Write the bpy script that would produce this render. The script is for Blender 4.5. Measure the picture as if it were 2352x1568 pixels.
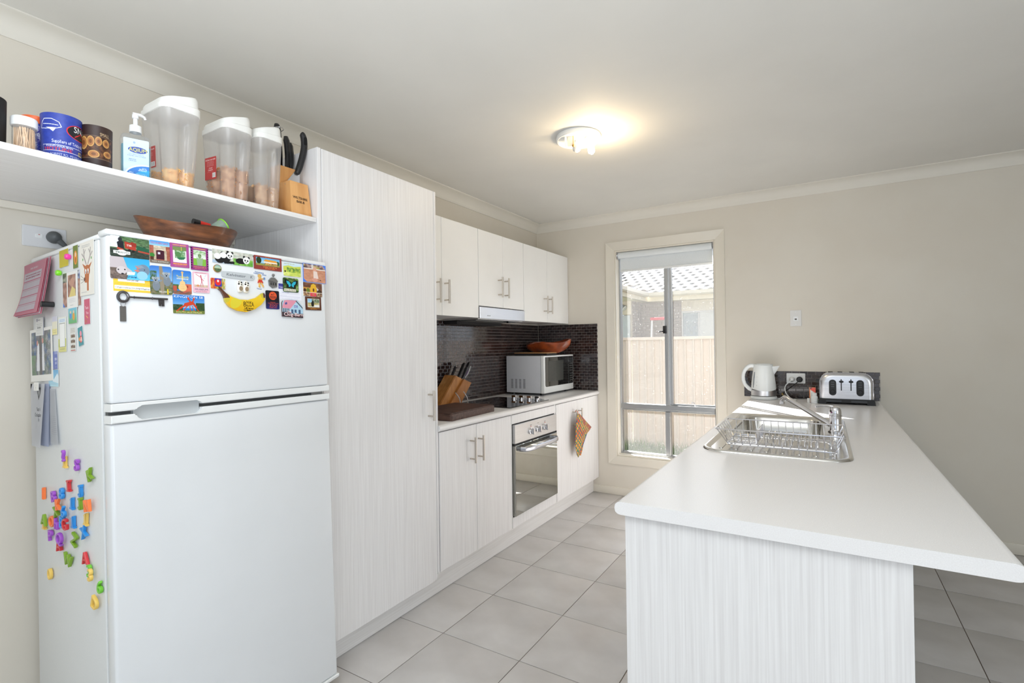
import bpy, bmesh, math, random
import numpy as np
from mathutils import Vector as V, Matrix as M
R_ = math.radians
for o in list(bpy.data.objects): bpy.data.objects.remove(o)
SC = bpy.context.scene
COL = SC.collection
random.seed(7)
# ---------------------------------------------------------------- camera
CAMZ = 1.2916
cd = bpy.data.cameras.new('camera'); cam = bpy.data.objects.new('camera', cd); COL.objects.link(cam)
cd.sensor_fit = 'HORIZONTAL'; cd.sensor_width = 36.0; cd.lens = 36.0*1164.36/2352; cd.clip_start = .02
r0, d0, f0 = V((.8511, .5248, -.0129)), V((-.0148, -.0006, -.9999)), V((-.5247, .8512, .0073))
up = -d0; bk = -f0
cam.matrix_world = M(((r0.x, up.x, bk.x, 0), (r0.y, up.y, bk.y, 0), (r0.z, up.z, bk.z, CAMZ), (0, 0, 0, 1)))
SC.camera = cam
# ---------------------------------------------------------------- sky, sun, daylight, exposure
vs = SC.view_settings
vs.view_transform = 'Standard'; vs.look = 'None'; vs.gamma = 1; vs.use_curve_mapping = False; vs.exposure = 0.0
W = bpy.data.worlds.new('sky'); SC.world = W; W.use_nodes = True
bg = W.node_tree.nodes['Background']; bg.inputs[0].default_value = (.78, .88, 1, 1); bg.inputs[1].default_value = .95
def light(name, kind, loc, energy, color, size=None, size_y=None, rot=None, aim=None):
    l = bpy.data.lights.new(name, kind); l.energy = energy; l.color = color
    o = bpy.data.objects.new(name, l); COL.objects.link(o); o.location = loc
    if kind == 'AREA':
        l.shape = 'RECTANGLE'; l.size = size; l.size_y = size_y or size
    elif kind == 'POINT': l.shadow_soft_size = size
    elif kind == 'SUN': l.angle = size
    if aim is not None: o.rotation_euler = V(aim).to_track_quat('-Z', 'Y').to_euler()
    return o
SUN_E = R_(36.6); az = V((.648, -.762))
light('sun', 'SUN', (-4, 8, 6), 36.0, (1, .98, .96), R_(.55), aim=(az.x*math.cos(SUN_E), az.y*math.cos(SUN_E), -math.sin(SUN_E)))
# area lights for daylight at the off-frame openings, then two added fill lights
light('daylight_rear_door', 'AREA', (-.2, -3.4, 1.25), 9, (.84, .92, 1), 3.4, 2.1, aim=(0, 1, 0))
light('daylight_side_window', 'AREA', (3.25, -1.2, 1.45), 45, (.82, .91, 1), 2.2, 1.6, aim=(-1, 0, 0))
light('unseen_ceiling_fill', 'AREA', (-.7, .1, 2.37), 14, (.90, .95, 1), .9, .9, aim=(0, 0, -1))  # unseen panel added to brighten floor and worktops from above
light('bounce_flash_fill', 'AREA', (-.1, -.35, 1.0), 45, (.90, .95, 1), .9, .9, aim=(0, 0, 1))  # unseen uplight added in place of a flash bounced off the ceiling
# ---------------------------------------------------------------- materials
def S(r, g=None, b=None):
    if g is None: g = b = r
    f = lambda c: (c/255/12.92 if c/255 <= .04045 else ((c/255+.055)/1.055)**2.4)
    return (f(r), f(g), f(b), 1)
MATS = {}
def mat(name, c, r=.5, m=0., c2=None, sc=(8, 8, 8), det=3, bump=0., spec=.5, coat=0., lo=.35, hi=.65, trans=0., em=0., emc=None, rv=0., kind='noise', alpha=1.):
    if name in MATS: return MATS[name]
    mt = bpy.data.materials.new(name); mt.use_nodes = True; nt = mt.node_tree; N = nt.nodes; L = nt.links
    p = N['Principled BSDF']
    p.inputs['Roughness'].default_value = r; p.inputs['Metallic'].default_value = m; p.inputs['Specular IOR Level'].default_value = spec
    p.inputs['Coat Weight'].default_value = coat; p.inputs['Coat Roughness'].default_value = .05
    p.inputs['Transmission Weight'].default_value = trans
    p.inputs['Alpha'].default_value = alpha
    if em: p.inputs['Emission Color'].default_value = emc or c; p.inputs['Emission Strength'].default_value = em
    tc = N.new('ShaderNodeTexCoord'); mp = N.new('ShaderNodeMapping'); mp.inputs['Scale'].default_value = sc
    L.new(tc.outputs['Object'], mp.inputs[0])
    nz = N.new('ShaderNodeTexNoise'); nz.inputs['Scale'].default_value = 1; nz.inputs['Detail'].default_value = det
    L.new(mp.outputs[0], nz.inputs['Vector'])
    fac = nz.outputs['Fac']
    rp = N.new('ShaderNodeValToRGB'); rp.color_ramp.elements[0].position = lo; rp.color_ramp.elements[1].position = hi
    if c2 is None: c2 = tuple(min(1, x*1.03) for x in c[:3])+(1,)
    rp.color_ramp.elements[0].color = c; rp.color_ramp.elements[1].color = c2
    L.new(fac, rp.inputs[0]); L.new(rp.outputs[0], p.inputs['Base Color'])
    if bump:
        b = N.new('ShaderNodeBump'); b.inputs['Strength'].default_value = bump; b.inputs['Distance'].default_value = .01
        L.new(fac, b.inputs['Height']); L.new(b.outputs[0], p.inputs['Normal'])
    if rv:
        mr = N.new('ShaderNodeMapRange'); mr.inputs[3].default_value = max(0, r-rv); mr.inputs[4].default_value = r+rv
        L.new(fac, mr.inputs[0]); L.new(mr.outputs[0], p.inputs['Roughness'])
    MATS[name] = mt; return mt
def clear(name, tint, gl=.05, mix=.12, dirt=0., rough=.02, dsc=60, dcol=None):
    """thin clear sheet: transparent body, fresnel reflection, a veil of white diffuse (dirt or milky plastic)"""
    if name in MATS: return MATS[name]
    mt = bpy.data.materials.new(name); mt.use_nodes = True; nt = mt.node_tree; N = nt.nodes; L = nt.links
    N.remove(N['Principled BSDF']); out = N['Material Output']
    t = N.new('ShaderNodeBsdfTransparent'); t.inputs[0].default_value = tint
    g = N.new('ShaderNodeBsdfGlossy'); g.inputs['Roughness'].default_value = rough
    lw = N.new('ShaderNodeLayerWeight'); lw.inputs[0].default_value = .5; pw = N.new('ShaderNodeMath'); pw.operation = 'POWER'; pw.inputs[1].default_value = 5; L.new(lw.outputs['Facing'], pw.inputs[0])
    fr = N.new('ShaderNodeMath'); fr.operation = 'MULTIPLY_ADD'; fr.inputs[1].default_value = .94; fr.inputs[2].default_value = .045; L.new(pw.outputs[0], fr.inputs[0])
    mx = N.new('ShaderNodeMixShader'); L.new(fr.outputs[0], mx.inputs[0]); L.new(t.outputs[0], mx.inputs[1]); L.new(g.outputs[0], mx.inputs[2])
    d = N.new('ShaderNodeBsdfTranslucent') ; d2 = N.new('ShaderNodeBsdfDiffuse'); ad = N.new('ShaderNodeMixShader'); ad.inputs[0].default_value = .5
    for q in (d, d2): q.inputs[0].default_value = dcol or (.9, .9, .9, 1)
    L.new(d.outputs[0], ad.inputs[1]); L.new(d2.outputs[0], ad.inputs[2])
    m2 = N.new('ShaderNodeMixShader'); L.new(mx.outputs[0], m2.inputs[1]); L.new(ad.outputs[0], m2.inputs[2])
    tc = N.new('ShaderNodeTexCoord'); nz = N.new('ShaderNodeTexNoise'); nz.inputs['Scale'].default_value = dsc; nz.inputs['Detail'].default_value = 4
    L.new(tc.outputs['Object'], nz.inputs['Vector'])
    mr = N.new('ShaderNodeMapRange'); L.new(nz.outputs['Fac'], mr.inputs[0])
    if dirt:
        mr.inputs[1].default_value = .685; mr.inputs[2].default_value = .725; mr.inputs[3].default_value = mix; mr.inputs[4].default_value = dirt
    else:
        mr.inputs[3].default_value = max(0, mix-.06); mr.inputs[4].default_value = mix+.06
    L.new(mr.outputs[0], m2.inputs[0]); L.new(m2.outputs[0], out.inputs[0])
    MATS[name] = mt; return mt
WALL = mat('wall_paint', S(224, 217, 204), .55, c2=S(227, 221, 209), sc=(3, 3, 3), bump=.01)
TRIM = mat('trim_paint', S(232, 226, 213), .35, sc=(5, 5, 5))
CEIL = mat('ceiling_paint', S(228, 226, 220), .7, sc=(3, 3, 3))
CORN = mat('cornice_paint', S(230, 226, 216), .6, sc=(3, 3, 3))
LAMV = mat('laminate_vertical', S(228, 226, 226), .42, c2=S(241, 240, 240), sc=(230, 230, 3.4), det=4, bump=.04, lo=.30, hi=.66)
LAMY = mat('laminate_horizontal', S(229, 227, 225), .42, c2=S(241, 240, 239), sc=(230, 3.4, 230), det=4, bump=.04, lo=.30, hi=.66)
WHITE = mat('white_melamine', S(242, 242, 241), .3, sc=(4, 4, 4))
WTOP = mat('worktop_laminate', S(238, 236, 236), .26, c2=S(243, 242, 242), sc=(420, 420, 420), det=2, rv=.03)
EDGE = mat('dark_gap', S(60, 55, 50), .8)
STEEL = mat('brushed_steel', S(200, 200, 202), .3, 1., c2=S(208, 208, 210), sc=(8, 6, 320), rv=.03)
STEELV = mat('brushed_steel_fine', S(205, 205, 208), .26, 1., c2=S(211, 211, 214), sc=(8, 5, 420), rv=.02)
NICKEL = mat('satin_nickel', S(200, 192, 182), .3, 1., sc=(60, 60, 400), rv=.05)
CHROME = mat('chrome', S(222, 222, 226), .07, 1., sc=(3, 3, 3))
SINKM = mat('sink_steel', S(214, 212, 208), .17, 1., sc=(30, 30, 30), rv=.05)
WIRE = mat('wire_chrome', S(225, 225, 230), .12, 1.)
ALU = mat('window_aluminium', S(176, 178, 180), .38, .75, sc=(20, 20, 3))
BLACK = mat('black_plastic', S(24, 24, 26), .35)
BLACKM = mat('black_matte', S(18, 18, 20), .7)
GREYP = mat('grey_plastic', S(92, 96, 98), .45)
WHITEP = mat('white_plastic', S(238, 240, 240), .28)
FRIDGE = mat('fridge_enamel', S(232, 235, 238), .2, c2=S(234, 237, 240), sc=(5, 5, 5))
FRSIDE = mat('fridge_side_enamel', S(226, 229, 229), .36, c2=S(229, 231, 231), sc=(260, 260, 260), bump=.02)
TILE = mat('floor_tile', S(190, 186, 183), .3, c2=S(208, 205, 203), sc=(4, 5, 4), det=6, bump=.02, lo=.3, hi=.7, rv=.06)
GROUT = mat('floor_grout', S(118, 102, 90), .85, sc=(80, 80, 80))
GROUTL = mat('wall_grout', S(176, 172, 168), .8, sc=(80, 80, 80))
MOS = [mat('mosaic_%s' % n, S(*c), .1, sc=(30, 30, 30), c2=S(*[min(255, q+16) for q in c]), coat=.4) for n, c in (('cocoa', (44, 31, 29)), ('umber', (54, 40, 37)), ('espresso', (36, 26, 26)))]
def mirror_glass(name, c, base):
    mt = bpy.data.materials.new(name); mt.use_nodes = True; nt = mt.node_tree; N = nt.nodes; L = nt.links
    p = N['Principled BSDF']; p.inputs['Roughness'].default_value = .03; p.inputs['Base Color'].default_value = base
    g = N.new('ShaderNodeBsdfGlossy'); g.inputs[0].default_value = c; g.inputs['Roughness'].default_value = .015
    nz = N.new('ShaderNodeTexNoise'); nz.inputs['Scale'].default_value = 9
    mr = N.new('ShaderNodeMapRange'); mr.inputs[3].default_value = .62; mr.inputs[4].default_value = .70; L.new(nz.outputs['Fac'], mr.inputs[0])
    mx = N.new('ShaderNodeMixShader'); L.new(mr.outputs[0], mx.inputs[0]); L.new(p.outputs[0], mx.inputs[1]); L.new(g.outputs[0], mx.inputs[2]); L.new(mx.outputs[0], N['Material Output'].inputs[0])
    return mt
OVENG = mirror_glass('oven_mirror_glass', (.62, .62, .58, 1), (.01, .01, .01, 1))
COOKG = mat('ceramic_glass', S(12, 12, 13), .04, spec=.7, coat=.5)
PANE = clear('window_glass', (1, 1, 1, 1), mix=.05, dirt=.7, dsc=130)
# ---------------------------------------------------------------- geometry helper
class G:
    def __init__(s): s.b = bmesh.new(); s.m = 0; s.uvl = None
    def uv(s):
        if s.uvl is None: s.uvl = s.b.loops.layers.uv.new('UVMap')
        return s.uvl
    def face(s, vs, smooth=True):
        try: f = s.b.faces.new(vs)
        except ValueError: return None
        f.material_index = s.m; f.smooth = smooth; return f
    def box(s, x0, x1, y0, y1, z0, z1, bev=0., seg=2, mx=None):
        P = [V((x, y, z)) for z in (z0, z1) for y in (y0, y1) for x in (x0, x1)]
        if mx is not None: P = [mx @ p for p in P]
        v = [s.b.verts.new(p) for p in P]
        fs = [s.face([v[i] for i in q]) for q in ((0, 2, 3, 1), (4, 5, 7, 6), (0, 1, 5, 4), (2, 6, 7, 3), (0, 4, 6, 2), (1, 3, 7, 5))]
        if bev:
            es = list({e for f in fs for e in f.edges})
            bmesh.ops.bevel(s.b, geom=es, offset=bev, segments=seg, affect='EDGES', profile=.5, clamp_overlap=True)
        return s
    def loft(s, rings, cap0=True, cap1=True, closed=True, uvs=None):
        VR = [[s.b.verts.new(p) for p in r] for r in rings]; n = len(VR[0])
        for i in range(len(VR)-1):
            for j in range(n if closed else n-1):
                k = (j+1) % n
                f = s.face([VR[i][j], VR[i][k], VR[i+1][k], VR[i+1][j]])
                if f and uvs:
                    u = s.uv(); t = uvs[i], uvs[i+1]
                    for lp, (a, b) in zip(f.loops, ((j/n, t[0]), ((j+1)/n, t[0]), ((j+1)/n, t[1]), (j/n, t[1]))): lp[u].uv = (a, b)
        if cap0: s.face(VR[0][::-1])
        if cap1: s.face(VR[-1])
        return VR
    def lathe(s, prof, c=(0, 0, 0), seg=28, ax=None, a0=0., cap0=True, cap1=True, uvs=None, sx=1., sy=1.):
        c = V(c); q = V((0, 0, 1)).rotation_difference(V(ax)).to_matrix() if ax is not None else M.Identity(3)
        rings = [[c + q @ V((r*sx*math.cos(a0+2*math.pi*j/seg), r*sy*math.sin(a0+2*math.pi*j/seg), z)) for j in range(seg)] for r, z in prof]
        s.loft(rings, cap0 and prof[0][0] > 1e-6, cap1 and prof[-1][0] > 1e-6, uvs=uvs); return s
    def cyl(s, p0, p1, r0, r1=None, seg=16):
        p0, p1 = V(p0), V(p1); d = p1-p0
        return s.lathe([(r0, 0), (r0 if r1 is None else r1, d.length)], p0, seg, d.normalized())
    def tube(s, pts, r, seg=8, closed=False, sq=None):
        P = [V(p) for p in pts]; n = len(P); rings = []
        T = [((P[(i+1) % n]-P[i-1]) if closed else (P[min(i+1, n-1)]-P[max(i-1, 0)])).normalized() for i in range(n)]
        u = T[0].orthogonal().normalized()
        for i in range(n):
            u = (u-T[i]*u.dot(T[i])); u = u.normalized() if u.length > 1e-6 else T[i].orthogonal().normalized()
            w = T[i].cross(u); rr = r[i] if isinstance(r, (list, tuple)) else r
            rings.append([P[i]+rr*(math.cos(2*math.pi*j/seg)*u+math.sin(2*math.pi*j/seg)*w*(sq or 1)) for j in range(seg)])
        if closed: rings.append(rings[0]); s.loft(rings, False, False)
        else: s.loft(rings)
        return s
    def prism(s, pts, h, mx=None, bev=0., uv=False, base=0.):
        mx = mx or M.Identity(4)
        a = [s.b.verts.new(mx @ V((x, y, base))) for x, y in pts]; t = [s.b.verts.new(mx @ V((x, y, base+h))) for x, y in pts]
        n = len(pts); f = s.face(t); s.face(a[::-1])
        sd = [s.face([a[i], a[(i+1) % n], t[(i+1) % n], t[i]]) for i in range(n)]
        if uv and f:
            u = s.uv(); xs = [p[0] for p in pts]; ys = [p[1] for p in pts]
            for lp, (x, y) in zip(f.loops, pts): lp[u].uv = ((x-min(xs))/(max(xs)-min(xs)), (y-min(ys))/(max(ys)-min(ys)))
        if bev and f: bmesh.ops.bevel(s.b, geom=list(f.edges), offset=bev, segments=2, affect='EDGES', clamp_overlap=True)
        return f
    def glyph(s, txt, size, depth, mx, bevel=0., align='CENTER'):
        cu = bpy.data.curves.new('t', 'FONT'); cu.body = txt; cu.size = size; cu.extrude = depth/2; cu.align_x = align; cu.align_y = 'CENTER'
        cu.resolution_u = 3; cu.bevel_depth = bevel; cu.bevel_resolution = 1; cu.offset = -bevel*.3
        ob = bpy.data.objects.new('t', cu); me = bpy.data.meshes.new_from_object(ob)
        vs = [s.b.verts.new(mx @ v.co) for v in me.vertices]
        for p in me.polygons: s.face([vs[i] for i in p.vertices])
        bpy.data.objects.remove(ob); bpy.data.curves.remove(cu); bpy.data.meshes.remove(me); return s
    def make(s, name, mats, par=None, loc=None, ang=35, keep=False, norm=True):
        """link as one mesh object; parts take world geometry into the parent's frame"""
        if norm: bmesh.ops.recalc_face_normals(s.b, faces=s.b.faces)
        if par is not None and not keep: s.b.transform(MW(par).inverted())
        if par is None and loc is not None: s.b.transform(M.Translation(-V(loc)))
        me = bpy.data.meshes.new(name); s.b.to_mesh(me); s.b.free()
        try: me.set_sharp_from_angle(angle=R_(ang))
        except Exception: pass
        for m in (mats if isinstance(mats, (list, tuple)) else [mats]): me.materials.append(m)
        o = bpy.data.objects.new(name, me); COL.objects.link(o)
        if par is not None: o.parent = par
        elif loc is not None: o.location = loc
        return o
def MW(o):
    m = o.matrix_basis.copy()
    while o.parent: o = o.parent; m = o.matrix_basis @ m
    return m
def tag(o, label, cat, group=None, kind=None):
    o['label'] = label; o['category'] = cat
    if group: o['group'] = group
    if kind: o['kind'] = kind
    return o
def thing(name, label, cat, loc=(0, 0, 0), rotz=0., group=None, mx=None):
    o = bpy.data.objects.new(name, None); COL.objects.link(o); o.empty_display_size = .02
    if mx is not None: o.matrix_basis = mx
    else: o.location = loc; o.rotation_euler = (0, 0, rotz)
    return tag(o, label, cat, group)
def struct(o): o['kind'] = 'structure'; return o
def copy_of(o, par, name=None, loc=None):
    c = o.copy(); COL.objects.link(c); c.parent = par
    if loc is not None: c.location = loc
    return c
def part(o, label): o['label'] = label; return o
# ---------------------------------------------------------------- painted print (flat pictures and lettering), drawn in memory
_TX = {}
def text_tris(t):
    if t not in _TX:
        cu = bpy.data.curves.new('t', 'FONT'); cu.body = t; cu.resolution_u = 2
        ob = bpy.data.objects.new('t', cu); me = bpy.data.meshes.new_from_object(ob); me.calc_loop_triangles()
        co = np.array([v.co[:2] for v in me.vertices]) if len(me.vertices) else np.zeros((0, 2))
        tr = np.array([l.vertices[:] for l in me.loop_triangles], int) if len(me.loop_triangles) else np.zeros((0, 3), int)
        bpy.data.objects.remove(ob); bpy.data.curves.remove(cu); bpy.data.meshes.remove(me); _TX[t] = (co, tr)
    return _TX[t]
class Cv:
    """picture canvas; coordinates 0..1, x rightwards, y downwards; colours 0..255"""
    def __init__(s, w, h, bg=(255, 255, 255)):
        s.w, s.h = w, h; s.a = np.ones((h, w, 3))*np.array(bg)/255.
        s.Y, s.X = np.mgrid[0:h, 0:w]; s.X = (s.X+.5)/w; s.Y = (s.Y+.5)/h; s.rng = np.random.RandomState(3)
    def put(s, k, c): s.a[k] = np.array(c)/255.; return s
    def rect(s, x0, y0, x1, y1, c): return s.put((s.X >= x0) & (s.X < x1) & (s.Y >= y0) & (s.Y < y1), c)
    def ell(s, x, y, rx, ry, c, rot=0.):
        dx, dy = (s.X-x), (s.Y-y); q = R_(rot); ar = s.h/s.w; dy2 = dy*ar
        u = dx*math.cos(q)+dy2*math.sin(q); v = -dx*math.sin(q)+dy2*math.cos(q)
        return s.put((u/rx)**2+(v/(ry*ar))**2 < 1, c)
    def poly(s, p, c):
        k = np.zeros(s.X.shape, bool); n = len(p)
        for i in range(n):
            (x0, y0), (x1, y1) = p[i], p[(i+1) % n]
            if y0 == y1: continue
            k ^= ((s.Y < y0) != (s.Y < y1)) & (s.X < (x1-x0)*(s.Y-y0)/(y1-y0)+x0)
        return s.put(k, c)
    def line(s, x0, y0, x1, y1, t, c):
        ar = s.h/s.w; dx, dy = x1-x0, (y1-y0)*ar; L2 = dx*dx+dy*dy+1e-12
        u = np.clip(((s.X-x0)*dx+(s.Y-y0)*ar*dy)/L2, 0, 1)
        return s.put((s.X-x0-u*dx)**2+((s.Y-y0)*ar-u*dy)**2 < t*t, c)
    def grad(s, x0, y0, x1, y1, ca, cb):
        k = (s.X >= x0) & (s.X < x1) & (s.Y >= y0) & (s.Y < y1); t = ((s.Y-y0)/(y1-y0))[k][:, None]
        s.a[k] = (np.array(ca)*(1-t)+np.array(cb)*t)/255.; return s
    def noise(s, x0, y0, x1, y1, cols, n=14, m=None):
        m = m or n; g = s.rng.randint(0, len(cols), (m+1, n+1)); C = np.array(cols)/255.
        k = (s.X >= x0) & (s.X < x1) & (s.Y >= y0) & (s.Y < y1)
        jx = s.rng.uniform(-.7, .7, s.X.shape); jy = s.rng.uniform(-.7, .7, s.X.shape)
        ix = np.clip(((s.X-x0)/(x1-x0)*n+jx), 0, n).astype(int); iy = np.clip(((s.Y-y0)/(y1-y0)*m+jy), 0, m).astype(int)
        s.a[k] = C[g[iy, ix]][k]; return s
    def text(s, t, x, y, h, c, w=None, al='c'):
        co, tr = text_tris(t)
        if not len(tr): return s
        mn, mxx = co.min(0), co.max(0); sc = h/ max(.72, 1e-6); sx = sc*s.h/s.w
        if w: sx = w/(mxx[0]-mn[0])
        X = (co[:, 0]-mn[0])*sx; X += x-(X.max()/2 if al == 'c' else 0); Yv = y+h/2-co[:, 1]*sc
        px, py = X*s.w, Yv*s.h; cc = np.array(c)/255.
        for a, b, d in tr:
            xs, ys = px[[a, b, d]], py[[a, b, d]]
            i0, i1 = max(0, int(xs.min())), min(s.w, int(xs.max())+2); j0, j1 = max(0, int(ys.min())), min(s.h, int(ys.max())+2)
            if i1 <= i0 or j1 <= j0: continue
            gx, gy = np.meshgrid(np.arange(i0, i1)+.5, np.arange(j0, j1)+.5)
            e = lambda p, q: (xs[q]-xs[p])*(gy-ys[p])-(ys[q]-ys[p])*(gx-xs[p])
            e0, e1, e2 = e(0, 1), e(1, 2), e(2, 0)
            k = ((e0 >= -.3) & (e1 >= -.3) & (e2 >= -.3)) | ((e0 <= .3) & (e1 <= .3) & (e2 <= .3))
            s.a[j0:j1, i0:i1][k] = cc
        return s
    def scribble(s, x0, x1, ys, c, t=.006, seed=1):
        rg = random.Random(seed)
        for y in ys:
            x = x0
            while x < x1:
                l = rg.uniform(.02, .08)*(x1-x0)/.8; s.rect(x, y-t, min(x1, x+l), y+t, c); x += l+.018
        return s
    def mat(s, name, r=.35):
        im = bpy.data.images.new(name+'_print', s.w, s.h); px = np.ones((s.h, s.w, 4), np.float32); px[..., :3] = s.a[::-1]
        im.pixels.foreach_set(px.ravel()); im.update(); im.pack()
        mt = bpy.data.materials.new(name+'_print'); mt.use_nodes = True; nt = mt.node_tree
        ti = nt.nodes.new('ShaderNodeTexImage'); ti.image = im; ti.extension = 'EXTEND'
        p = nt.nodes['Principled BSDF']; p.inputs['Roughness'].default_value = r
        nt.links.new(ti.outputs[0], p.inputs['Base Color']); return mt
def smooth(pts, n=4):
    P = [V(p) for p in pts]; out = []
    for i in range(len(P)-1):
        a, b, c, d = P[max(i-1, 0)], P[i], P[i+1], P[min(i+2, len(P)-1)]
        for k in range(n):
            t = k/n; out.append(.5*((2*b)+(c-a)*t+(2*a-5*b+4*c-d)*t*t+(3*b-a-3*c+d)*t**3))
    return out+[P[-1]]
def smr(r, n=4):
    o = []
    for i in range(len(r)-1): o += [r[i]+(r[i+1]-r[i])*k/n for k in range(n)]
    return o+[r[-1]]
def rrect(w, h, r, n=3, cx=0., cy=0.):
    r = min(r, w/2-1e-5, h/2-1e-5); p = []
    for sx, sy, a in ((1, -1, -90), (1, 1, 0), (-1, 1, 90), (-1, -1, 180)):
        for i in range(n+1):
            t = R_(a+90*i/n); p.append((cx+sx*(w/2-r)+r*math.cos(t), cy+sy*(h/2-r)+r*math.sin(t)))
    return p
def frame(o, ex, ey, ez):
    ex, ey, ez, o = V(ex), V(ey), V(ez), V(o)
    return M(((ex.x, ey.x, ez.x, o.x), (ex.y, ey.y, ez.y, o.y), (ex.z, ey.z, ez.z, o.z), (0, 0, 0, 1)))
# ================================================================ SETTING
XW, YB, ZC, XR, YF = -2.285, 4.172, 2.40, 3.40, -3.55
g = G(); g.box(XW, XR, YF, YB, -.12, -.003); floor = struct(g.make('floor', GROUT))
PX, PY, X0, Y0 = .3985, .4036, -1.4815, 2.588
gx = [XW]+[X0+PX*k for k in range(-1, 13) if XW+.02 < X0+PX*k < XR-.02]+[XR]
gy = [YF]+[Y0+PY*k for k in range(-15, 4) if YF+.02 < Y0+PY*k < YB-.02]+[YB]
tile_me = {}
for i in range(len(gx)-1):
    for j in range(len(gy)-1):
        w, h = round(gx[i+1]-gx[i], 4), round(gy[j+1]-gy[j], 4)
        if w < .02 or h < .02: continue
        if (w, h) not in tile_me:
            q = G(); a, b = w/2-.0018, h/2-.0018
            q.loft([[V((sx*(a-d), sy*(b-d), z)) for sx, sy in ((-1, -1), (1, -1), (1, 1), (-1, 1))] for d, z in ((0, -.003), (0, -.0006), (.0012, 0))], cap0=False)
            t = q.make('tile', TILE, floor, keep=True); tile_me[(w, h)] = t
        else:
            t = tile_me[(w, h)].copy(); COL.objects.link(t)
        t.location = ((gx[i]+gx[i+1])/2, (gy[j]+gy[j+1])/2, random.uniform(-.0003, .0003))
g = G(); g.box(XW-.1, XR+.1, YF-.1, YB+.16, ZC, ZC+.1); struct(g.make('ceiling', CEIL))
g = G(); g.box(XW-.1, XW, YF, YB, -.12, ZC); struct(g.make('wall_left', WALL))
WX0, WX1, WZ0, WZ1 = -1.525, -.712, .335, 2.088
def wall_hole(name, ax, p0, p1, a0, a1, h0, h1, z0, z1):
    g = G()
    for u0, u1, s0, s1 in ((a0, h0, -.12, ZC), (h1, a1, -.12, ZC), (h0, h1, -.12, z0), (h0, h1, z1, ZC)):
        if u1-u0 < .001 or s1-s0 < .001: continue
        if ax == 'y': g.box(u0, u1, p0, p1, s0, s1)
        else: g.box(p0, p1, u0, u1, s0, s1)
    return struct(g.make(name, WALL))
wall_hole('wall_back', 'y', YB, YB+.16, XW-.1, XR+.1, WX0, WX1, WZ0, WZ1)
w_ = wall_hole('wall_outside', 'y', YB+.161, YB+.175, XW-.1, XR+.1, WX0-.005, WX1+.005, WZ0-.005, WZ1+.005)
w_.data.materials.clear(); w_.data.materials.append(mat('added_brick_skin', S(112, 92, 84), .85, c2=S(140, 116, 104), sc=(8, 8, 26)))  # thin dark skin added outside to cut sun bounce onto the fence
wall_hole('wall_front', 'y', YF-.12, YF, XW-.1, XR+.1, -1.95, 1.55, -.02, 2.3)
wall_hole('wall_right', 'x', XR, XR+.1, YF, YB, -2.3, -.1, .65, 2.25)
def cove(name, axis):
    pr = [(0, 2.329), (.006, 2.329), (.011, 2.338)]+[(.070-.058*math.cos(t), 2.338+.054*math.sin(t)) for t in [math.pi/2*k/8 for k in range(1, 8)]]+[(.068, 2.393), (.075, 2.395), (.075, 2.4), (0, 2.4)]
    g = G()
    if axis == 'y': g.loft([[V((XW+d, y, z)) for d, z in pr] for y in (YF, YB)])
    else: g.loft([[V((x, YB-d, z)) for d, z in pr] for x in (XW, XR)])
    return struct(g.make(name, CORN, ang=50))
cove('trim_1', 'y'); cove('trim_2', 'x')
g = G(); g.box(-1.745, -.45, YB-.012, YB, 0, .066, .003); struct(g.make('baseboard_back', TRIM))
g = G(); g.box(.15, XR, YB-.012, YB, 0, .066, .003); struct(g.make('baseboard_right', TRIM))
g = G(); g.box(XW, XW+.012, YF, .55, 0, .066, .003); struct(g.make('baseboard_left', TRIM))
# ---- kitchen window
win = bpy.data.objects.new('window_1', None); COL.objects.link(win); win.location = ((WX0+WX1)/2, YB, WZ0); struct(win)
AO = dict(x0=-1.602, x1=-.643, z0=.263, z1=2.163)
def arch(p):
    g = G(); vs = [V((x, 0, z)) for x, z in p]
    g.loft([[V((x, YB, z)) for x, z in p], [V((x, YB-.011, z)) for x, z in p], [V((x*.985+sum(q[0] for q in p)/4*.015, YB-.014, z*.985+sum(q[1] for q in p)/4*.015)) for x, z in p]])
    g.make('architrave', TRIM, win)
a = AO
arch([(a['x0'], a['z0']), (WX0, WZ0), (WX0, WZ1), (a['x0'], a['z1'])]); arch([(WX1, WZ0), (a['x1'], a['z0']), (a['x1'], a['z1']), (WX1, WZ1)])
arch([(a['x0'], a['z1']), (WX0, WZ1), (WX1, WZ1), (a['x1'], a['z1'])]); arch([(a['x0'], a['z0']), (a['x1'], a['z0']), (WX1, WZ0), (WX0, WZ0)])
for b in ((WX0, WX0+.012, WZ0, WZ1), (WX1-.012, WX1, WZ0, WZ1), (WX0+.012, WX1-.012, WZ0, WZ0+.014), (WX0+.012, WX1-.012, WZ1-.012, WZ1)):
    g = G(); g.box(b[0], b[1], YB-.002, YB+.075, b[2], b[3], .002, 1); g.make('jamb' if b[1]-b[0] < .1 else 'window_sill', TRIM, win)
fy0, fy1 = YB+.06, YB+.12
def fr(name, x0, x1, z0, z1, y0=fy0, y1=fy1, m=ALU): g = G(); g.box(x0, x1, y0, y1, z0, z1, .003, 1); return g.make(name, m, win)
fr('window_frame', WX0+.004, WX0+.024, WZ0, WZ1); fr('window_frame', WX1-.028, WX1-.008, WZ0, WZ1)
fr('window_frame', WX0+.024, WX1-.028, WZ0+.004, WZ0+.028); fr('window_frame', WX0+.024, WX1-.028, WZ1-.03, WZ1-.006)
fr('transom', WX0+.024, WX1-.028, .735, .778, fy0-.004); fr('transom_bead', WX0+.024, WX1-.028, .722, .735, fy0+.01)
fr('mullion', -1.130, -1.090, WZ0+.028, .722)
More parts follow.
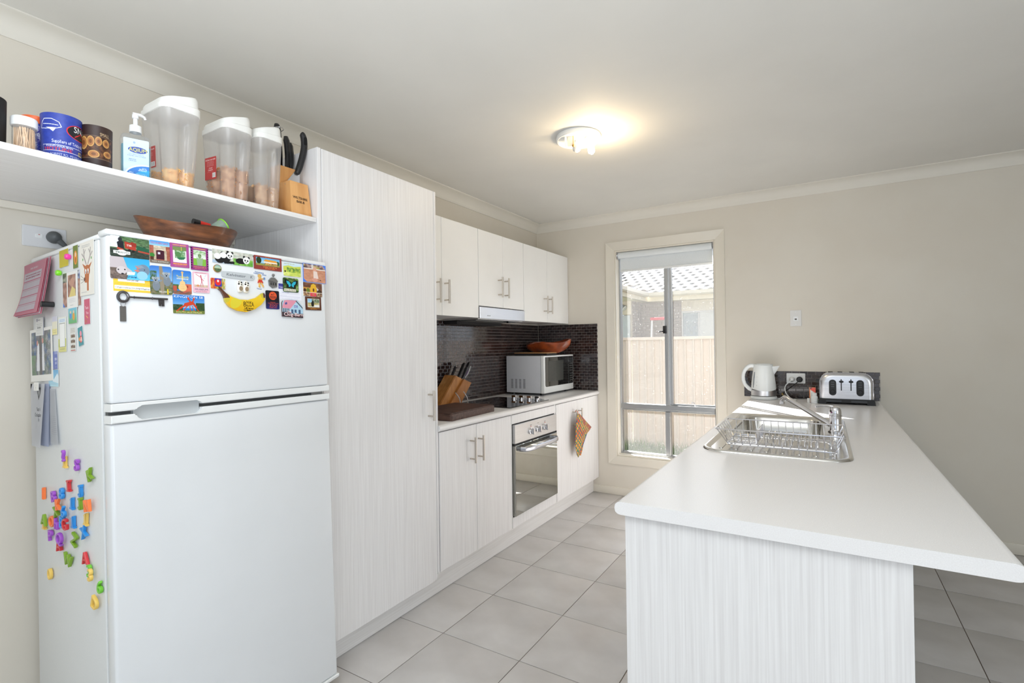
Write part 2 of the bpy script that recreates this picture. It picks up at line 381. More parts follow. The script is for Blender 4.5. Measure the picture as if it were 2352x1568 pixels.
fr('sash_stile', -1.124, -1.094, .778, WZ1-.03, fy0-.006, fy0+.024); fr('sash_stile', -1.100, -1.070, .778, WZ1-.03, fy0+.028, fy1)
fr('sash_rail', -1.07, WX1-.028, .778, .79, fy0+.03, fy1-.01)
g = G(); g.box(-1.133, -1.105, fy0-.026, fy0-.006, 1.372, 1.436, .004); g.cyl((-1.13, fy0-.02, 1.392), (-1.152, fy0-.026, 1.388), .007, .004, 10); g.lathe([(.004, -.006), (.011, 0), (.004, .006)], (-1.158, fy0-.026, 1.388), 12); g.make('window_latch', BLACK, win)
g = G(); g.tube([(-.916, fy0, .778), (-.912, fy0-.012, .812), (-.893, fy0-.012, .812), (-.889, fy0, .778)], .003, 6); g.make('pull_loop', CHROME, win)
for nm, x0, x1, z0, z1, y in (('pane', WX0+.02, -1.108, .775, WZ1-.02, fy0+.012), ('pane', -1.09, WX1-.024, .775, WZ1-.02, fy0+.045), ('pane', WX0+.02, -1.128, WZ0+.02, .728, fy0+.03), ('pane', -1.092, WX1-.024, WZ0+.02, .728, fy0+.03)):
    g = G(); g.box(x0, x1, y, y+.004, z0, z1); g.make(nm, PANE, win)
# off-frame glazed rear door and side window frames
w2 = bpy.data.objects.new('window_2', None); COL.objects.link(w2); w2.location = (-.2, YF-.05, 0); struct(w2)
for x0, x1, z0, z1 in ((-1.95, -1.9, 0, 2.3), (1.5, 1.55, 0, 2.3), (-.24, -.16, 0, 2.3), (-1.9, 1.5, 2.24, 2.3), (-1.9, 1.5, 0, .05)):
    g = G(); g.box(x0, x1, YF-.09, YF-.03, z0, z1, .003, 1); g.make('window_frame', ALU, w2)
w3 = bpy.data.objects.new('window_3', None); COL.objects.link(w3); w3.location = (XR+.05, -1.2, .65); struct(w3)
for y0, y1, z0, z1 in ((-2.3, -2.26, .65, 2.25), (-.14, -.1, .65, 2.25), (-1.22, -1.18, .65, 2.25), (-2.26, -.14, 2.21, 2.25), (-2.26, -.14, .65, .69)):
    g = G(); g.box(XR+.02, XR+.08, y0, y1, z0, z1, .003, 1); g.make('window_frame', ALU, w3)
# ---- roller blind
BLIND = mat('blind_fabric', S(226, 231, 233), .75, c2=S(232, 236, 238), sc=(300, 300, 300), bump=.02)
bl = thing('roller_blind', 'white fabric roller blind rolled up at the top of the window', 'blind', (-1.118, YB+.03, 1.92))
g = G(); g.cyl((-1.500, YB+.030, 2.050), (-.738, YB+.030, 2.050), .0265, seg=28); g.make('blind_roll', BLIND, bl)
g = G(); g.box(-1.492, -.742, YB+.0515, YB+.0545, 1.925, 2.05); g.make('blind_fabric', BLIND, bl)
g = G(); g.box(-1.492, -.742, YB+.0475, YB+.0575, 1.908, 1.927, .003); g.make('bottom_bar', WHITEP, bl)
for sx in (-1.508, -.731):
    g = G(); g.prism(rrect(.058, .066, .018), .006, frame((sx, YB+.03, 2.052), (0, 1, 0), (0, 0, 1), (1, 0, 0))); g.tube([(sx+.003, YB+.03+.031*math.cos(t), 2.05+.031*math.sin(t)) for t in [k*math.pi/8 for k in range(16)]], .003, 6, True); g.make('bracket', CHROME, bl)
g = G(); n = 64; L_ = [(-1.516, YB+.006+.010*math.sin(2*math.pi*k/n), 2.05-.86*(.5-.5*math.cos(2*math.pi*k/n))) for k in range(n)]
g.tube(L_, .0016, 5, True); g.lathe([(.003, -.014), (.006, -.006), (.006, .004), (.002, .01)], (-1.516, YB+.006, 1.18), 10); g.make('bead_chain', WHITEP, bl)
# ================================================================ KITCHEN RUN ALONG THE LEFT WALL
XF = -1.692
def bar_handle(par, x, y, z0, z1, xd, name='handle'):
    g = G(); g.cyl((x, y, z0), (x, y, z1), .0062, seg=14)
    for z in (z0+.021, z1-.021): g.cyl((x, y, z), (xd, y, z), .0046, seg=10)
    return g.make(name, NICKEL, par)
# ---- tall pantry
pan = thing('tall_pantry_cabinet', 'tall white wood-grain pantry cabinet with one full-height door beside the fridge', 'cabinet', (-1.98, 1.656, .1))
g = G(); g.box(XW+.002, XF, 1.299, 1.316, .0, 2.084, .001, 1); g.make('side_panel', LAMV, pan)
g = G(); g.box(XW+.002, XF, 1.998, 2.012, .132, 2.083, .001, 1); g.make('side_panel', LAMV, pan)
g = G(); g.box(XW+.002, XF-.022, 1.317, 1.997, .132, 2.08); g.make('carcass', WHITE, pan)
g = G(); g.box(XF-.019, XF, 1.319, 1.995, .105, 2.083, .0012, 1); dr = g.make('door', LAMV, pan)
bar_handle(dr, -1.655, 1.940, .922, 1.071, XF)
# ---- kickboard
g = G(); g.box(-1.765, -1.745, 1.317, 4.165, .001, .131); tag(g.make('kickboard', LAMY, loc=(-1.755, 2.7, 0)), 'white wood-grain plinth board running along the floor under pantry and base cabinets', 'kickboard')
# ---- base cabinets
def base_unit(label, y0, y1, split, ya, yb, handles):
    u = thing('base_cabinet', label, 'cabinet', (-1.99, (y0+y1)/2, .12))
    g = G(); g.box(XW+.002, XF-.02, y0, y1, .131, .851); g.make('carcass', WHITE, u)
    for (a, b), hy in zip(((ya, split-.0015), (split+.0015, yb)), handles):
        g = G(); g.box(XF-.018, XF, a, b, .133, .847, .0012, 1); d = g.make('door', LAMV, u)
        bar_handle(d, -1.655, hy, .641, .783, XF)
    return u
base_unit('white two-door base cabinet between pantry and oven', 2.013, 2.724, 2.346, 2.021, 2.721, (2.287, 2.365))
ub = base_unit('white two-door base cabinet beside the window with the cloth hanging on it', 3.345, 4.168, 3.722, 3.349, 4.095, (3.636, 3.738))
g = G(); g.box(XF-.03, XF-.004, 4.097, 4.168, .133, .847); g.make('filler_strip', LAMV, ub)
oh = thing('oven_cabinet', 'white oven housing cabinet with plain panels above and below the oven', 'cabinet', (-1.99, 3.034, .12))
g = G()
for b in ((2.726, 2.735), (3.328, 3.343)): g.box(XW+.002, XF-.004, b[0], b[1], .131, .851)
g.box(XW+.002, XF-.02, 2.735, 3.328, .131, .198); g.box(XW+.002, XF-.02, 2.735, 3.328, .792, .851); g.make('carcass', WHITE, oh)
g = G(); g.box(XF-.018, XF, 2.727, 3.342, .790, .847, .001, 1); g.make('upper_panel', LAMV, oh)
g = G(); g.box(XF-.018, XF, 2.727, 3.342, .133, .199, .001, 1); g.make('lower_panel', LAMV, oh)
# ---- oven
ov = thing('built_in_oven', 'stainless built-in oven with mirrored glass door and curved bar handle', 'oven', (-1.95, 3.03, .2))
g = G(); g.box(XW+.06, XF-.004, 2.737, 3.326, .201, .788); g.make('oven_body', BLACKM, ov)
g = G(); g.box(XF-.004, XF+.016, 2.739, 3.325, .664, .785, .002, 1); pnl = g.make('control_panel', STEEL, ov)
g = G(); g.box(XF-.004, XF+.018, 2.739, 3.325, .207, .652, .002, 1); od = g.make('oven_door', OVENG, ov)
g = G(); g.box(XF-.002, XF+.016, 2.739, 3.325, .6525, .6635); g.make('air_gap', BLACKM, ov)
pts = [(XF+.018, 2.805), (XF+.050, 2.812), (XF+.064, 2.84), (XF+.073, 2.92), (XF+.077, 3.04), (XF+.073, 3.16), (XF+.064, 3.24), (XF+.050, 3.268), (XF+.018, 3.275)]
g = G(); rg = []
for i, (x, y) in enumerate(pts):
    a, b = pts[max(i-1, 0)], pts[min(i+1, len(pts)-1)]; t = V((b[0]-a[0], b[1]-a[1], 0)).normalized(); nrm = V((t.y, -t.x, 0))
    rg.append([V((x, y, .622))+nrm*(.007*math.cos(k*math.pi/6))+V((0, 0, .016*math.sin(k*math.pi/6))) for k in range(12)])
g.loft(rg); g.make('door_handle', mat('satin_alloy', S(196, 198, 206), .24, .9, sc=(8, 8, 8)), od)
def knob(par, c, ax, r=.021, d=.024, nm='knob'):
    g = G(); a = V(ax); g.lathe([(r*1.05, 0), (r*1.05, .004), (r*.82, .006), (r*.82, d*.55)], c, 22, ax)
    gx_ = V((0, 0, 1)) if abs(a.z) < .5 else V((1, 0, 0)); q = frame(V(c)+a*d*.5, a.cross(gx_), gx_, a)
    g.box(-r*.34, r*.34, -r*.95, r*.95, 0, d*.6, .002, 1, q); return g.make(nm, CHROME, par)
lab = []
for y in (2.945, 3.045, 3.143): knob(pnl, (XF+.016, y, .718), (1, 0, 0))
INK = mat('dark_ink', S(60, 60, 62), .6); REDI = mat('red_ink', S(178, 50, 40), .6)
for y, w in ((2.945, .010), (3.045, .006), (3.143, .008)): g = G(); g.box(XF+.016, XF+.0165, y-w, y+w, .757, .760); g.make('printed_mark', INK, pnl)
for y in (2.945, 3.143): g = G(); g.box(XF+.016, XF+.0166, y-.003, y+.003, .744, .753); g.make('indicator_light', REDI, pnl)
# ---- worktop
g = G(); pr = [(XW+.001, .852), (-1.694, .852), (-1.688, .853), (-1.682, .859), (-1.680, .868), (-1.682, .877), (-1.689, .883), (-1.699, .885), (XW+.001, .885)]
g.loft([[V((x, y, z)) for x, z in pr] for y in (2.0135, 4.171)])
tag(g.make('worktop', WTOP, loc=(-1.98, 3.09, .852)), 'pale laminate worktop with a rounded nose on the base cabinets by the wall', 'worktop')
# ---- mosaic splashbacks
def splash(label, loc, u0, u1, z0, z1, fr, limit=300, near=0):
    t = thing('tiled_splashback', label, 'splashback', loc); pu, pz = .0486, .0244; tw, th = .0468, .0227
    q = G(); q.box(u0, u1, z0, z1, 0, .004, mx=fr); q.make('grout_bed', GROUTL, t)
    cells = []; row = 0; z = z1
    while z > z0+.004:
        zb = max(z0, z-pz); off = 0 if row % 2 else -pu/2; u = u0+off
        while u < u1-.003:
            a, b = max(u, u0)+.0011, min(u+pu, u1)-.0011
            if b-a > .006: cells.append((a, b, zb+.0010, z-.0010))
            u += pu
        z -= pz; row += 1
    cells.sort(key=lambda c: abs(c[0]-near)); shared = {}; rest = [G(), G(), G()]
    def sh(q, w, h, mx):
        q.loft([[mx @ V((sx*(w/2-d), sy*(h/2-d), zz)) for sx, sy in ((-1, -1), (1, -1), (1, 1), (-1, 1))] for d, zz in ((0, .003), (0, .0062), (.0011, .0072))], cap0=False)
    for i, (a, b, c, d) in enumerate(cells):
        w, h = round(b-a, 4), round(d-c, 4); k = random.choice((0, 0, 1, 1, 2)); cx, cz = (a+b)/2, (c+d)/2
        if i < limit:
            if (w, h, k) not in shared:
                q = G(); sh(q, w, h, M.Identity(4)); o = q.make('tile', MOS[k], t, keep=True); shared[(w, h, k)] = o
            else: o = copy_of(shared[(w, h, k)], t)
            o.matrix_basis = MW(t).inverted() @ fr @ M.Translation((cx, cz, 0))
        else: sh(rest[k], w, h, fr @ M.Translation((cx, cz, 0)))
    if len(cells) > limit:
        rg = G()
        for k in range(3):
            rest[k].b.verts.index_update()
            vm = [rg.b.verts.new(v.co) for v in rest[k].b.verts]; rg.m = k
            for f in rest[k].b.faces: rg.face([vm[v.index] for v in f.verts])
            rest[k].b.free()
        o = rg.make('small_tiles', MOS, t); o['kind'] = 'stuff'
    return t
splash('dark brown mosaic splashback along the wall behind the cooktop', (XW, 3.09, .885), 2.014, 4.164, .886, 1.471, frame((XW, 0, 0), (0, 1, 0), (0, 0, 1), (1, 0, 0)), near=2.0)
splash('dark brown mosaic splashback on the window wall behind the microwave', (-1.99, YB, .885), -2.277, -1.690, .886, 1.471, frame((0, YB, 0), (1, 0, 0), (0, 0, 1), (0, -1, 0)), near=-1.69)
splash('low dark mosaic splashback behind kettle and toaster', (-.1, YB, .885), -.520, .312, .886, 1.078, frame((0, YB, 0), (1, 0, 0), (0, 0, 1), (0, -1, 0)), near=0)
# ---- wall cabinets
XU = -1.968
def wall_unit(label, y0, y1, z0, split, handles, hz):
    u = thing('wall_cabinet', label, 'cabinet', (-2.13, (y0+y1)/2, z0))
    g = G(); g.box(XW+.002, XU-.019, y0, y1, z0+.004, 2.074); g.make('carcass', WHITE, u)
    for (a, b), hy in zip(((y0+.0015, split-.0015), (split+.0015, y1-.0015)), handles):
        g = G(); g.box(XU-.018, XU, a, b, z0, 2.076, .001, 1); d = g.make('door', WHITE, u); bar_handle(d, -1.930, hy, hz, hz+.144, XU)
    return u
wall_unit('white two-door wall cabinet partly hidden by the pantry', 2.014, 2.773, 1.478, 2.391, (2.336, 2.417), 1.550)
wall_unit('short white two-door wall cabinet above the rangehood', 2.775, 3.373, 1.560, 3.078, (3.016, 3.100), 1.630)
wall_unit('white two-door wall cabinet in the corner above the microwave', 3.375, 4.168, 1.478, 3.763, (3.701, 3.784), 1.548)
# ---- rangehood
rh = thing('rangehood', 'stainless slide-out rangehood under the short wall cabinet', 'rangehood', (-2.12, 3.074, 1.47))
g = G(); g.box(XU-.012, XU+.008, 2.777, 3.371, 1.474, 1.553, .002, 1); fp = g.make('front_panel', STEELV, rh)
for y0 in (2.862, 2.884): g = G(); g.box(XU+.008, XU+.0084, y0, y0+.017, 1.494, 1.498); g.make('printed_mark', mat('faint_ink', S(150, 150, 152), .5), fp)
g = G(); g.box(XW+.01, XU-.012, 2.779, 3.369, 1.470, 1.556); g.make('hood_body', STEEL, rh)
g = G(); g.box(XW+.03, XU-.05, 2.81, 3.34, 1.462, 1.4695, .002, 1); g.make('grease_filter', mat('filter_mesh', S(120, 120, 120), .5, .7, sc=(200, 200, 200)), rh)
g = G(); g.box(XW+.012, XW+.13, 2.777, 3.34, 1.442, 1.4695, .003, 1); g.make('lamp_housing', BLACKM, rh)
g = G(); g.box(XU-.04, XU-.02, 3.18, 3.21, 1.455, 1.4695, .002, 1); g.make('switch', BLACK, rh)
# ---- cooktop
ct = thing('ceramic_cooktop', 'black ceramic-glass cooktop with four silver knobs in the worktop', 'cooktop', (-1.96, 3.04, .885))
g = G(); g.prism(rrect(.468, .545, .012, 3, -1.958, 3.037), .006, M.Translation((0, 0, .8852)), .0015); gl = g.make('glass_plate', COOKG, ct)
RINGM = mat('cook_zone_print', S(92, 92, 92), .3)
for x, y, r in ((-2.07, 2.9, .075), (-1.83, 2.9, .092), (-2.07, 3.09, .092), (-1.85, 3.08, .06)):
    g = G(); g.loft([[V((x+q*math.cos(t), y+q*math.sin(t), .8914)) for t in [k*math.pi/20 for k in range(40)]] for q in (r, r+.0018)], False, False); g.make('cook_zone', RINGM, ct, norm=True)
for x in (-1.976, -1.911, -1.845, -1.779): knob(ct, (x, 3.222, .8912), (0, 0, 1), .019, .026)
# ---- microwave
mw = thing('microwave_oven', 'white microwave oven with dark glass door in the corner of the worktop', 'microwave', (-2.065, 3.818, .885))
MWS = mat('microwave_grey_side', S(206, 208, 214), .45); MWG = mat('microwave_dark_glass', S(20, 21, 21), .05, spec=.8, coat=.6)
mx0, mx1, my0, my1, mz0, mz1 = -2.243, -1.889, 3.545, 4.090, .905, 1.203
g = G(); g.box(mx0, mx1-.035, my0, my1, mz0, mz1, .003, 2); body = g.make('case', MWS, mw)
g = G(); g.box(mx1-.034, mx1, my0-.001, my1, mz0-.001, mz1+.001, .006, 3); face = g.make('front_frame', WHITEP, mw)
q = frame((mx1+.0003, 0, 0), (0, 1, 0), (0, 0, 1), (1, 0, 0))
g = G(); g.prism([(3.978, .956), (3.978, 1.192), (3.560, 1.192), (3.560, .972), (3.563, .963), (3.569, .958), (3.577, .956)], .003, q); dg = g.make('door_glass', MWG, face)
g = G(); g.prism(rrect(.27, .165, .006, 3, 3.745, 1.078), .0012, q @ M.Translation((0, 0, .003))); g.make('viewing_screen', mat('door_screen', S(58, 60, 58), .25, sc=(500, 500, 500), spec=.6), dg)
g = G(); g.prism([(3.985, .956), (4.066, .956), (4.072, .958), (4.075, .964), (4.075, 1.192), (3.985, 1.192)], .003, q); cp = g.make('control_panel', MWG, face)
g = G(); g.prism(rrect(.044, .028, .002, 2, 4.036, 1.163), .0008, q @ M.Translation((0, 0, .003))); g.make('display', mat('display_glass', S(38, 42, 46), .1), cp)
BTN = mat('button_print', S(150, 152, 152), .5)
for r_ in range(8):
    for c_ in range(3):
        g = G(); yy, zz = 4.014+.020*c_, 1.128-.0195*r_-(.008 if r_ > 3 else 0); g.box(yy-.0035, yy+.0035, zz-.002, zz+.002, .003, .0042, mx=q); g.make('button', BTN, cp)
for i in range(4):
    for k in range(8):
        g = G(); xx, zz = -2.188+.038*i, 1.012-.0098*k; g.box(xx-.0105, xx+.0105, my0-.0006, my0+.001, zz-.0022, zz+.0022); g.make('vent_slot', mat('vent_dark', S(92, 92, 95), .7), body)
for x in (mx0+.04, mx1-.05):
    for y in (my0+.05, my1-.05): g = G(); g.cyl((x, y, .8852), (x, y, mz0+.002), .016, .014, 12); g.make('foot', BLACK, mw)
# ---- on the microwave: thin board and burl bowl
g = G(); g.box(-2.19, -1.885, 3.585, 3.76, 1.2225, 1.2285, .001, 1)
tb = thing('serving_board', 'thin wooden serving board with dark underside lying on the microwave', 'board', (-2.04, 3.67, 1.204))
g.make('board_top', mat('light_wood', S(168, 118, 70), .5, c2=S(190, 142, 90), sc=(12, 90, 90)), tb)
g = G(); g.box(-2.188, -1.887, 3.587, 3.758, 1.2042, 1.2223, .001, 1); g.make('underside', BLACKM, tb)
BURL = mat('red_burl', S(98, 38, 14), .28, c2=S(172, 80, 34), sc=(16, 22, 16), det=6, coat=.3, bump=.25, lo=.3, hi=.72)
def burl_bowl(name, label, mats, c, rx, ry, h, seed, amp=.12, rot=0., lobe=None, waist=None):
    rg = random.Random(seed); g = G(); n, K = 48, 9; ph = [rg.uniform(0, 6.28) for _ in range(5)]; cs, sn = math.cos(rot), math.sin(rot)
    def P(t, k, inset=0.):
        rr = 1+amp*(.55*math.sin(2*t+ph[0])+.35*math.sin(3*t+ph[1])+.25*math.sin(5*t+ph[2])); u = k
        prof = (1-(1-u)**2.1)**.52*(1-inset); top = h*(1+.16*math.sin(t+ph[3])+.10*math.sin(3*t+ph[4]))
        if waist: top *= 1-.25*math.exp(-((t-waist)/.35)**2)
        x, y = rx*rr*prof*math.cos(t), ry*rr*prof*math.sin(t); z = top*u
        z += .010*math.sin(7*t+5*u+ph[1])*u*(1-u)
        return V((c[0]+x*cs-y*sn, c[1]+x*sn+y*cs, c[2]+z+(.012*(1-u) if inset else 0)))
    T = [2*math.pi*j/n for j in range(n)]
    rings = [[P(t, max(.004, (i/K)**1.7)) for t in T] for i in range(K+1)]
    rings += [[P(t, max(.02, (i/K)**1.7), .10) for t in T] for i in range(K, 0, -1)]
    g.loft(rings); return tag(g.make(name, mats, loc=c, ang=60), label, 'bowl')
burl_bowl('burl_bowl', 'reddish burl-wood bowl with wavy rim on top of the microwave', BURL, (-2.035, 3.885, 1.2045), .185, .125, .108, 4, .16, .1)
# ---- dark chopping board
WALN = mat('dark_walnut', S(58, 36, 30), .5, c2=S(92, 66, 56), sc=(14, 60, 60), det=5, bump=.05)
g = G(); q = M.Translation((-1.876, 2.372, .8855)) @ M.Rotation(R_(3), 4, 'Z'); g.prism(rrect(.30, .46, .014), .042, q, .005)
cb = tag(g.make('chopping_board', WALN, loc=(-1.876, 2.372, .8855)), 'thick dark brown chopping board lying on the worktop', 'chopping board')
# ---- wire prong stand behind the board
ws = thing('wire_stand', 'chrome wire stand with two bent prongs behind the dark chopping board', 'stand', (-2.07, 2.72, .885))
for k, yy in enumerate((2.672, 2.758)):
    g = G(); g.tube([(-2.06, yy+.004, .888), (-2.06, yy+.004, .925), (-2.062, yy, .944), (-2.068, yy-.012, .965), (-2.075, yy-.026, .985)], .0036, 8); g.make('prong', CHROME, ws)
g = G(); g.tube([(-2.06, 2.676, .8885), (-2.06, 2.762, .8885)], .0034, 8); g.tube([(-2.06, 2.676, .8885), (-2.12, 2.676, .8885), (-2.12, 2.762, .8885), (-2.06, 2.762, .8885)], .0034, 8); g.make('wire_base', CHROME, ws)
# ---- knife block by the splashback
BLKW = mat('oak_block', S(158, 102, 46), .42, c2=S(186, 128, 66), sc=(40, 40, 10), det=4, coat=.1)
kb_mx = M.Translation((-2.195, 2.712, .8856)) @ M.Rotation(R_(-6), 4, 'Z')
# block lean: the long axis runs up and towards the window
kd = V((0, .58, .80)).normalized(); kn = V((0, -kd.z, kd.y))
kb = thing('knife_block', 'oak knife block leaning on the worktop against the mosaic wall', 'knife block', mx=kb_mx)
g = G(); P4 = [(-.115, 0), (.060, 0), (.178, .148), (.034, .205), (-.118, .02)]
q = frame((0, 0, 0), (0, 1, 0), (0, 0, 1), (1, 0, 0)); g.prism(P4, .105, q @ M.Translation((0, 0, -.058)), .004); g.make('block_body', BLKW, kb, keep=True)
g = G(); g.prism([(-.055, .0), (.060, 0), (.176, .146), (.10, .176)], .016, q @ M.Translation((0, 0, .0475)), .002); g.make('front_slab', mat('oak_slab', S(150, 92, 40), .42, c2=S(172, 112, 54), sc=(40, 40, 10)), kb, keep=True)
def knife(label, p, ln, r, mats, ring=False, lat=0., grp='knives in the oak block', base=None, d=None, cat='knife', flat=1.55):
    """handle rising from a slot; p in world space, direction kd unless given"""
    d = V(d) if d is not None else (kb_mx.to_3x3() @ kd); p = V(p); t = thing('kitchen_knife', label, cat, p, group=grp)
    s = d.cross(V((1, 0, 0))).normalized(); n = 9; pts = []; rr = []
    for i in range(n):
        u = i/(n-1); pts.append(p+d*(ln*u)+s*(lat*math.sin(u*math.pi)-.006*u*u)); rr.append(r*(.78+.3*math.sin(u*2.6)+(.12 if u > .85 else 0))*(1 if u < .99 else .7))
    g = G(); g.tube(pts, rr, 12, sq=flat); g.make('handle', mats, t)
    g = G(); g.tube([p-d*.055, p+d*.006], r*.5, 8, sq=3); g.make('blade', STEEL, t)
    if ring: g = G(); e = pts[-2]; b2 = d.cross(s); g.tube([e+1.45*rr[-2]*(math.cos(a)*s+math.sin(a)*b2*1.4)+d*.003 for a in [k*math.pi/8 for k in range(16)]], .0016, 6, True); g.make('ring', CHROME, t)
    return t
GUN = mat('gunmetal_handle', S(52, 54, 58), .28, .5)
kw = lambda y, z, x=0.: kb_mx @ V((x, y, z))
knife('slim black-handled knife with a pale collar in the oak block', kw(.070, .192, -.03), .085, .0085, BLACK, True)
knife('broad black knife handle at the middle of the oak block', kw(.120, .176, -.015), .125, .0125, BLACK)
knife('dark grey knife handle lowest in the oak block', kw(.108, .172, .035), .098, .0115, GUN)
sc_ = knife('black and grey kitchen scissors handle with purple inlay in the oak block', kw(.160, .157, -.02), .150, .0125, BLACK, cat='scissors')
sc_.name = 'kitchen_scissors'
dd = kb_mx.to_3x3() @ kd; g = G(); p = kw(.160, .157, -.02)+dd*.03+V((.004, .016, -.004)); g.tube([p, p+dd*.03+V((0, .008, 0)), p+dd*.065+V((0, .010, 0)), p+dd*.10+V((0, .004, 0))], [.005, .007, .007, .005], 8); g.make('grey_grip', mat('pale_grey_grip', S(170, 172, 172), .45), sc_)
g = G(); p = p+V((.008, -.008, .01)); g.tube([p, p+dd*.03, p+dd*.06], [.003, .0065, .004], 8); g.make('inlay', mat('purple_inlay', S(98, 62, 120), .5), sc_)
# ---- folded pot holder hanging on the corner cabinet handle
def cloth_mat(name):
    mt = bpy.data.materials.new(name); mt.use_nodes = True; nt = mt.node_tree; N = nt.nodes; L = nt.links
    tc = N.new('ShaderNodeTexCoord'); mp = N.new('ShaderNodeMapping'); mp.inputs['Rotation'].default_value = (R_(45), 0, 0); L.new(tc.outputs['Object'], mp.inputs[0])
    sp = N.new('ShaderNodeSeparateXYZ'); L.new(mp.outputs[0], sp.inputs[0])
    def stripe(sock, f, ph=0.):
        a = N.new('ShaderNodeMath'); a.operation = 'MULTIPLY_ADD'; a.inputs[1].default_value = f; a.inputs[2].default_value = ph; L.new(sock, a.inputs[0])
        b = N.new('ShaderNodeMath'); b.operation = 'FRACT'; L.new(a.outputs[0], b.inputs[0]); c = N.new('ShaderNodeMath'); c.operation = 'LESS_THAN'; c.inputs[1].default_value = .24; L.new(b.outputs[0], c.inputs[0]); return c.outputs[0]
    nz = N.new('ShaderNodeTexNoise'); nz.inputs['Scale'].default_value = 22; L.new(tc.outputs['Object'], nz.inputs['Vector'])
    rp = N.new('ShaderNodeValToRGB'); e = rp.color_ramp.elements; e[0].position = .36; e[0].color = S(214, 86, 36); e[1].position = .6; e[1].color = S(226, 176, 60)
    q = e.new(.7); q.color = S(50, 140, 92); L.new(nz.outputs['Fac'], rp.inputs[0])
    cur = rp.outputs[0]
    for sock, f, ph, col in ((sp.outputs[1], 38, 0, S(52, 74, 150)), (sp.outputs[2], 38, .3, S(44, 128, 96))):
        mx = N.new('ShaderNodeMix'); mx.data_type = 'RGBA'; L.new(stripe(sock, f, ph), mx.inputs[0]); L.new(cur, mx.inputs[6]); mx.inputs[7].default_value = col; cur = mx.outputs[2]
    p = N['Principled BSDF']; p.inputs['Roughness'].default_value = .85; L.new(cur, p.inputs['Base Color']); return mt
CL = cloth_mat('checked_cloth')
ph_ = thing('pot_holder', 'colourful checked pot holder hanging from a base cabinet handle', 'pot holder', (-1.652, 3.64, .74))
def flap(name, poly, x, bul, th=.006):
    g = G(); n = len(poly); cy, cz = sum(p[0] for p in poly)/n, sum(p[1] for p in poly)/n; rings = []
    for k, s_ in ((-1, 0), (-1, .55), (-1, 1), (1, 1), (1, .55), (1, 0)):
        rings.append([V((x+(bul*(1-s_*s_))+(th/2)*(k*-1 if False else k)*(1 if s_ < 1 else .4), cy+(y-cy)*max(s_, .03), cz+(z-cz)*max(s_, .03))) for y, z in poly])
    g.loft(rings[::1]); return g.make(name, CL, ph_, ang=60)
flap('front_flap', [(3.628, .752), (3.655, .748), (3.70, .722), (3.78, .672), (3.885, .612), (3.84, .590), (3.77, .565), (3.71, .525), (3.668, .480), (3.645, .430), (3.618, .413), (3.592, .440), (3.574, .50), (3.570, .57), (3.585, .66), (3.605, .72)], -1.640, .012)
flap('rear_flap', [(3.885, .608), (3.858, .575), (3.80, .52), (3.765, .485), (3.748, .448), (3.715, .408), (3.690, .418), (3.682, .47), (3.690, .53), (3.73, .57), (3.80, .60)], -1.662, -.008)
g = G(); g.tube([(-1.650, 3.640, .750), (-1.648, 3.636, .768), (-1.6585, 3.632, .778), (-1.666, 3.636, .768), (-1.652, 3.641, .750)], .0035, 6); g.make('hanging_loop', mat('orange_loop', S(214, 110, 70), .8), ph_)
# ================================================================ FRIDGE AND WHAT IS STUCK ON IT
TI = .034; ct_, st_ = math.cos(TI), math.sin(TI)
MF = M(((0, -ct_, -st_, -1.591), (1, 0, 0, .590), (0, -st_, ct_, .050), (0, 0, 0, 1)))
FW, FH = .701, 1.571
fg = thing('fridge_freezer', 'tall white top-mount fridge freezer covered in magnets beside the pantry', 'fridge', mx=MF)
FT = frame((0, 0, 0), (1, 0, 0), (0, 0, 1), (0, -1, 0))
def fbox(name, a0, a1, d0, d1, h0, h1, m, par=fg, bev=.004, seg=3):
    g = G(); g.box(a0, a1, d0, d1, h0, h1, bev, seg); return g.make(name, m, par, keep=True)
fbox('cabinet_body', .001, FW-.001, .058, .572, -.006, 1.552, FRSIDE)
fbox('door_gasket', .012, FW-.012, .049, .0578, .01, 1.54, mat('grey_gasket', S(150, 152, 154), .6))
fz = fbox('freezer_door', 0, FW, 0, .049, 1.0985, 1.556, FRIDGE, bev=.008)
rd = fbox('fridge_door', 0, FW, 0, .049, .006, 1.0435, FRIDGE, bev=.008)
fbox('top_cap', -.003, FW+.003, -.003, .05, 1.5565, 1.572, WHITEP, fz, .005); fbox('cabinet_top', -.001, FW+.001, .055, .573, 1.5525, 1.566, WHITEP, fg, .004)
fbox('bottom_edge', -.002, FW+.004, -.004, .05, -.006, .0055, WHITEP, rd, .003)
def notch(y0, y1, n0, n1, a0, a1, r=.016):
    up_ = n1 > n0; s_ = 1 if up_ else -1; e = [(a0+r-r*math.cos(t), n0+s_*abs(n1-n0)*math.sin(t)) for t in [math.pi/2*k/5 for k in range(6)]]
    f = [(a1-r+r*math.cos(t), n0+s_*abs(n1-n0)*math.sin(t)) for t in [math.pi/2*k/5 for k in range(5, -1, -1)]]
    return e+f
TR = mat('fridge_trim', S(238, 240, 240), .3)
g = G(); g.prism([(0, 1.098), (0, 1.0765)]+notch(0, 0, 1.0765, 1.0885, .056, .234)+[(FW, 1.0765), (FW, 1.098)], .046, FT @ M.Translation((0, 0, -.041)), .0025); g.make('freezer_handle_rail', TR, fz, keep=True)
g = G(); g.prism([(0, 1.0445), (FW, 1.0445), (FW, 1.066)]+notch(0, 0, 1.066, 1.0485, .056, .234)[::-1]+[(0, 1.066)], .046, FT @ M.Translation((0, 0, -.041)), .0025); g.make('fridge_handle_rail', TR, rd, keep=True)
fbox('handle_gap', .006, FW-.006, .030, .048, 1.0662, 1.0763, mat('gap_grey', S(96, 98, 98), .7), fg, 0)
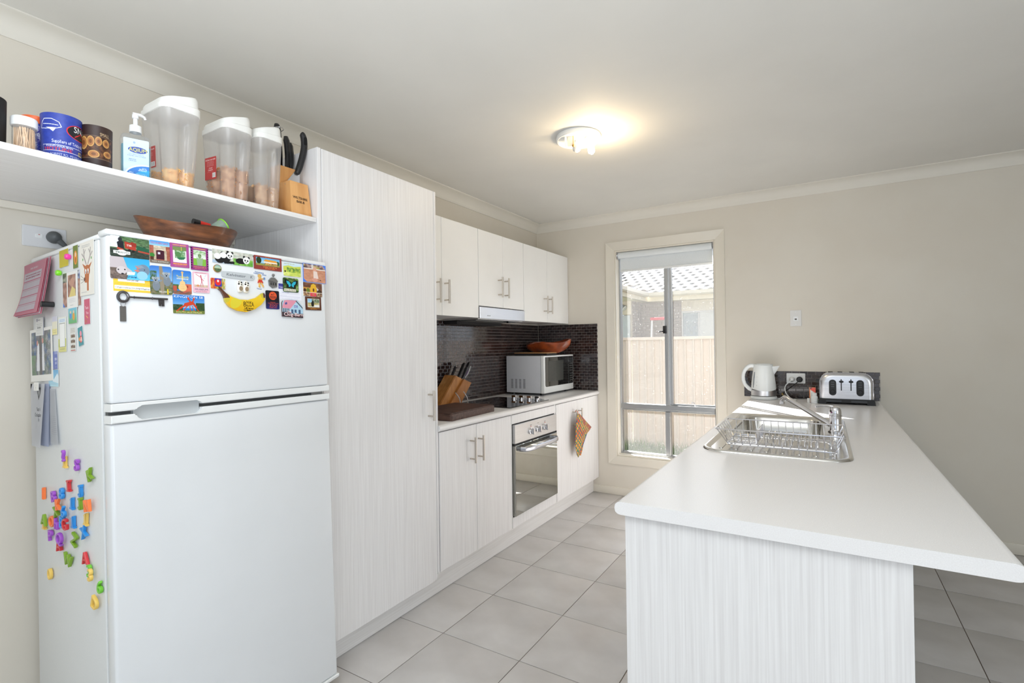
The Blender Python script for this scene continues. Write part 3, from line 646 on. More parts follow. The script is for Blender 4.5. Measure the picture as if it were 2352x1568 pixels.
fbox('grip_recess', .058, .232, .014, .0405, 1.0475, 1.090, mat('recess_grey', S(196, 200, 202), .5), rd, 0)
g = G(); g.prism(rrect(.05, .012, .003, 2, .655, 1.0715), .02, FT @ M.Translation((0, 0, -.03))); g.make('hinge', mat('hinge_grey', S(150, 150, 150), .4, .6), fg, keep=True)
for a in (.05, FW-.05):
    g = G(); p = MF @ V((a, .03, -.007)); g.cyl((p.x, p.y, .001), (p.x, p.y, p.z+.004), .018, .014, 12); g.make('foot', BLACK, fg)
    g = G(); p = MF @ V((a, .54, -.007)); g.cyl((p.x, p.y, .001), (p.x, p.y, p.z+.004), .018, .014, 12); g.make('foot', BLACK, fg)
# ---- cards
def onf(cx, cy, off=0., rot=0.): return MF @ frame((cx, -off, cy), (1, 0, 0), (0, 0, 1), (0, -1, 0)) @ M.Rotation(rot, 4, 'Z')
def ons(d, h, off=0., rot=0.): return MF @ frame((-off, d, h), (0, -1, 0), (0, 0, 1), (-1, 0, 0)) @ M.Rotation(rot, 4, 'Z')
def quad(q, side):
    P = [V((-p[0] if side else p[0], p[1])) for p in q]; c = sum(P, V((0, 0)))/4; a = (P[1]-P[0]+P[2]-P[3])/2; b = (P[0]-P[3]+P[1]-P[2])/2
    return c, a.length, b.length, math.atan2(a.y, a.x)
CARDE = {}
def card(name, label, q, art, side=False, t=.0022, off=0., r=.004, cat='magnet', group='picture magnets on the fridge front', edge=(235, 235, 235), poly=None, rough=.3):
    c, w, h, rot = quad(q, side)
    k = tuple(edge)
    if k not in CARDE: CARDE[k] = mat('card_edge_%d' % len(CARDE), S(*k), .5)
    g = G(); g.m = 0; pts = poly or rrect(w, h, max(r, .0006)); pts = [(x*(w if poly else 1), y*(h if poly else 1)) for x, y in pts]
    g.prism(pts, t, uv=True)
    for f in g.b.faces: f.material_index = 0 if f.normal.z > .9 or (f.calc_center_median().z > t*.99) else 1
    o = g.make(name, [art.mat(name, rough), CARDE[k]], norm=True)
    o.matrix_basis = (ons(-c.x, c.y, off, rot) if side else onf(c.x, c.y, off, rot)); return tag(o, label, cat, group)
A = 200
def art(w, h, bg=(255, 255, 255)): return Cv(A, max(24, int(A*h/w)), bg)
# train
c = art(95, 57, (60, 84, 58)); c.noise(0, 0, 1, .6, [(70, 100, 66), (92, 128, 80), (50, 72, 52), (120, 150, 110)], 22); c.noise(0, .6, 1, 1, [(48, 60, 52), (70, 84, 74), (38, 46, 42)], 26)
c.noise(0, 0, .24, .55, [(232, 236, 240), (212, 220, 228), (240, 242, 246)], 9); c.poly([(.17, .3), (.24, .2), (.33, .22), (.35, .58), (.2, .6)], (30, 34, 42)); c.ell(.25, .15, .05, .10, (42, 46, 52))
c.poly([(.36, .22), (.62, .30), (.66, .62), (.37, .55)], (176, 62, 48)); c.poly([(.52, .2), (.66, .26), (.66, .45), (.52, .40)], (150, 50, 40)); c.poly([(.66, .34), (1, .46), (1, .62), (.68, .56)], (38, 92, 66)); c.poly([(.7, .58), (1, .64), (1, .72), (.7, .66)], (176, 76, 58))
c.poly([(.18, .52), (.34, .6), (.3, .68), (.17, .62)], (186, 84, 66)); c.ell(.48, .63, .035, .06, (28, 28, 30)); c.ell(.58, .66, .035, .06, (28, 28, 30)); c.text('TBR', .48, .40, .09, (245, 240, 235))
c.rect(.08, .70, .50, .84, (250, 250, 248)); c.ell(.29, .78, .13, .14, (250, 250, 248)); c.text('TIMBERTOWN', .29, .77, .085, (40, 60, 56), .37)
card('train_magnet', 'rectangular magnet with a red steam train in a forest', [(.006, 1.5555), (.1, 1.5555), (.1, 1.498), (.006, 1.498)], c, off=.0004)
c = art(95, 62, (66, 176, 226)); c.grad(0, 0, 1, 1, (56, 168, 222), (96, 196, 236)); c.poly([(0, 0), (.33, 0), (.42, .45), (.55, .62), (.4, .8), (.2, .8), (0, .6)], (196, 186, 190)); c.poly([(0, .5), (.2, .5), (.45, .75), (.4, 1), (0, 1)], (110, 96, 90)); c.noise(0, .62, .38, 1, [(96, 84, 80), (128, 112, 104), (140, 124, 116)], 10)
c.ell(.28, .60, .13, .18, (206, 198, 200)); c.ell(.30, .76, .035, .035, (40, 36, 40)); c.ell(.2, .58, .02, .03, (40, 36, 40)); c.ell(.36, .56, .02, .03, (40, 36, 40))
c.ell(.82, .55, .17, .30, (120, 140, 160), 15); c.poly([(.62, .36), (.80, .42), (.58, .56), (.66, .62), (.74, .60)], (206, 130, 120)); c.ell(.80, .78, .14, .2, (150, 206, 236)); c.ell(.86, .5, .015, .02, (20, 24, 30)); c.poly([(.60, .34), (.78, .30), (.86, .40), (.74, .44)], (140, 156, 172))
c.poly([(.42, .66), (.62, .64), (.6, .78), (.4, .8)], (226, 240, 248)); c.text('Dolphin Marine Magic', .52, .88, .05, (30, 80, 130), .26)
card('seal_magnet', 'blue magnet showing a seal and a dolphin', [(.005, 1.4975), (.0995, 1.4995), (.1, 1.438), (.005, 1.438)], c, off=.0012)
c = art(92, 40, (246, 206, 74)); c.rect(.12, .02, .82, .30, (255, 255, 255)); c.text('kWh per year', .5, .16, .11, (120, 120, 120), .3); c.scribble(.05, .95, (.40, .47), (190, 150, 50)); c.rect(.03, .58, .97, .84, (255, 255, 255)); c.text('Compare models at www.energyrating.gov.au', .5, .71, .12, (130, 130, 120), .9)
card('energy_label', 'yellow energy rating sticker partly under the seal magnet', [(.012, 1.443), (.104, 1.443), (.104, 1.404), (.013, 1.404)], c, t=.0004, off=.0001, cat='label', group='papers on the fridge front', r=.001)
c = art(54, 66, (170, 100, 80)); c.grad(0, 0, 1, .22, (70, 150, 220), (150, 206, 240)); c.noise(0, .22, 1, .82, [(164, 92, 74), (186, 112, 92), (150, 84, 66)], 12, 18); c.noise(.2, .22, .8, .42, [(206, 190, 166), (226, 212, 190), (180, 164, 140)], 7, 6); c.noise(.2, .42, .32, .85, [(206, 190, 166), (180, 164, 140)], 2, 8); c.noise(.72, .42, .84, .85, [(206, 190, 166), (180, 164, 140)], 2, 8)
c.rect(.32, .46, .72, .82, (70, 26, 44)); c.ell(.52, .47, .2, .06, (70, 26, 44)); c.rect(.40, .50, .52, .6, (206, 204, 214)); c.ell(.12, .66, .12, .10, (60, 130, 56)); c.rect(.04, .72, .2, .86, (84, 50, 40)); c.rect(0, .86, 1, 1, (120, 110, 100)); c.text('OLD DUBBO GAOL', .5, .1, .09, (206, 60, 90), .86); c.text('NSW AUSTRALIA', .52, .92, .065, (220, 214, 200), .8)
card('gaol_magnet', 'upright magnet of a stone archway between brick walls', [(.1005, 1.558), (.154, 1.559), (.153, 1.493), (.1005, 1.493)], c, off=.0004)
def framed(bg, text, draw, title=None):
    c = art(53, 71, bg); c.rect(.14, .13, .86, .80, (240, 246, 238)); draw(c); c.text(text, .5, .865, .06, (244, 170, 60), .74) if text else c.scribble(.14, .88, (.865,), (244, 170, 60), .026, 5); c.text('NEW SOUTH WALES', .5, .935, .04, (244, 150, 60), .6)
    if title: c.scribble(.15, .87, (.07,), (244, 200, 80), .018, title)
    return c
def d1(c): c.rect(.14, .13, .86, .35, (120, 140, 84)); c.rect(.58, .13, .62, .35, (200, 186, 90)); c.noise(.2, .3, .8, .62, [(94, 150, 90), (206, 220, 206), (70, 122, 72), (150, 184, 140)], 8); c.ell(.42, .47, .16, .12, (84, 134, 82)); c.poly([(.3, .6), (.8, .56), (.72, .66), (.5, .7)], (44, 116, 80)); c.rect(.14, .68, .86, .80, (244, 246, 244)); c.rect(.14, .3, .24, .62, (236, 240, 236)); c.rect(.80, .3, .86, .6, (236, 240, 236))
card('cabbage_magnet', 'purple-framed magnet picturing a big green leafy vegetable', [(.1545, 1.559), (.207, 1.56), (.206, 1.489), (.1545, 1.488)], framed((170, 78, 148), None, d1, 3), off=.0004, edge=(150, 60, 130), r=.001)
def d2(c):
    c.rect(.14, .13, .86, .4, (210, 226, 200)); c.noise(.14, .13, .86, .4, [(196, 216, 190), (226, 236, 220), (120, 170, 100)], 8); c.rect(.14, .5, .86, .8, (130, 186, 70)); c.poly([(.3, .42), (.7, .42), (.64, .8), (.36, .8)], (150, 180, 140)); c.ell(.5, .4, .3, .08, (216, 228, 214)); c.ell(.5, .38, .1, .1, (130, 160, 110)); c.ell(.44, .34, .025, .02, (60, 80, 40)); c.ell(.56, .34, .025, .02, (60, 80, 40))
c = framed((146, 52, 128), 'WENTWORTH', d2, 4)
for k in range(9):
    for x in (0, .93): c.rect(x, .04+k*.105, x+.07, .09+k*.105, (48, 22, 50))
card('frog_magnet', 'purple-and-black framed magnet with a green frog-like statue', [(.212, 1.557), (.264, 1.557), (.262, 1.486), (.212, 1.486)], c, off=.0004, edge=(90, 30, 80), r=.001)
c = art(58, 82, (84, 140, 206)); c.grad(0, 0, 1, .5, (60, 120, 206), (140, 186, 226)); c.noise(0, .18, .3, .5, [(56, 90, 50), (84, 120, 70), (100, 140, 200)], 8); c.noise(0, .55, 1, 1, [(92, 108, 70), (120, 124, 86), (72, 88, 56), (140, 130, 104)], 14)
c.poly([(.42, 0), (.56, 0), (.64, .5), (.6, 1), (.44, 1)], (150, 138, 118))
for x, y, q in ((.74, .30, 1.), (.24, .48, .9)):
    c.ell(x+.02, y+.22, .17, .18, (126, 136, 146)); c.ell(x, y, .14*q, .10*q, (150, 160, 170)); c.ell(x-.13*q, y-.05, .055, .045, (170, 178, 184)); c.ell(x+.13*q, y-.05, .055, .045, (170, 178, 184)); c.ell(x, y+.03, .03, .03, (34, 34, 38)); c.ell(x-.05, y-.01, .015, .012, (20, 20, 24)); c.ell(x+.05, y-.01, .015, .012, (20, 20, 24)); c.line(x, y+.14, .5, y+.02, .04, (134, 144, 154))
c.text('BILLABONG', .66, .90, .06, (236, 236, 230), .56); c.rect(.74, .80, .80, .99, (236, 206, 40))
card('koala_magnet', 'rounded magnet with two grey koalas in a tree', [(.1, 1.484), (.158, 1.486), (.157, 1.403), (.1, 1.402)], c, off=.0018, r=.006, edge=(70, 90, 60))
c = art(53, 72, (60, 130, 210)); c.grad(0, 0, 1, .66, (50, 118, 206), (130, 186, 230)); c.noise(0, .6, .3, .8, [(60, 100, 56), (84, 120, 70)], 7); c.rect(.66, .56, 1, .86, (216, 110, 84)); c.rect(.72, .62, .82, .72, (160, 70, 54)); c.rect(0, .66, .2, .86, (190, 90, 66)); c.rect(0, .86, 1, 1, (120, 112, 98)); c.noise(0, .86, 1, 1, [(120, 112, 98), (90, 84, 76), (190, 90, 70)], 12, 3)
GW = (236, 200, 140); c.rect(.475, .08, .545, .5, GW); c.ell(.51, .09, .065, .05, (224, 180, 120)); c.ell(.51, .54, .15, .10, GW); c.ell(.51, .72, .23, .16, GW); c.rect(.40, .5, .62, .7, GW); c.poly([(.66, .46), (.74, .48), (.66, .58)], (80, 150, 206)); c.scribble(.44, .6, (.60, .68, .76), (210, 150, 90))
c.text('Tamworth', .52, .27, .11, (250, 224, 60), .66); c.scribble(.2, .84, (.36,), (240, 240, 240), .016)
card('guitar_magnet', 'blue-sky magnet with a giant golden guitar', [(.16, 1.479), (.212, 1.48), (.211, 1.4075), (.16, 1.408)], c, off=.0004, r=.005, edge=(60, 100, 150))
c = art(49, 64, (236, 190, 204)); c.rect(.08, .08, .9, .74, (244, 240, 244)); c.noise(.08, .62, .9, .74, [(214, 190, 170), (226, 206, 180), (200, 176, 160)], 9, 3)
for p in (((.5, .2), (.54, .42)), ((.54, .42), (.46, .68)), ((.54, .42), (.62, .68)), ((.5, .26), (.2, .12)), ((.5, .28), (.66, .42))): c.line(*p[0], *p[1], .03 if p[0] == (.5, .2) else .016, (206, 90, 110))
c.ell(.49, .17, .035, .03, (206, 90, 110)); c.ell(.3, .66, .09, .05, (220, 150, 110))
for x, y in ((.7, .3), (.76, .2), (.82, .14)): c.line(x-.03, y, x+.03, y-.02, .008, (110, 140, 200))
c.text('SOUTH AUSTRALIAN', .5, .045, .04, (150, 70, 90), .66); c.text('MUSEUM', .5, .84, .08, (60, 50, 90), .78); c.text('ADELAIDE AUSTRALIA', .5, .94, .04, (160, 70, 90), .7)
card('museum_magnet', 'pink museum magnet with a slim leaping figure', [(.216, 1.48), (.264, 1.481), (.264, 1.417), (.2155, 1.416)], c, off=.0004, r=.003, edge=(240, 220, 226))
c = art(90, 56, (40, 130, 210)); c.grad(0, 0, 1, .7, (34, 112, 206), (150, 200, 236)); c.noise(0, .52, .3, .85, [(40, 66, 44), (56, 84, 52), (70, 96, 70)], 10); c.noise(.72, .4, 1, .85, [(40, 66, 44), (56, 84, 52)], 9); c.rect(0, .82, 1, 1, (110, 124, 60))
LB = (206, 70, 44)
for p in (((.40, .52), (.60, .42), .06), ((.62, .40), (.72, .62), .035), ((.5, .22), (.56, .42), .022), ((.66, .2), (.6, .42), .022), ((.4, .52), (.22, .72), .03), ((.22, .72), (.12, .86), .022), ((.44, .6), (.32, .84), .014), ((.52, .6), (.54, .86), .012), ((.6, .58), (.66, .84), .012), ((.7, .6), (.8, .84), .014)): c.line(*p[0], *p[1], p[2], LB)
c.ell(.48, .18, .03, .08, LB); c.ell(.66, .16, .03, .08, LB); c.text('KINGSTON SE', .5, .09, .13, (250, 252, 255), .92); c.text('SOUTH AUSTRALIA', .5, .92, .09, (240, 230, 150), .82)
card('lobster_magnet', 'wide magnet of a giant red lobster under blue sky', [(.158, 1.405), (.248, 1.407), (.248, 1.350), (.1585, 1.350)], c, off=.0004, r=.002)
c = art(134, 43, (210, 212, 200)); c.noise(0, 0, 1, 1, [(196, 200, 190), (222, 224, 214), (176, 184, 166), (206, 196, 186)], 30, 12); c.noise(.5, .5, 1, 1, [(110, 176, 70), (150, 200, 100), (84, 150, 60)], 16, 6); c.rect(0, .78, .5, 1, (176, 196, 214))
BK, WH = (26, 26, 30), (246, 246, 244)
for x, y, q in ((.28, .48, 1.), (.42, .36, .95), (.83, .56, 1.)):
    if x < .5: c.ell(x-.10, y+.18, .12, .34, BK); c.ell(x-.16, y+.02, .08, .22, WH)
    else: c.ell(x-.14, y+.1, .13, .22, BK)
    c.ell(x-.055*q, y-.26, .03, .09, BK); c.ell(x+.06*q, y-.22, .03, .09, BK); c.ell(x, y, .085*q, .27*q, WH); c.ell(x-.03, y, .018, .07, BK); c.ell(x+.035, y+.02, .018, .07, BK); c.ell(x, y+.15, .015, .035, BK)
c.line(.3, .9, .5, .86, .03, BK)
card('panda_magnet', 'long panoramic magnet of three pandas', [(.2755, 1.560), (.410, 1.560), (.408, 1.517), (.2755, 1.517)], c, off=.0004, r=.001)
c = art(103, 47, (146, 62, 56)); c.rect(.07, .12, .93, .70, (110, 186, 226)); c.grad(.07, .12, .93, .5, (90, 170, 226), (190, 220, 236)); c.rect(.07, .55, .93, .70, (150, 150, 80)); c.ell(.17, .34, .09, .24, (36, 60, 34)); c.ell(.86, .44, .06, .16, (56, 96, 50)); c.poly([(.34, .36), (.40, .22), (.80, .26), (.84, .42)], (230, 160, 60)); c.rect(.34, .40, .84, .5, (246, 236, 220)); c.rect(.38, .5, .84, .6, (120, 96, 60)); c.noise(.4, .5, .84, .64, [(226, 190, 110), (110, 80, 50), (200, 160, 80)], 12, 3)
c.text('WENTWORTH', .56, .79, .10, (246, 160, 60), .5); c.text('NEW SOUTH WALES', .56, .90, .06, (246, 140, 60), .34); c.scribble(.4, .62, (.06,), (246, 160, 60), .02)
card('homestead_magnet', 'maroon-framed magnet with an orange-roofed building', [(.413, 1.560), (.516, 1.561), (.515, 1.5135), (.413, 1.5135)], c, off=.0004, edge=(120, 50, 44), r=.001)
c = art(71, 48, (226, 232, 130)); c.grad(0, 0, 1, .3, (214, 236, 246), (200, 226, 240)); c.poly([(0, .3), (.3, .2), (.6, .28), (1, .2), (1, 1), (0, 1)], (206, 216, 90)); c.noise(.2, .36, 1, .72, [(96, 150, 70), (206, 216, 90), (70, 120, 56), (190, 206, 80)], 16, 6); c.noise(0, .7, 1, 1, [(216, 226, 110), (236, 240, 150), (190, 210, 90)], 9, 4); c.ell(.1, .66, .05, .06, (60, 50, 40)); c.text('HUNTER VALLEY', .34, .09, .09, (170, 150, 40), .6)
card('vineyard_magnet', 'pale green magnet of a vineyard landscape', [(.522, 1.550), (.593, 1.551), (.592, 1.502), (.522, 1.502)], c, off=.0004, r=.004)
c = art(101, 70, (206, 150, 122)); c.noise(0, 0, 1, .3, [(96, 70, 74), (190, 160, 150), (226, 200, 190), (70, 56, 60), (206, 190, 90)], 14, 4); c.rect(0, .24, 1, .32, (236, 226, 216)); c.noise(0, .3, 1, 1, [(206, 146, 116), (216, 158, 128), (196, 134, 106)], 16); c.rect(.36, 0, .44, .3, (226, 220, 214)); c.ell(.5, .27, .075, .12, (226, 172, 150)); c.poly([(.44, .38), (.6, .38), (.66, .76), (.44, .8)], (236, 216, 206)); c.ell(.5, .85, .13, .1, (222, 160, 140)); c.ell(.74, .84, .03, .03, (90, 60, 56))
for b in ((0, 0, 1, .025), (0, .975, 1, 1), (0, 0, .02, 1), (.98, 0, 1, 1)): c.rect(*b, (96, 140, 226))
c.poly([(.84, 0), (1, 0), (1, .26)], (76, 130, 230)); c.poly([(0, .8), (0, 1), (.16, 1)], (76, 130, 230))
card('beach_photo_magnet', 'blue-edged photo magnet of a toddler sitting on sand', [(.603, 1.558), (.704, 1.558), (.702, 1.488), (.602, 1.488)], c, off=.0006, r=.0008, edge=(96, 140, 226))
c = art(83, 51, (130, 86, 66)); c.noise(0, 0, 1, .6, [(120, 78, 58), (150, 104, 80), (100, 64, 50)], 10, 6); c.rect(0, .36, .4, .7, (206, 150, 70)); c.ell(.25, .58, .09, .18, (110, 126, 50)); c.ell(.54, .44, .17, .34, (232, 180, 50)); c.poly([(.38, .18), (.54, .04), (.70, .18)], (232, 190, 60)); c.rect(.38, .44, .70, .74, (232, 176, 46)); c.ell(.54, .52, .04, .13, (90, 50, 36)); c.ell(.08, .58, .07, .14, (70, 44, 36)); c.poly([(.7, .3), (.9, .6), (.74, .6)], (220, 216, 210)); c.ell(.86, .62, .12, .14, (70, 50, 40)); c.rect(0, .70, 1, .74, (236, 226, 206)); c.noise(0, .74, .36, 1, [(150, 96, 70), (226, 196, 150), (96, 60, 44)], 8, 3); c.rect(.36, .74, .68, 1, (226, 76, 92)); c.noise(.70, .74, 1, 1, [(110, 70, 50), (226, 190, 150), (70, 44, 36)], 8, 3); c.ell(.53, .86, .06, .07, (206, 130, 90))
card('pavilion_magnet', 'small magnet of a golden domed pavilion', [(.601, 1.486), (.684, 1.486), (.682, 1.4355), (.6005, 1.4355)], c, off=.0004, r=.0006)
c = art(68, 50, (92, 54, 40)); c.rect(.12, .14, .88, .78, (236, 236, 232)); c.rect(.14, .17, .86, .75, (130, 160, 110)); c.grad(.14, .17, .86, .45, (130, 196, 236), (190, 220, 236)); c.noise(.4, .17, .86, .55, [(96, 120, 80), (150, 170, 130), (76, 100, 66), (206, 190, 190)], 9, 6); c.noise(.14, .45, .86, .75, [(206, 190, 130), (150, 150, 84), (226, 216, 176)], 9, 5); c.ell(.44, .54, .09, .2, (26, 26, 26)); c.ell(.47, .36, .05, .08, (30, 30, 30)); c.rect(.54, .6, .86, .75, (236, 236, 232)); c.scribble(.14, .88, (.84,), (226, 160, 60), .02); c.scribble(.3, .72, (.92,), (226, 160, 60), .02, seed=2); c.scribble(.4, .6, (.07,), (226, 160, 60), .015)
card('brown_frame_magnet', 'tilted brown-framed magnet with a dark tree', [(.608, 1.4335), (.676, 1.4345), (.679, 1.3845), (.610, 1.383)], c, off=.0004, edge=(70, 40, 30), r=.001)
c = art(47, 33, (226, 226, 226)); c.noise(0, 0, .28, 1, [(226, 110, 60), (206, 60, 50), (236, 180, 80), (190, 40, 40)], 6, 6); c.rect(.28, 0, .74, .78, (70, 60, 170)); c.ell(.5, .38, .19, .30, (226, 50, 44)); c.ell(.5, .26, .06, .12, (236, 240, 246)); c.noise(.74, 0, 1, 1, [(236, 230, 220), (110, 160, 70), (236, 196, 90), (226, 130, 60)], 5, 7); c.noise(.28, .78, .74, 1, [(190, 50, 40), (236, 160, 60), (90, 130, 60)], 8, 3)
card('fruit_magnet', 'small purple and red fruit magnet tucked behind the banana tip', [(.268, 1.467), (.315, 1.467), (.315, 1.434), (.268, 1.433)], c, off=.0004, r=.003)
c = art(62, 52, (60, 96, 44)); c.noise(0, 0, 1, 1, [(56, 96, 40), (96, 140, 56), (36, 60, 30), (170, 190, 110), (30, 44, 26)], 12); TQ, BL = (50, 180, 206), (16, 18, 22)
for sx in (-1, 1):
    P_ = lambda x, y: (.52+sx*x, y)
    c.poly([P_(.0, .42), P_(.16, .18), P_(.44, .12), P_(.40, .40), P_(.28, .50), P_(.30, .70), P_(.12, .76), P_(0, .58)], BL); c.poly([P_(.02, .44), P_(.15, .25), P_(.32, .21), P_(.28, .40), P_(.18, .5), P_(.16, .66), P_(.03, .58)], TQ)
c.rect(.505, .34, .535, .74, BL); c.rect(.04, .78, .82, .95, (236, 232, 214)); c.text('Butterfly House', .43, .86, .10, (60, 50, 40), .7)
card('butterfly_magnet', 'square magnet with a bright turquoise butterfly', [(.519, 1.495), (.581, 1.495), (.580, 1.444), (.519, 1.444)], c, off=.0016, r=.005, edge=(40, 60, 30))
c = art(93, 56, (240, 240, 250)); c.rect(0, 0, .22, .34, (64, 66, 150)); c.text('TAX', .12, .24, .14, (240, 240, 250), .18, 'c'); c.scribble(.05, .2, (.42,), (90, 90, 120)); c.scribble(.14, .46, (.55,), (120, 124, 170), .02); c.line(.04, .62, .95, .62, .003, (190, 190, 214)); c.line(.04, .80, .95, .80, .003, (190, 190, 214)); c.scribble(.06, .34, (.73,), (120, 124, 170)); c.scribble(.66, .92, (.88,), (120, 124, 190)); c.scribble(.05, .6, (.92,), (150, 150, 180), seed=4)
card('paper_slip', 'white printed paper slip with blue corner under the butterfly magnet', [(.502, 1.472), (.594, 1.472), (.593, 1.416), (.503, 1.416)], c, t=.0003, off=.0002, r=.0004, cat='paper', group='papers on the fridge front', rough=.7)
c = art(51, 65, (26, 24, 34)); c.grad(0, .6, 1, 1, (26, 26, 50), (40, 46, 120)); OR = (226, 90, 50); c.ell(.52, .28, .29, .225, OR)
for x in (.36, .46, .58, .68): c.line(x, .30, x+.02, .44, .02, (26, 24, 34))
c.rect(.2, .34, .84, .355, (26, 24, 34)); c.ell(.45, .22, .05, .03, (26, 24, 34)); c.line(.58, .24, .6, .14, .015, (26, 24, 34)); c.text('TARONGA', .5, .63, .045, OR, .4); c.text('WESTERN PLAINS', .53, .69, .05, OR, .78); c.text('ZOO', .53, .80, .13, OR, .58); c.text('DUBBO NSW', .53, .92, .05, OR, .56)
card('zoo_magnet', 'dark navy zoo magnet with an orange sunset disc', [(.452, 1.443), (.502, 1.4435), (.503, 1.379), (.453, 1.379)], c, off=.0004, r=.004, edge=(20, 20, 30))
c = art(82, 62, (170, 206, 226)); c.rect(0, .7, 1, 1, (60, 50, 56)); c.poly([(0, .42), (.1, .04), (.45, .02), (.72, .02), (.62, .2), (.4, .5), (0, .48)], (226, 150, 170)); c.poly([(.38, .5), (.66, .08), (1, .46), (1, .76), (.38, .78)], (176, 210, 230)); c.line(.36, .5, .67, .06, .018, (226, 150, 170)); c.line(.67, .06, 1, .46, .018, (50, 46, 56)); c.rect(.56, .3, .74, .44, (110, 130, 190)); c.text('KC', .65, .37, .1, (240, 240, 250), .12)
for x in (.42, .58, .78): c.rect(x, .54, x+.1, .76, (70, 96, 130))
for x in (.04, .12, .2, .28): c.rect(x, .5, x+.04, .78, (80, 70, 84))
c.poly([(.12, .2), (.22, .14), (.24, .26), (.14, .3)], (80, 90, 150))
for dx, dy, col in ((.008, .012, (226, 100, 110)), (0, 0, (250, 250, 250))): c.text('The', .32+dx, .68+dy, .12, col, .2); c.text('Clog-Barn', .53+dx, .81+dy, .19, col, .92)
o = card('barn_magnet', 'house-shaped barn magnet with pink roof', [(.511, 1.416), (.594, 1.416), (.594, 1.352), (.511, 1.352)], c, off=.0004, t=.006, edge=(90, 70, 70), poly=[(-.5, -.46), (.5, -.5), (.5, -.02), (.47, .16), (.22, .5), (-.12, .5), (-.46, .42), (-.5, .3)])
# key, button, badge, clogs, gingerbread, pewter house, banana
KEYM = mat('antique_nickel', S(104, 102, 104), .3, .85)
kx = thing('key_magnet', 'large old-fashioned metal key magnet with hanging tag', 'magnet', mx=onf(.09, 1.385, .0005), group='shaped magnets on the fridge front')
g = G(); g.tube([(-.057+.0115*math.cos(t)*1.05, .0035+.0135*math.sin(t), .0042) for t in [k*math.pi/10 for k in range(20)]], .0038, 8, True); g.make('key_bow', KEYM, kx, keep=True)
g = G(); g.tube([(-.045, .004, .0046), (-.032, .0038, .0046), (-.031, .0038, .0046), (-.030, .0038, .0046), (.012, .004, .0046), (.014, .004, .0046), (.016, .004, .0046), (.053, .0045, .0046), (.0545, .0045, .0046)], [.0025, .0025, .0042, .0028, .0028, .0045, .003, .003, .001], 10)
g.prism([(.030, .003), (.045, .003), (.045, -.017), (.039, -.017), (.039, -.008), (.037, -.008), (.037, -.017), (.031, -.016)], .003, M.Translation((0, 0, .0015)), .0006); g.make('key_shaft', KEYM, kx, keep=True)
g = G(); g.tube([(-.058+.006*math.cos(t), -.014+.009*math.sin(t), .005) for t in [k*math.pi/8 for k in range(16)]], .0008, 6, True); g.make('split_ring', CHROME, kx, keep=True)
g = G(); g.prism(rrect(.0145, .042, .001, 2, -.0575, -.043), .0016, M.Translation((0, 0, .002)), .0004); tg = g.make('key_tag', mat('tag_steel', S(130, 128, 126), .35, .7, sc=(60, 300, 60)), kx, keep=True)
c = Cv(96, 96, (120, 150, 120)); c.grad(0, 0, 1, .5, (150, 190, 190), (190, 206, 170)); c.noise(0, .5, 1, 1, [(84, 110, 70), (120, 140, 90), (60, 80, 70)], 8)
bn = thing('button_magnet', 'round glass-dome magnet with gilt rim and green scene', 'magnet', mx=onf(.2905, 1.4985, .0005), group='shaped magnets on the fridge front')
g = G(); g.lathe([(.0125, 0), (.0125, .003), (.0112, .0045), (.0105, .003)], (0, 0, 0), 28, cap1=False); g.make('gilt_rim', mat('brass', S(190, 150, 80), .3, .9), bn, keep=True)
g = G(); g.prism([(.0107*math.cos(t), .0107*math.sin(t)) for t in [k*math.pi/14 for k in range(28)]], .0036, uv=True); g.make('picture_disc', c.mat('button', .08), bn, keep=True)
bd = thing('maker_badge', 'pale silver oblong badge with slanted lettering on the freezer door', 'badge', mx=onf(.358, 1.4825, .0005, -.012), group='shaped magnets on the fridge front')
g = G(); g.prism([(-.056, -.006), (-.052, -.0095), (-.03, -.0105), (.03, -.0105), (.05, -.0098), (.056, -.005), (.056, .006), (.05, .0098), (.03, .0105), (-.03, .0105), (-.052, .0095), (-.056, .006)], .0028, bev=.0008); g.make('badge_plate', mat('badge_silver', S(214, 220, 224), .3, .3), bd, keep=True)
sh_ = M(((1, .2, 0, 0), (0, 1, 0, 0), (0, 0, 1, 0), (0, 0, 0, 1)))
g = G(); g.glyph('Kelvinator', .0125, .0006, M.Translation((-.008, 0, .0032)) @ sh_ @ M.Diagonal((1.22, 1, 1, 1))); g.glyph('K', .014, .0006, M.Translation((.044, 0, .0032)) @ sh_); g.make('badge_lettering', mat('badge_ink', S(120, 124, 130), .4), bd, keep=True)
CW = mat('clog_white', S(244, 240, 228), .25); CK = mat('clog_black', S(20, 20, 22), .25); CI = mat('clog_inside', S(150, 130, 104), .6)
cg = thing('clogs_magnet', 'pair of tiny black-and-white wooden clogs magnet', 'magnet', mx=onf(.370, 1.447, .0005), group='shaped magnets on the fridge front')
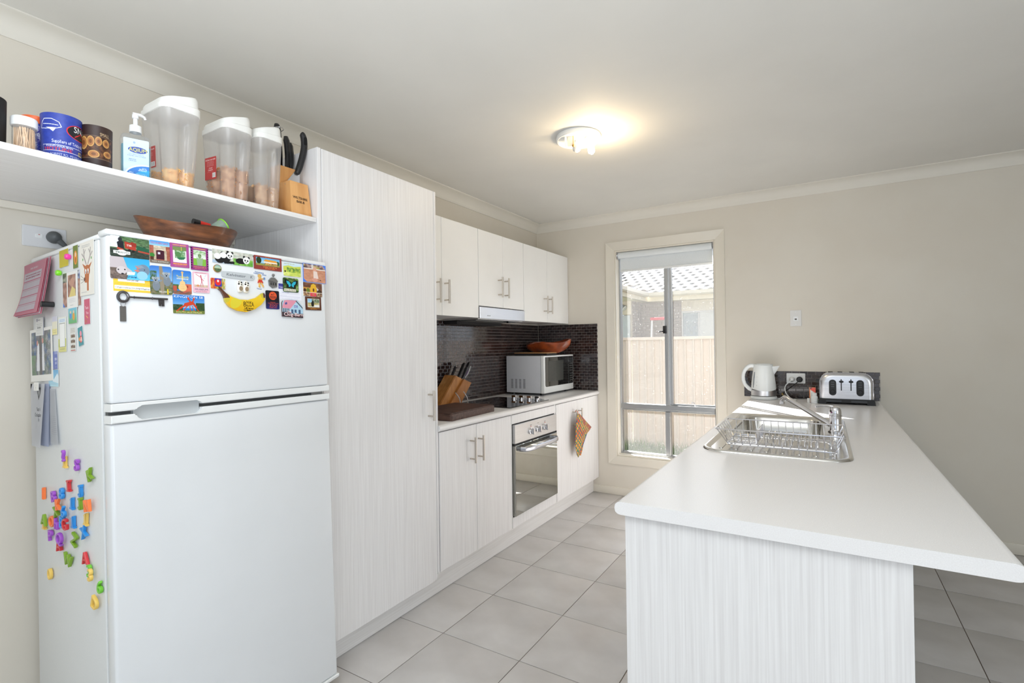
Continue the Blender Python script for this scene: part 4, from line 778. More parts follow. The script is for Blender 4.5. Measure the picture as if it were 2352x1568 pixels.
for sx, rt in ((-.0105, .12), (.0105, -.02)):
    q = M.Translation((sx, 0, 0)) @ M.Rotation(rt, 4, 'Z'); g = G()
    g.loft([[q @ V((w*math.cos(t), y, h*.5+h*.5*math.sin(t))) for t in [k*math.pi/6 for k in range(12)]] for y, w, h in ((-.0195, .004, .005), (-.017, .0085, .009), (-.008, .0105, .011), (.002, .0105, .012), (.010, .009, .012), (.016, .0065, .010), (.020, .003, .006))]); cl = g.make('clog', CW, cg, keep=True)
    g = G(); g.lathe([(.0062, 0), (.0058, .0006)], (0, 0, 0), 16, sy=1.25)
    g.b.transform(q @ M.Translation((0, -.0075, .0112)) @ M.Rotation(.1, 4, 'X')); g.make('clog_opening', CI, cl, keep=True)
    g = G()
    for x, y, r in ((-.005, .008, .0032), (.004, .012, .003), (.003, .005, .0026), (-.004, .014, .002)): g.lathe([(r, 0), (r*.8, .0012)], q @ V((x, y, .0108)), 10)
    g.make('black_patch', CK, cl, keep=True)
gb = thing('gingerbread_magnet', 'flat gingerbread-figure magnet in red shorts with shop lettering', 'magnet', mx=onf(.436, 1.474, .0005), group='shaped magnets on the fridge front')
GB = mat('gingerbread', S(222, 176, 96), .5); BLU = mat('print_blue', S(110, 140, 190), .5)
def disc(g, x, y, rx, ry, t, z=0.): g.prism([(x+rx*math.cos(a), y+ry*math.sin(a)) for a in [k*math.pi/10 for k in range(20)]], t, M.Translation((0, 0, z)))
g = G(); disc(g, -.004, .016, .0062, .0066, .0022); disc(g, -.003, .003, .006, .010, .002); g.tube([(-.003, .008, .001), (.006, .007, .001), (.011, .008, .001)], .002, 6); g.tube([(-.003, .008, .001), (-.009, .002, .001), (-.008, -.004, .001)], .002, 6); g.tube([(-.005, -.006, .001), (-.006, -.02, .001), (-.003, -.022, .001)], .0028, 6); g.tube([(0, -.006, .001), (.006, -.015, .001), (.009, -.021, .001)], .0028, 6); g.make('gingerbread_body', GB, gb, keep=True)
g = G(); g.prism([(-.012, -.008), (-.008, .003), (.003, .003), (.008, -.008), (.001, -.0065)], .0028, M.Translation((0, 0, .0005))); g.make('red_shorts', mat('red_print', S(206, 56, 44), .5), gb, keep=True)
g = G(); g.glyph('WOODSIDE', .006, .0006, M.Translation((-.004, .0275, .0006)) @ M.Rotation(-.1, 4, 'Z')); g.glyph('CANDY      SHOP', .006, .0006, M.Translation((-.002, .022, .0006)) @ M.Rotation(-.1, 4, 'Z')); g.glyph('Australia', .005, .0006, M.Translation((-.006, -.028, .0006)) @ M.Rotation(-.1, 4, 'Z')); disc(g, .0125, .0085, .0032, .004, .003); g.make('blue_lettering', BLU, gb, keep=True)
PEW = mat('pewter', S(150, 150, 150), .35, .8, bump=.2, sc=(300, 300, 300))
ph = thing('pewter_house_magnet', 'small pewter cottage magnet with a kookaburra on its roof', 'magnet', mx=onf(.481, 1.474, .0005), group='shaped magnets on the fridge front')
ph['label'] = 'small pewter cottage magnet with a round knob on its roof'
g = G(); g.prism([(-.016, -.013), (-.004, -.022), (.014, -.017), (.015, .002), (.005, .012), (-.010, .013), (-.018, .004)], .005, bev=.001); g.make('cottage', PEW, ph, keep=True)
g = G(); g.prism([(-.0185, .003), (.004, -.002), (.0165, .003), (.005, .0135), (-.010, .0145)], .003, M.Translation((0, 0, .005)), .001); g.tube([(-.002, .012, .006), (-.002, .02, .006)], .0018, 8); g.lathe([(0, 0), (.0045, .003), (.005, .006), (.003, .010), (0, .011)], (-.002, .023, .002), 14); g.make('cottage_roof', PEW, ph, keep=True)
g = G()
for x in (-.012, -.004, .005): g.box(x, x+.005, -.012, -.003, .005, .0056)
g.make('cottage_windows', mat('pewter_dark', S(80, 80, 80), .5, .7), ph, keep=True)
bp = [(.285, 1.4365), (.292, 1.439), (.299, 1.432), (.312, 1.420), (.330, 1.410), (.355, 1.403), (.384, 1.4035), (.412, 1.413), (.434, 1.4305), (.441, 1.431), (.445, 1.424), (.443, 1.408), (.430, 1.391), (.407, 1.374), (.377, 1.363), (.348, 1.3655), (.322, 1.377), (.308, 1.394), (.305, 1.410), (.297, 1.425)]
c = Cv(240, 116, (242, 204, 44)); c.grad(0, 0, 1, 1, (246, 216, 60), (226, 178, 30)); lx = lambda a: (a-.285)/.16; ly = lambda h: (1.439-h)/.076
c.ell(.36, .6, .10, .3, (222, 206, 60), 40); c.ell(.14, .45, .10, .2, (206, 190, 60)); c.poly([(0, 0), (.09, 0), (.24, .42), (.12, .46)], (96, 60, 44)); c.poly([(.93, .05), (1, .05), (1, .32), (.95, .32)], (96, 66, 70)); c.poly([(.88, .1), (.94, .04), (.96, .4), (.9, .3)], (206, 190, 70))
c.text('B', .545, .65, .22, (40, 26, 10), .055); c.text('THE BIG', .63, .575, .10, (40, 26, 10), .115); c.text('ANANA', .625, .715, .12, (40, 26, 10), .10); c.text('A', .71, .65, .22, (40, 26, 10), .055); c.text('Coffs Harbour', .625, .83, .07, (40, 26, 10), .2); c.text('www.bigbanana.com', .625, .91, .05, (40, 26, 10), .22)
bx, bh = .365, 1.401
g = G(); P_ = [(x-bx, y-bh) for x, y in bp][::-1]; f = g.prism(P_, .009, uv=True, bev=0)
if f:
    r_ = bmesh.ops.inset_region(g.b, faces=[f], thickness=.0045, depth=.004, use_even_offset=True)
u = g.uv(); mnx, mxx_, mny, mxy = min(p[0] for p in P_), max(p[0] for p in P_), min(p[1] for p in P_), max(p[1] for p in P_)
for fc in g.b.faces:
    for lp in fc.loops: lp[u].uv = ((lp.vert.co.x-mnx)/(mxx_-mnx), (lp.vert.co.y-mny)/(mxy-mny))
o = g.make('banana_magnet', c.mat('banana', .25), ang=70); o.matrix_basis = onf(bx, bh, .0025); tag(o, 'yellow banana-shaped magnet with black lettering', 'magnet', 'shaped magnets on the fridge front')
# ---------------------------------------------------------------- papers on the fridge side
SG = 'papers and cards on the fridge side'
def scard(name, label, q, c, off=.0003, t=.0006, r=.001, cat='card', edge=(235, 235, 232), **k): return card(name, label, q, c, True, t, off, r, cat, SG, edge, rough=.5, **k)
c = art(71, 57, (206, 188, 42)); c.grad(0, 0, 1, 1, (196, 178, 36), (210, 194, 50)); scard('yellow_note', 'plain mustard-yellow square card at the top edge of the fridge side', [(.331, 1.5625), (.261, 1.5625), (.261, 1.505), (.331, 1.505)], c)
c = art(37, 68, (112, 130, 52)); c.ell(.5, .55, .34, .3, (226, 150, 50)); c.ell(.5, .42, .12, .1, (236, 214, 180)); c.ell(.5, .66, .14, .12, (190, 110, 40)); scard('olive_bookmark', 'olive-green bookmark with an orange oval', [(.227, 1.558), (.190, 1.558), (.190, 1.490), (.227, 1.490)], c)
c = art(97, 152, (238, 234, 224)); BR = (190, 110, 60); GY = (176, 168, 164)
for sx in (-1, 1):
    X_ = lambda x: .52+sx*x
    c.line(X_(.06), .42, X_(.2), .30, .03, GY); c.line(X_(.2), .30, X_(.24), .14, .026, GY); c.line(X_(.2), .30, X_(.36), .22, .024, GY); c.line(X_(.22), .24, X_(.12), .16, .02, GY); c.ell(X_(.3), .33, .03, .025, (80, 160, 70)); c.poly([(X_(.1), .46), (X_(.34), .40), (X_(.14), .54)], BR)
c.ell(.52, .55, .2, .11, BR); c.poly([(.36, .55), (.68, .55), (.62, .78), (.34, .76)], BR); c.rect(.5, .74, .62, .92, BR); c.ell(.42, .56, .05, .05, (250, 250, 250)); c.ell(.58, .56, .05, .05, (250, 250, 250)); c.ell(.43, .575, .02, .025, (40, 40, 60)); c.ell(.57, .575, .02, .025, (40, 40, 60)); c.ell(.34, .70, .06, .035, (110, 60, 40))
for k in range(3): c.line(.30, .69+.02*k, .06, .62+.07*k, .006, (120, 110, 106))
c.scribble(.14, .7, (.07, .10), (170, 170, 170)); c.scribble(.1, .5, (.94,), (180, 180, 180)); scard('deer_drawing', 'tall white card with a child-like drawing of a brown deer', [(.178, 1.558), (.081, 1.556), (.083, 1.403), (.180, 1.405)], c)
PHB = [(176, 130, 110), (150, 106, 90), (206, 170, 150), (120, 86, 80), (190, 150, 140)]
c = art(30, 100, (150, 120, 100)); c.noise(0, 0, 1, 1, PHB, 5, 14); c.noise(0, 0, 1, .28, [(80, 80, 76), (190, 196, 170), (110, 120, 90)], 5, 5); c.poly([(0, .86), (.5, 1), (0, 1)], (70, 120, 206)); scard('photo_strip', 'narrow brown photo strip with a blue corner', [(.307, 1.484), (.277, 1.484), (.279, 1.383), (.309, 1.383)], c, off=.0002, cat='photo')
c = art(79, 108, (240, 238, 234)); c.noise(.10, .08, .84, .68, PHB, 7, 9); c.ell(.5, .3, .2, .12, (196, 150, 130)); c.poly([(.5, .4), (.8, .5), (.8, .68), (.2, .68)], (226, 206, 130)); c.scribble(.2, .8, (.75, .79, .83), (190, 190, 200)); c.scribble(.3, .6, (.92,), (110, 110, 110)); scard('bordered_photo', 'white-bordered family photo card among the side papers', [(.2755, 1.483), (.197, 1.483), (.197, 1.3755), (.2765, 1.3765)], c, off=.0009, cat='photo')
c = art(20, 103, (190, 150, 130)); c.noise(0, 0, 1, .25, [(236, 236, 240), (110, 130, 190), (70, 70, 80)], 3, 5); c.noise(0, .25, 1, 1, PHB, 3, 12); scard('slim_photo', 'slim tan photo edge peeking out beside the deer drawing', [(.196, 1.483), (.176, 1.483), (.173, 1.380), (.194, 1.380)], c, off=.0002, cat='photo')
c = art(40, 71, (206, 96, 122)); c.text('Thank', .45, .34, .12, (250, 226, 232), .62); c.text('You', .5, .54, .12, (250, 226, 232), .44); c.line(.3, .66, .6, .76, .03, (240, 190, 90)); c.ell(.3, .88, .12, .07, (190, 110, 90)); scard('pink_card', 'small pink thank-you card with white script', [(.155, 1.393), (.116, 1.393), (.114, 1.322), (.154, 1.322)], c)
c = art(62, 46, (120, 190, 180)); c.grad(0, 0, 1, 1, (130, 200, 226), (110, 180, 110)); c.ell(.26, .5, .12, .2, (90, 150, 220)); c.ell(.62, .55, .12, .26, (240, 160, 60)); c.ell(.26, .26, .08, .1, (236, 206, 180)); c.ell(.62, .26, .08, .1, (236, 206, 180)); scard('picnic_card', 'blue-green picture card with an orange and a blue figure', [(.2655, 1.376), (.2035, 1.376), (.2035, 1.331), (.2645, 1.331)], c, off=.0016)
c = art(62, 104, (238, 238, 224)); c.rect(.08, .04, .92, .16, (226, 236, 244)); c.scribble(.2, .85, (.08, .12), (110, 150, 190)); c.rect(.16, .18, .86, .86, (90, 100, 110)); c.rect(.18, .19, .84, .85, (248, 248, 244)); c.noise(0, .62, .15, 1, [(206, 206, 110), (190, 200, 90)], 3, 6); c.noise(.87, .62, 1, 1, [(206, 206, 110), (190, 200, 90)], 3, 6); c.rect(0, .86, 1, 1, (220, 216, 140)); c.scribble(.2, .8, (.92,), (120, 120, 80)); scard('framed_list', 'cream list card with an empty ruled frame', [(.350, 1.3555), (.289, 1.3555), (.291, 1.2505), (.352, 1.2505)], c)
c = art(38, 70, (222, 220, 212)); c.scribble(.1, .9, (.06, .12, .18), (90, 90, 90))
for k in range(3):
    c.noise(.1, .28+.22*k, .9, .42+.22*k, [(120, 96, 80), (150, 130, 110), (96, 80, 70)], 5, 3)
    for x in (.2, .5, .8): c.ell(x, .28+.22*k, .08, .035, (240, 240, 236))
c.rect(.06, .94, .94, .97, (190, 60, 60)); scard('recipe_card', 'grey card with three rows of white-capped brown jars', [(.260, 1.319), (.222, 1.319), (.2185, 1.249), (.2565, 1.249)], c)
c = art(37, 56, (70, 150, 160)); c.ell(.55, .36, .2, .15, (240, 150, 170)); c.ell(.5, .66, .26, .18, (226, 80, 70)); c.noise(.3, .55, .75, .8, [(226, 80, 70), (250, 226, 220)], 5, 4); c.ell(.18, .62, .12, .10, (240, 170, 80)); scard('teal_card', 'tilted teal card with pink and red flowers', [(.2075, 1.314), (.172, 1.319), (.159, 1.267), (.194, 1.261)], c)
def tallart():
    c = art(196, 168, (236, 234, 228)); c.grad(.06, .06, .93, .88, (70, 110, 170), (120, 116, 112)); c.noise(.06, .06, .93, .88, [(84, 110, 150), (120, 120, 126), (150, 146, 140), (96, 96, 104), (176, 176, 176), (100, 120, 100)], 16, 14)
    for x, w in ((.33, .08), (.56, .06)): c.poly([(x, .3), (x+w, .28), (x+w*1.4, .8), (x-w*.6, .8)], (226, 226, 230))
    c.poly([(.44, 0.06), (.52, .06), (.54, .88), (.42, .88)], (104, 100, 100)); c.ell(.34, .27, .04, .05, (206, 150, 140)); c.ell(.58, .24, .04, .05, (206, 150, 140)); c.noise(.06, .5, .26, .88, [(96, 130, 96), (120, 150, 116), (130, 130, 130)], 5, 7); return c
scard('forest_photo', 'large white-bordered photo of two people in a misty forest', [(.590, 1.3325), (.400, 1.3325), (.395, 1.167), (.592, 1.160)], tallart(), off=.0012, cat='photo')
c = art(73, 57, (226, 226, 222)); c.rect(.95, 0, 1, 1, (40, 52, 120)); c.rect(.16, .06, .24, .22, (50, 60, 110)); c.scribble(.3, .6, (.14,), (110, 110, 120), .03); c.scribble(.15, .8, (.36, .46), (90, 90, 90)); c.scribble(.2, .66, (.56,), (80, 80, 84), .04); c.scribble(.15, .7, (.68, .76, .86), (110, 110, 120), seed=5); scard('grey_notice', 'small grey notice slip overlapping the forest photo', [(.5345, 1.368), (.462, 1.366), (.468, 1.3095), (.5375, 1.3095)], c, off=.0022, cat='paper')
c = art(40, 57, (236, 232, 210)); c.rect(0, 0, 1, .28, (214, 214, 226)); c.scribble(.2, .8, (.1, .18), (170, 170, 200)); c.rect(0, .68, 1, 1, (236, 226, 160)); c.scribble(.15, .85, (.76, .86), (110, 110, 90)); scard('yellow_foot_card', 'slim pale card with a yellow foot hanging near the calendar', [(.398, 1.362), (.359, 1.362), (.3585, 1.3055), (.3985, 1.3055)], c, off=.0004)
c = art(37, 55, (110, 124, 190)); c.rect(.3, 0, 1, .16, (150, 160, 206)); c.scribble(.35, .85, (.40, .48), (236, 238, 246), .03); c.scribble(.45, .8, (.62, .70), (236, 238, 246), .03, seed=3); c.scribble(.4, .9, (.84, .9), (206, 210, 236)); scard('blue_card', 'purple-blue dated card behind the forest photo', [(.397, 1.2545), (.361, 1.2545), (.361, 1.2), (.3965, 1.2)], c, off=.0002)
c = art(80, 55, (150, 206, 230)); c.grad(0, 0, 1, 1, (110, 176, 220), (190, 226, 236)); c.poly([(.4, .7), (.9, .2), (1, .4), (1, .8)], (226, 240, 246)); c.scribble(.2, .8, (.85,), (90, 130, 170)); scard('sea_blue_card', 'light-blue card under the forest photo', [(.436, 1.198), (.3555, 1.198), (.358, 1.145), (.436, 1.148)], c, off=.0004)
def bent(name, label, w, h, mx, fn, matr, cat='paper', th=.0004, nu=8, nv=10, grp=SG):
    """a hanging sheet: fn(u, v) gives its offset from the fridge and a sideways shift"""
    g = G(); grid = []
    for j in range(nv+1):
        row = []
        for i in range(nu+1):
            u, v = i/nu, j/nv; o, sx = fn(u, v); row.append(g.b.verts.new(V((-w/2+w*u+sx, h/2-h*v, o))))
        grid.append(row)
    L_ = g.uv()
    for j in range(nv):
        for i in range(nu):
            f = g.face([grid[j+1][i], grid[j+1][i+1], grid[j][i+1], grid[j][i]])
            for lp, (a, b) in zip(f.loops, ((i, j+1), (i+1, j+1), (i+1, j), (i, j))): lp[L_].uv = (a/nu, 1-b/nv)
    f2 = list(g.b.faces); e = bmesh.ops.solidify(g.b, geom=f2, thickness=th)
    o = g.make(name, matr, norm=False, ang=80); o.matrix_basis = mx
    return tag(o, label, cat, grp) if label else o
c = art(150, 205, (246, 246, 248)); c.text('Year 6', .62, .40, .06, (70, 70, 76), .3); c.text('Graduation', .60, .49, .06, (70, 70, 76), .52); c.poly([(.5, .06), (.74, .06), (.74, .14), (.62, .26), (.5, .14)], (130, 130, 130)); c.poly([(.55, .09), (.69, .09), (.69, .14), (.62, .2), (.55, .14)], (220, 220, 220))
WHP = mat('white_paper', S(240, 240, 244), .8); BLP = mat('blue_tinted_paper', S(206, 214, 236), .8)
bent('graduation_notice', 'white school graduation notice with a crest, foremost of three hanging sheets', .125, .20, ons(.508, 1.056, .004), lambda u, v: (.004+.008*u*v, -.02*v*u), c.mat('graduation', .8))
bent('second_sheet', 'bluish paper sheet hanging just behind the graduation notice', .10, .195, ons(.475, 1.058, .001), lambda u, v: (.002+.004*u*v, 0.), BLP)
c = art(100, 170, (232, 234, 238)); c.scribble(.3, .9, [.5+.035*k for k in range(10)], (206, 208, 216), .004)
bent('printed_sheet', 'faint printed sheet slanting out behind the graduation papers', .075, .17, ons(.420, 1.055, .0006), lambda u, v: (.001+.003*u*v+.001*v, .030*v), c.mat('printed_sheet', .8))
c = art(44, 27, (240, 238, 232)); c.scribble(.1, .8, (.25, .4), (110, 110, 110)); c.text('7', .4, .7, .3, (70, 70, 76), .1); scard('small_label', 'small white numbered label clipped above the school crest', [(.516, 1.161), (.474, 1.161), (.475, 1.1345), (.515, 1.1345)], c, off=.0145, cat='label')
c = Cv(200, 170, (240, 172, 188)); c.rect(.03, .17, .84, .93, (240, 232, 238)); c.scribble(.3, .66, (.10,), (250, 236, 240), .018); c.scribble(.1, .8, (.22, .27), (190, 110, 130), .01)
for k in range(5): c.rect(.03, .33+.15*k, .84, .345+.15*k, (226, 130, 156)); c.rect(.03, .365+.15*k, .84, .372+.15*k, (226, 150, 170))
for k in range(12): c.rect(.06+.066*k, .17, .063+.066*k, .93, (226, 206, 216))
cal = thing('wall_calendar', 'pink planner calendar curling off the upper fridge side', 'calendar', mx=ons(.487, 1.459, .004), group=SG)
f_ = lambda o: (lambda u, v: (o+.012*math.sin(v*1.6)*u+.026*(v**2.2)*(1-.6*u), -.012*v*v))
PKP = mat('pink_paper', S(238, 160, 178), .7)
for k, (o_, m_, nm) in enumerate(((.010, c.mat('planner', .6), 'front_page'), (.0075, PKP, 'back_page'), (.005, WHP, 'back_page'), (.0025, PKP, 'cover_page'))):
    b = bent(nm, None, .20, .165+.004*k, M.Identity(4), f_(o_), m_); b.parent = cal; b.location.x = .004*k
def rmag(name, label, d, h, col, r=.0085, t=.012):
    g = G(); g.lathe([(r*.8, 0), (r, t*.3), (r, t*.7), (r*.8, t), (0, t*1.02)], (0, 0, 0), 18); o = g.make(name, mat('mag_%d_%d' % col[:2], S(*col), .3)); o.matrix_basis = ons(d, h, .0008); return tag(o, label, 'magnet', 'round magnets on the fridge side')
rmag('round_magnet', 'round hot-pink magnet at the edge of the yellow card', .249, 1.528, (240, 60, 160)); rmag('round_magnet', 'round lime-green magnet beside the calendar', .322, 1.489, (130, 220, 40))
g = G(); g.cyl((0, 0, 0), (0, 0, .03), .0085, seg=16); o = g.make('peg_magnet', BLACK); o.matrix_basis = ons(.385, 1.399, .001); tag(o, 'black cylindrical peg magnet under the calendar', 'magnet', 'round magnets on the fridge side')
# ---- plastic letters and numerals
LC = {'purple': (168, 88, 204), 'yellow': (244, 206, 104), 'green': (132, 172, 48), 'red': (214, 54, 60), 'blue': (52, 150, 228), 'orange': (255, 132, 72), 'lime': (120, 204, 60)}
LETT = [('?', 'purple', .294, .942, 6, .006, 'purple question mark letter magnet, the topmost one'), ('1', 'yellow', .303, .922, 0, 0, 'yellow numeral 1 magnet half hidden by the purple question mark'), ('S', 'purple', .215, .92, -8, 0, 'purple letter S magnet near the top of the letters'), ('K', 'green', .124, .900, 24, 0, 'green letter K magnet leaning, highest near the fridge front'), ('I', 'red', .277, .855, 4, 0, 'red letter I magnet with serifs'),
('l', 'orange', .482, .811, -2, 0, 'plain orange bar magnet standing apart by the wall'), ('B', 'purple', .399, .81, 14, 0, 'purple letter B magnet leaning beside the blue 8'), ('8', 'blue', .333, .826, 0, 0, 'blue numeral 8 magnet'), ('J', 'blue', .194, .849, 6, 0, 'blue letter J magnet near the red letter I'), ('K', 'orange', .35, .792, 10, .004, 'orange letter K magnet under the blue 8'), ('1', 'blue', .254, .806, -6, 0, 'upper blue numeral 1 magnet, left of the green J'), ('J', 'green', .197, .812, 8, 0, 'green letter J magnet beside the big orange N'), ('N', 'orange', .132, .815, 10, .005, 'big orange letter N magnet'), ('X', 'green', .378, .768, 20, 0, 'green letter X magnet amid the cluster'), ('6', 'blue', .311, .775, 8, .003, 'blue numeral 6 magnet above the red G'), ('1', 'yellow', .158, .773, -8, 0, 'yellow numeral 1 magnet between orange N and blue X'), ('A', 'green', .46, .733, -6, .006, 'green letter A magnet over a yellow one'), ('I', 'yellow', .482, .716, 0, 0, 'yellow letter I magnet behind the green A'), ('O', 'orange', .414, .732, 6, 0, 'orange letter O magnet'), ('h', 'purple', .378, .73, 0, 0, 'purple small letter h magnet'), ('B', 'blue', .335, .74, -4, 0, 'blue letter B magnet touching the red G'), ('G', 'red', .291, .742, 4, .006, 'red letter G magnet'), ('1', 'blue', .248, .753, 0, 0, 'lower blue numeral 1 magnet, right of the red G'), ('P', 'purple', .429, .687, 4, 0, 'purple letter P magnet below the orange O'), ('Q', 'purple', .337, .694, 8, .006, 'purple letter Q magnet above the small red A'), ('X', 'blue', .173, .735, 24, 0, 'blue letter X magnet'), ('N', 'green', .242, .703, 68, 0, 'green letter N magnet lying on its side'), ('A', 'red', .361, .668, 12, 0, 'smaller red letter A magnet under the purple Q'), ('W', 'green', .292, .636, -8, 0, 'green letter W magnet'), ('A', 'red', .168, .663, 8, 0, 'red letter A magnet standing alone beside the green W'), ('0', 'yellow', .44, .567, 0, 0, 'yellow numeral 0 magnet standing apart low on the side'), ('3', 'lime', .142, .632, 4, 0, 'green numeral 3 magnet behind a yellow 3'), ('3', 'yellow', .119, .627, 0, .006, 'yellow numeral 3 magnet'), ('6', 'lime', .075, .601, 0, 0, 'bright green numeral 6 magnet near the fridge door'), ('D', 'yellow', .102, .553, -20, .003, 'yellow letter D magnet, the lowest one')]
for ch, col, d, h, rt, off, lb in LETT:
    g = G(); POLY = {'1': [(-.010, -.016), (.010, -.016), (.010, -.011), (.004, -.011), (.004, .017), (-.002, .017), (-.009, .011), (-.006, .007), (-.003, .009), (-.003, -.011), (-.010, -.011)],
        'I': [(-.010, -.016), (.010, -.016), (.010, -.011), (.0035, -.011), (.0035, .011), (.010, .011), (.010, .016), (-.010, .016), (-.010, .011), (-.0035, .011), (-.0035, -.011), (-.010, -.011)],
        'J': [(-.009, -.011), (-.004, -.0165), (.003, -.0165), (.0075, -.011), (.0075, .011), (.0105, .011), (.0105, .0165), (-.006, .0165), (-.006, .011), (.001, .011), (.001, -.009), (-.001, -.011), (-.004, -.010), (-.006, -.006), (-.0105, -.007)],
        'l': [(-.0042, -.0175), (.0042, -.0175), (.0042, .0175), (-.0042, .0175)]}
    if ch in POLY: g.prism([(x*1.05, y*1.05) for x, y in POLY[ch]], .0085, M.Translation((0, 0, .0003)), .0012)
    else: g.glyph(ch, .046, .0060, M.Translation((0, -.001, .0048)) @ M.Diagonal((1.1, 1, 1, 1)), .0014)
    o = g.make('letter_magnet', mat('letter_%s' % col, S(*LC[col]), .28), ang=50); o.matrix_basis = ons(d, h, off+.0006, R_(rt)); tag(o, lb, 'magnet', 'plastic letter magnets on the fridge side')
# ---- power point behind the fridge
pp = thing('power_point', 'white single power point with a grey plug above the fridge', 'power point', (XW+.001, .6415, 1.683))
q = frame((XW+.0005, 0, 0), (0, 1, 0), (0, 0, 1), (1, 0, 0))
g = G(); g.prism(rrect(.116, .070, .004, 3, .6415, 1.683), .008, q, .002); pl = g.make('face_plate', mat('plate_white', S(226, 227, 229), .3), pp)
g = G(); g.prism(rrect(.019, .014, .003, 3, .6255, 1.6855), .0105, q, .0015); g.make('switch', WHITEP, pl)
g = G(); g.prism(rrect(.005, .002, .0005, 1, .6255, 1.6895), .0109, q); g.make('switch_mark', REDI, pl)
pg = thing('power_plug', 'grey moulded plug with its cord in the power point above the fridge', 'plug', (XW+.01, .665, 1.683))
g = G(); g.lathe([(.019, 0), (.021, .006), (.021, .014), (.016, .026), (.006, .033), (0, .034)], (XW+.0085, .664, 1.684), 24, (1, -.12, .1)); g.make('plug_body', GREYP, pg)
g = G(); g.tube([(XW+.026, .672, 1.676), (XW+.028, .688, 1.660), (XW+.024, .699, 1.646)], [.011, .008, .006], 10); g.make('strain_relief', GREYP, pg)
g = G(); g.tube([(XW+.024, .697, 1.648), (XW+.022, .712, 1.62), (XW+.025, .72, 1.5), (XW+.03, .74, 1.2), (XW+.03, .76, .6), (XW+.03, .78, .1)], .0038, 8); g.make('cord', GREYP, pg)
# ---- dark wood bowl on the fridge with small things
DW = mat('dark_grain_bowl', S(62, 32, 18), .35, c2=S(136, 82, 46), sc=(30, 9, 60), det=6, coat=.2, bump=.15, lo=.3, hi=.7)
g = G(); n = 44
def lb(t, u, ins=0.):
    rx, ry = .105, .150; e = 1+.06*max(0, -math.sin(t))**6+.05*math.sin(3*t+1); pr_ = (.66+.34*u**.8)*(1-ins)
    hgt = (.078+.014*max(0, -math.sin(t))**3+.006*math.sin(2*t))
    return V((-1.80+rx*pr_*math.cos(t), .884+ry*e*pr_*math.sin(t), 1.6155+hgt*u+(.008*(1-u) if ins else 0)))
T_ = [2*math.pi*j/n for j in range(n)]
g.loft([[lb(t, k/7) for t in T_] for k in range(8)]+[[lb(t, k/7, .07) for t in T_] for k in range(7, -1, -1)])
tag(g.make('wooden_bowl', DW, loc=(-1.80, .884, 1.6155), ang=60), 'dark grained wooden bowl with a pointed end on top of the fridge', 'bowl')
tb_ = thing('plastic_tub', 'translucent tub with bright green rim inside the dark wooden bowl', 'tub', (-1.80, .92, 1.66))
CLG = clear('milky_green', (.85, .97, .9, 1), mix=.45, dcol=(.75, .92, .82, 1))
q = M.Translation((-1.75, .930, 1.694)) @ M.Rotation(R_(-62), 4, 'X'); g = G(); g.loft([[q @ V((r*math.cos(t), r*math.sin(t), z)) for t in [k*math.pi/10 for k in range(20)]] for r, z in ((.016, 0), (.019, .004), (.026, .035))], cap1=False); g.make('tub_wall', CLG, tb_)
g = G(); g.tube([q @ V((.0265*math.cos(t), .0265*math.sin(t), .035)) for t in [k*math.pi/10 for k in range(20)]], .002, 6, True); g.make('tub_rim', mat('bright_green', S(140, 226, 40), .4), tb_)
rc = thing('pocket_torch', 'small red pocket torch with black end lying in the wooden bowl', 'torch', (-1.78, .895, 1.66))
g = G(); g.cyl((-1.745, .880, 1.706), (-1.745, .912, 1.702), .009, seg=14); g.make('red_barrel', mat('red_plastic', S(206, 44, 30), .35), rc)
g = G(); g.cyl((-1.745, .860, 1.708), (-1.745, .880, 1.706), .0098, seg=14); g.make('black_end', BLACK, rc)
# ================================================================ ISLAND
IX0, IX1, IY0 = -.470, .305, 1.257
isl = thing('island_cabinet', 'white wood-grain island cabinet under the long pale worktop', 'cabinet', (-.15, 2.7, 0))
g = G(); g.box(-.447, .143, 1.272, 1.290, .0005, .851, .001, 1); g.make('end_panel', LAMV, isl)
g = G(); g.box(.125, .1425, 1.2905, 4.165, .0005, .851, .001, 1); g.make('back_panel', LAMV, isl)
g = G(); g.box(-.425, .1245, 1.2905, 4.165, .131, .55); g.box(-.40, .1245, 1.2905, 1.95, .55, .851); g.make('carcass', WHITE, isl)
g = G(); g.box(-.40, -.385, 1.2905, 4.165, .0005, .13); g.make('kick', LAMY, isl)
for k in range(6):
    y0 = 1.293+.478*k; g = G(); g.box(-.4465, -.4285, y0, y0+.475, .133, .847, .001, 1); d = g.make('door', LAMV, isl)
    hy = y0+(.435 if k % 2 == 0 else .04); g = G(); g.cyl((-.482, hy, .641), (-.482, hy, .783), .006, seg=12)
    for z in (.66, .762): g.cyl((-.482, hy, z), (-.446, hy, z), .0045, seg=8)
    g.make('handle', NICKEL, d)
# worktop with a cut-out for the sink: four slabs in one mesh, rounded long edges
SX0, SX1, SY0, SY1 = -.412, .080, 2.008, 3.122
pl_ = [(IX0+.0165, .8515), (IX0+.008, .853), (IX0+.002, .8585), (IX0, .868), (IX0+.002, .8775), (IX0+.008, .883), (IX0+.0165, .885)]
pr_ = [(IX1-.0165, .885), (IX1-.008, .883), (IX1-.002, .8775), (IX1, .868), (IX1-.002, .8585), (IX1-.008, .853), (IX1-.0165, .8515)]
g = G(); cx0, cx1, cy0, cy1 = -.385, .0, 2.44, 3.085
for y0, y1 in ((IY0, cy0), (cy1, YB-.001)): g.loft([[V((x, y, z)) for x, z in pl_+pr_] for y in (y0, y1)])
g.loft([[V((x, y, z)) for x, z in pl_+[(cx0, .885), (cx0, .8515)]] for y in (cy0, cy1)]); g.loft([[V((x, y, z)) for x, z in [(cx1, .8515), (cx1, .885)]+pr_] for y in (cy0, cy1)])
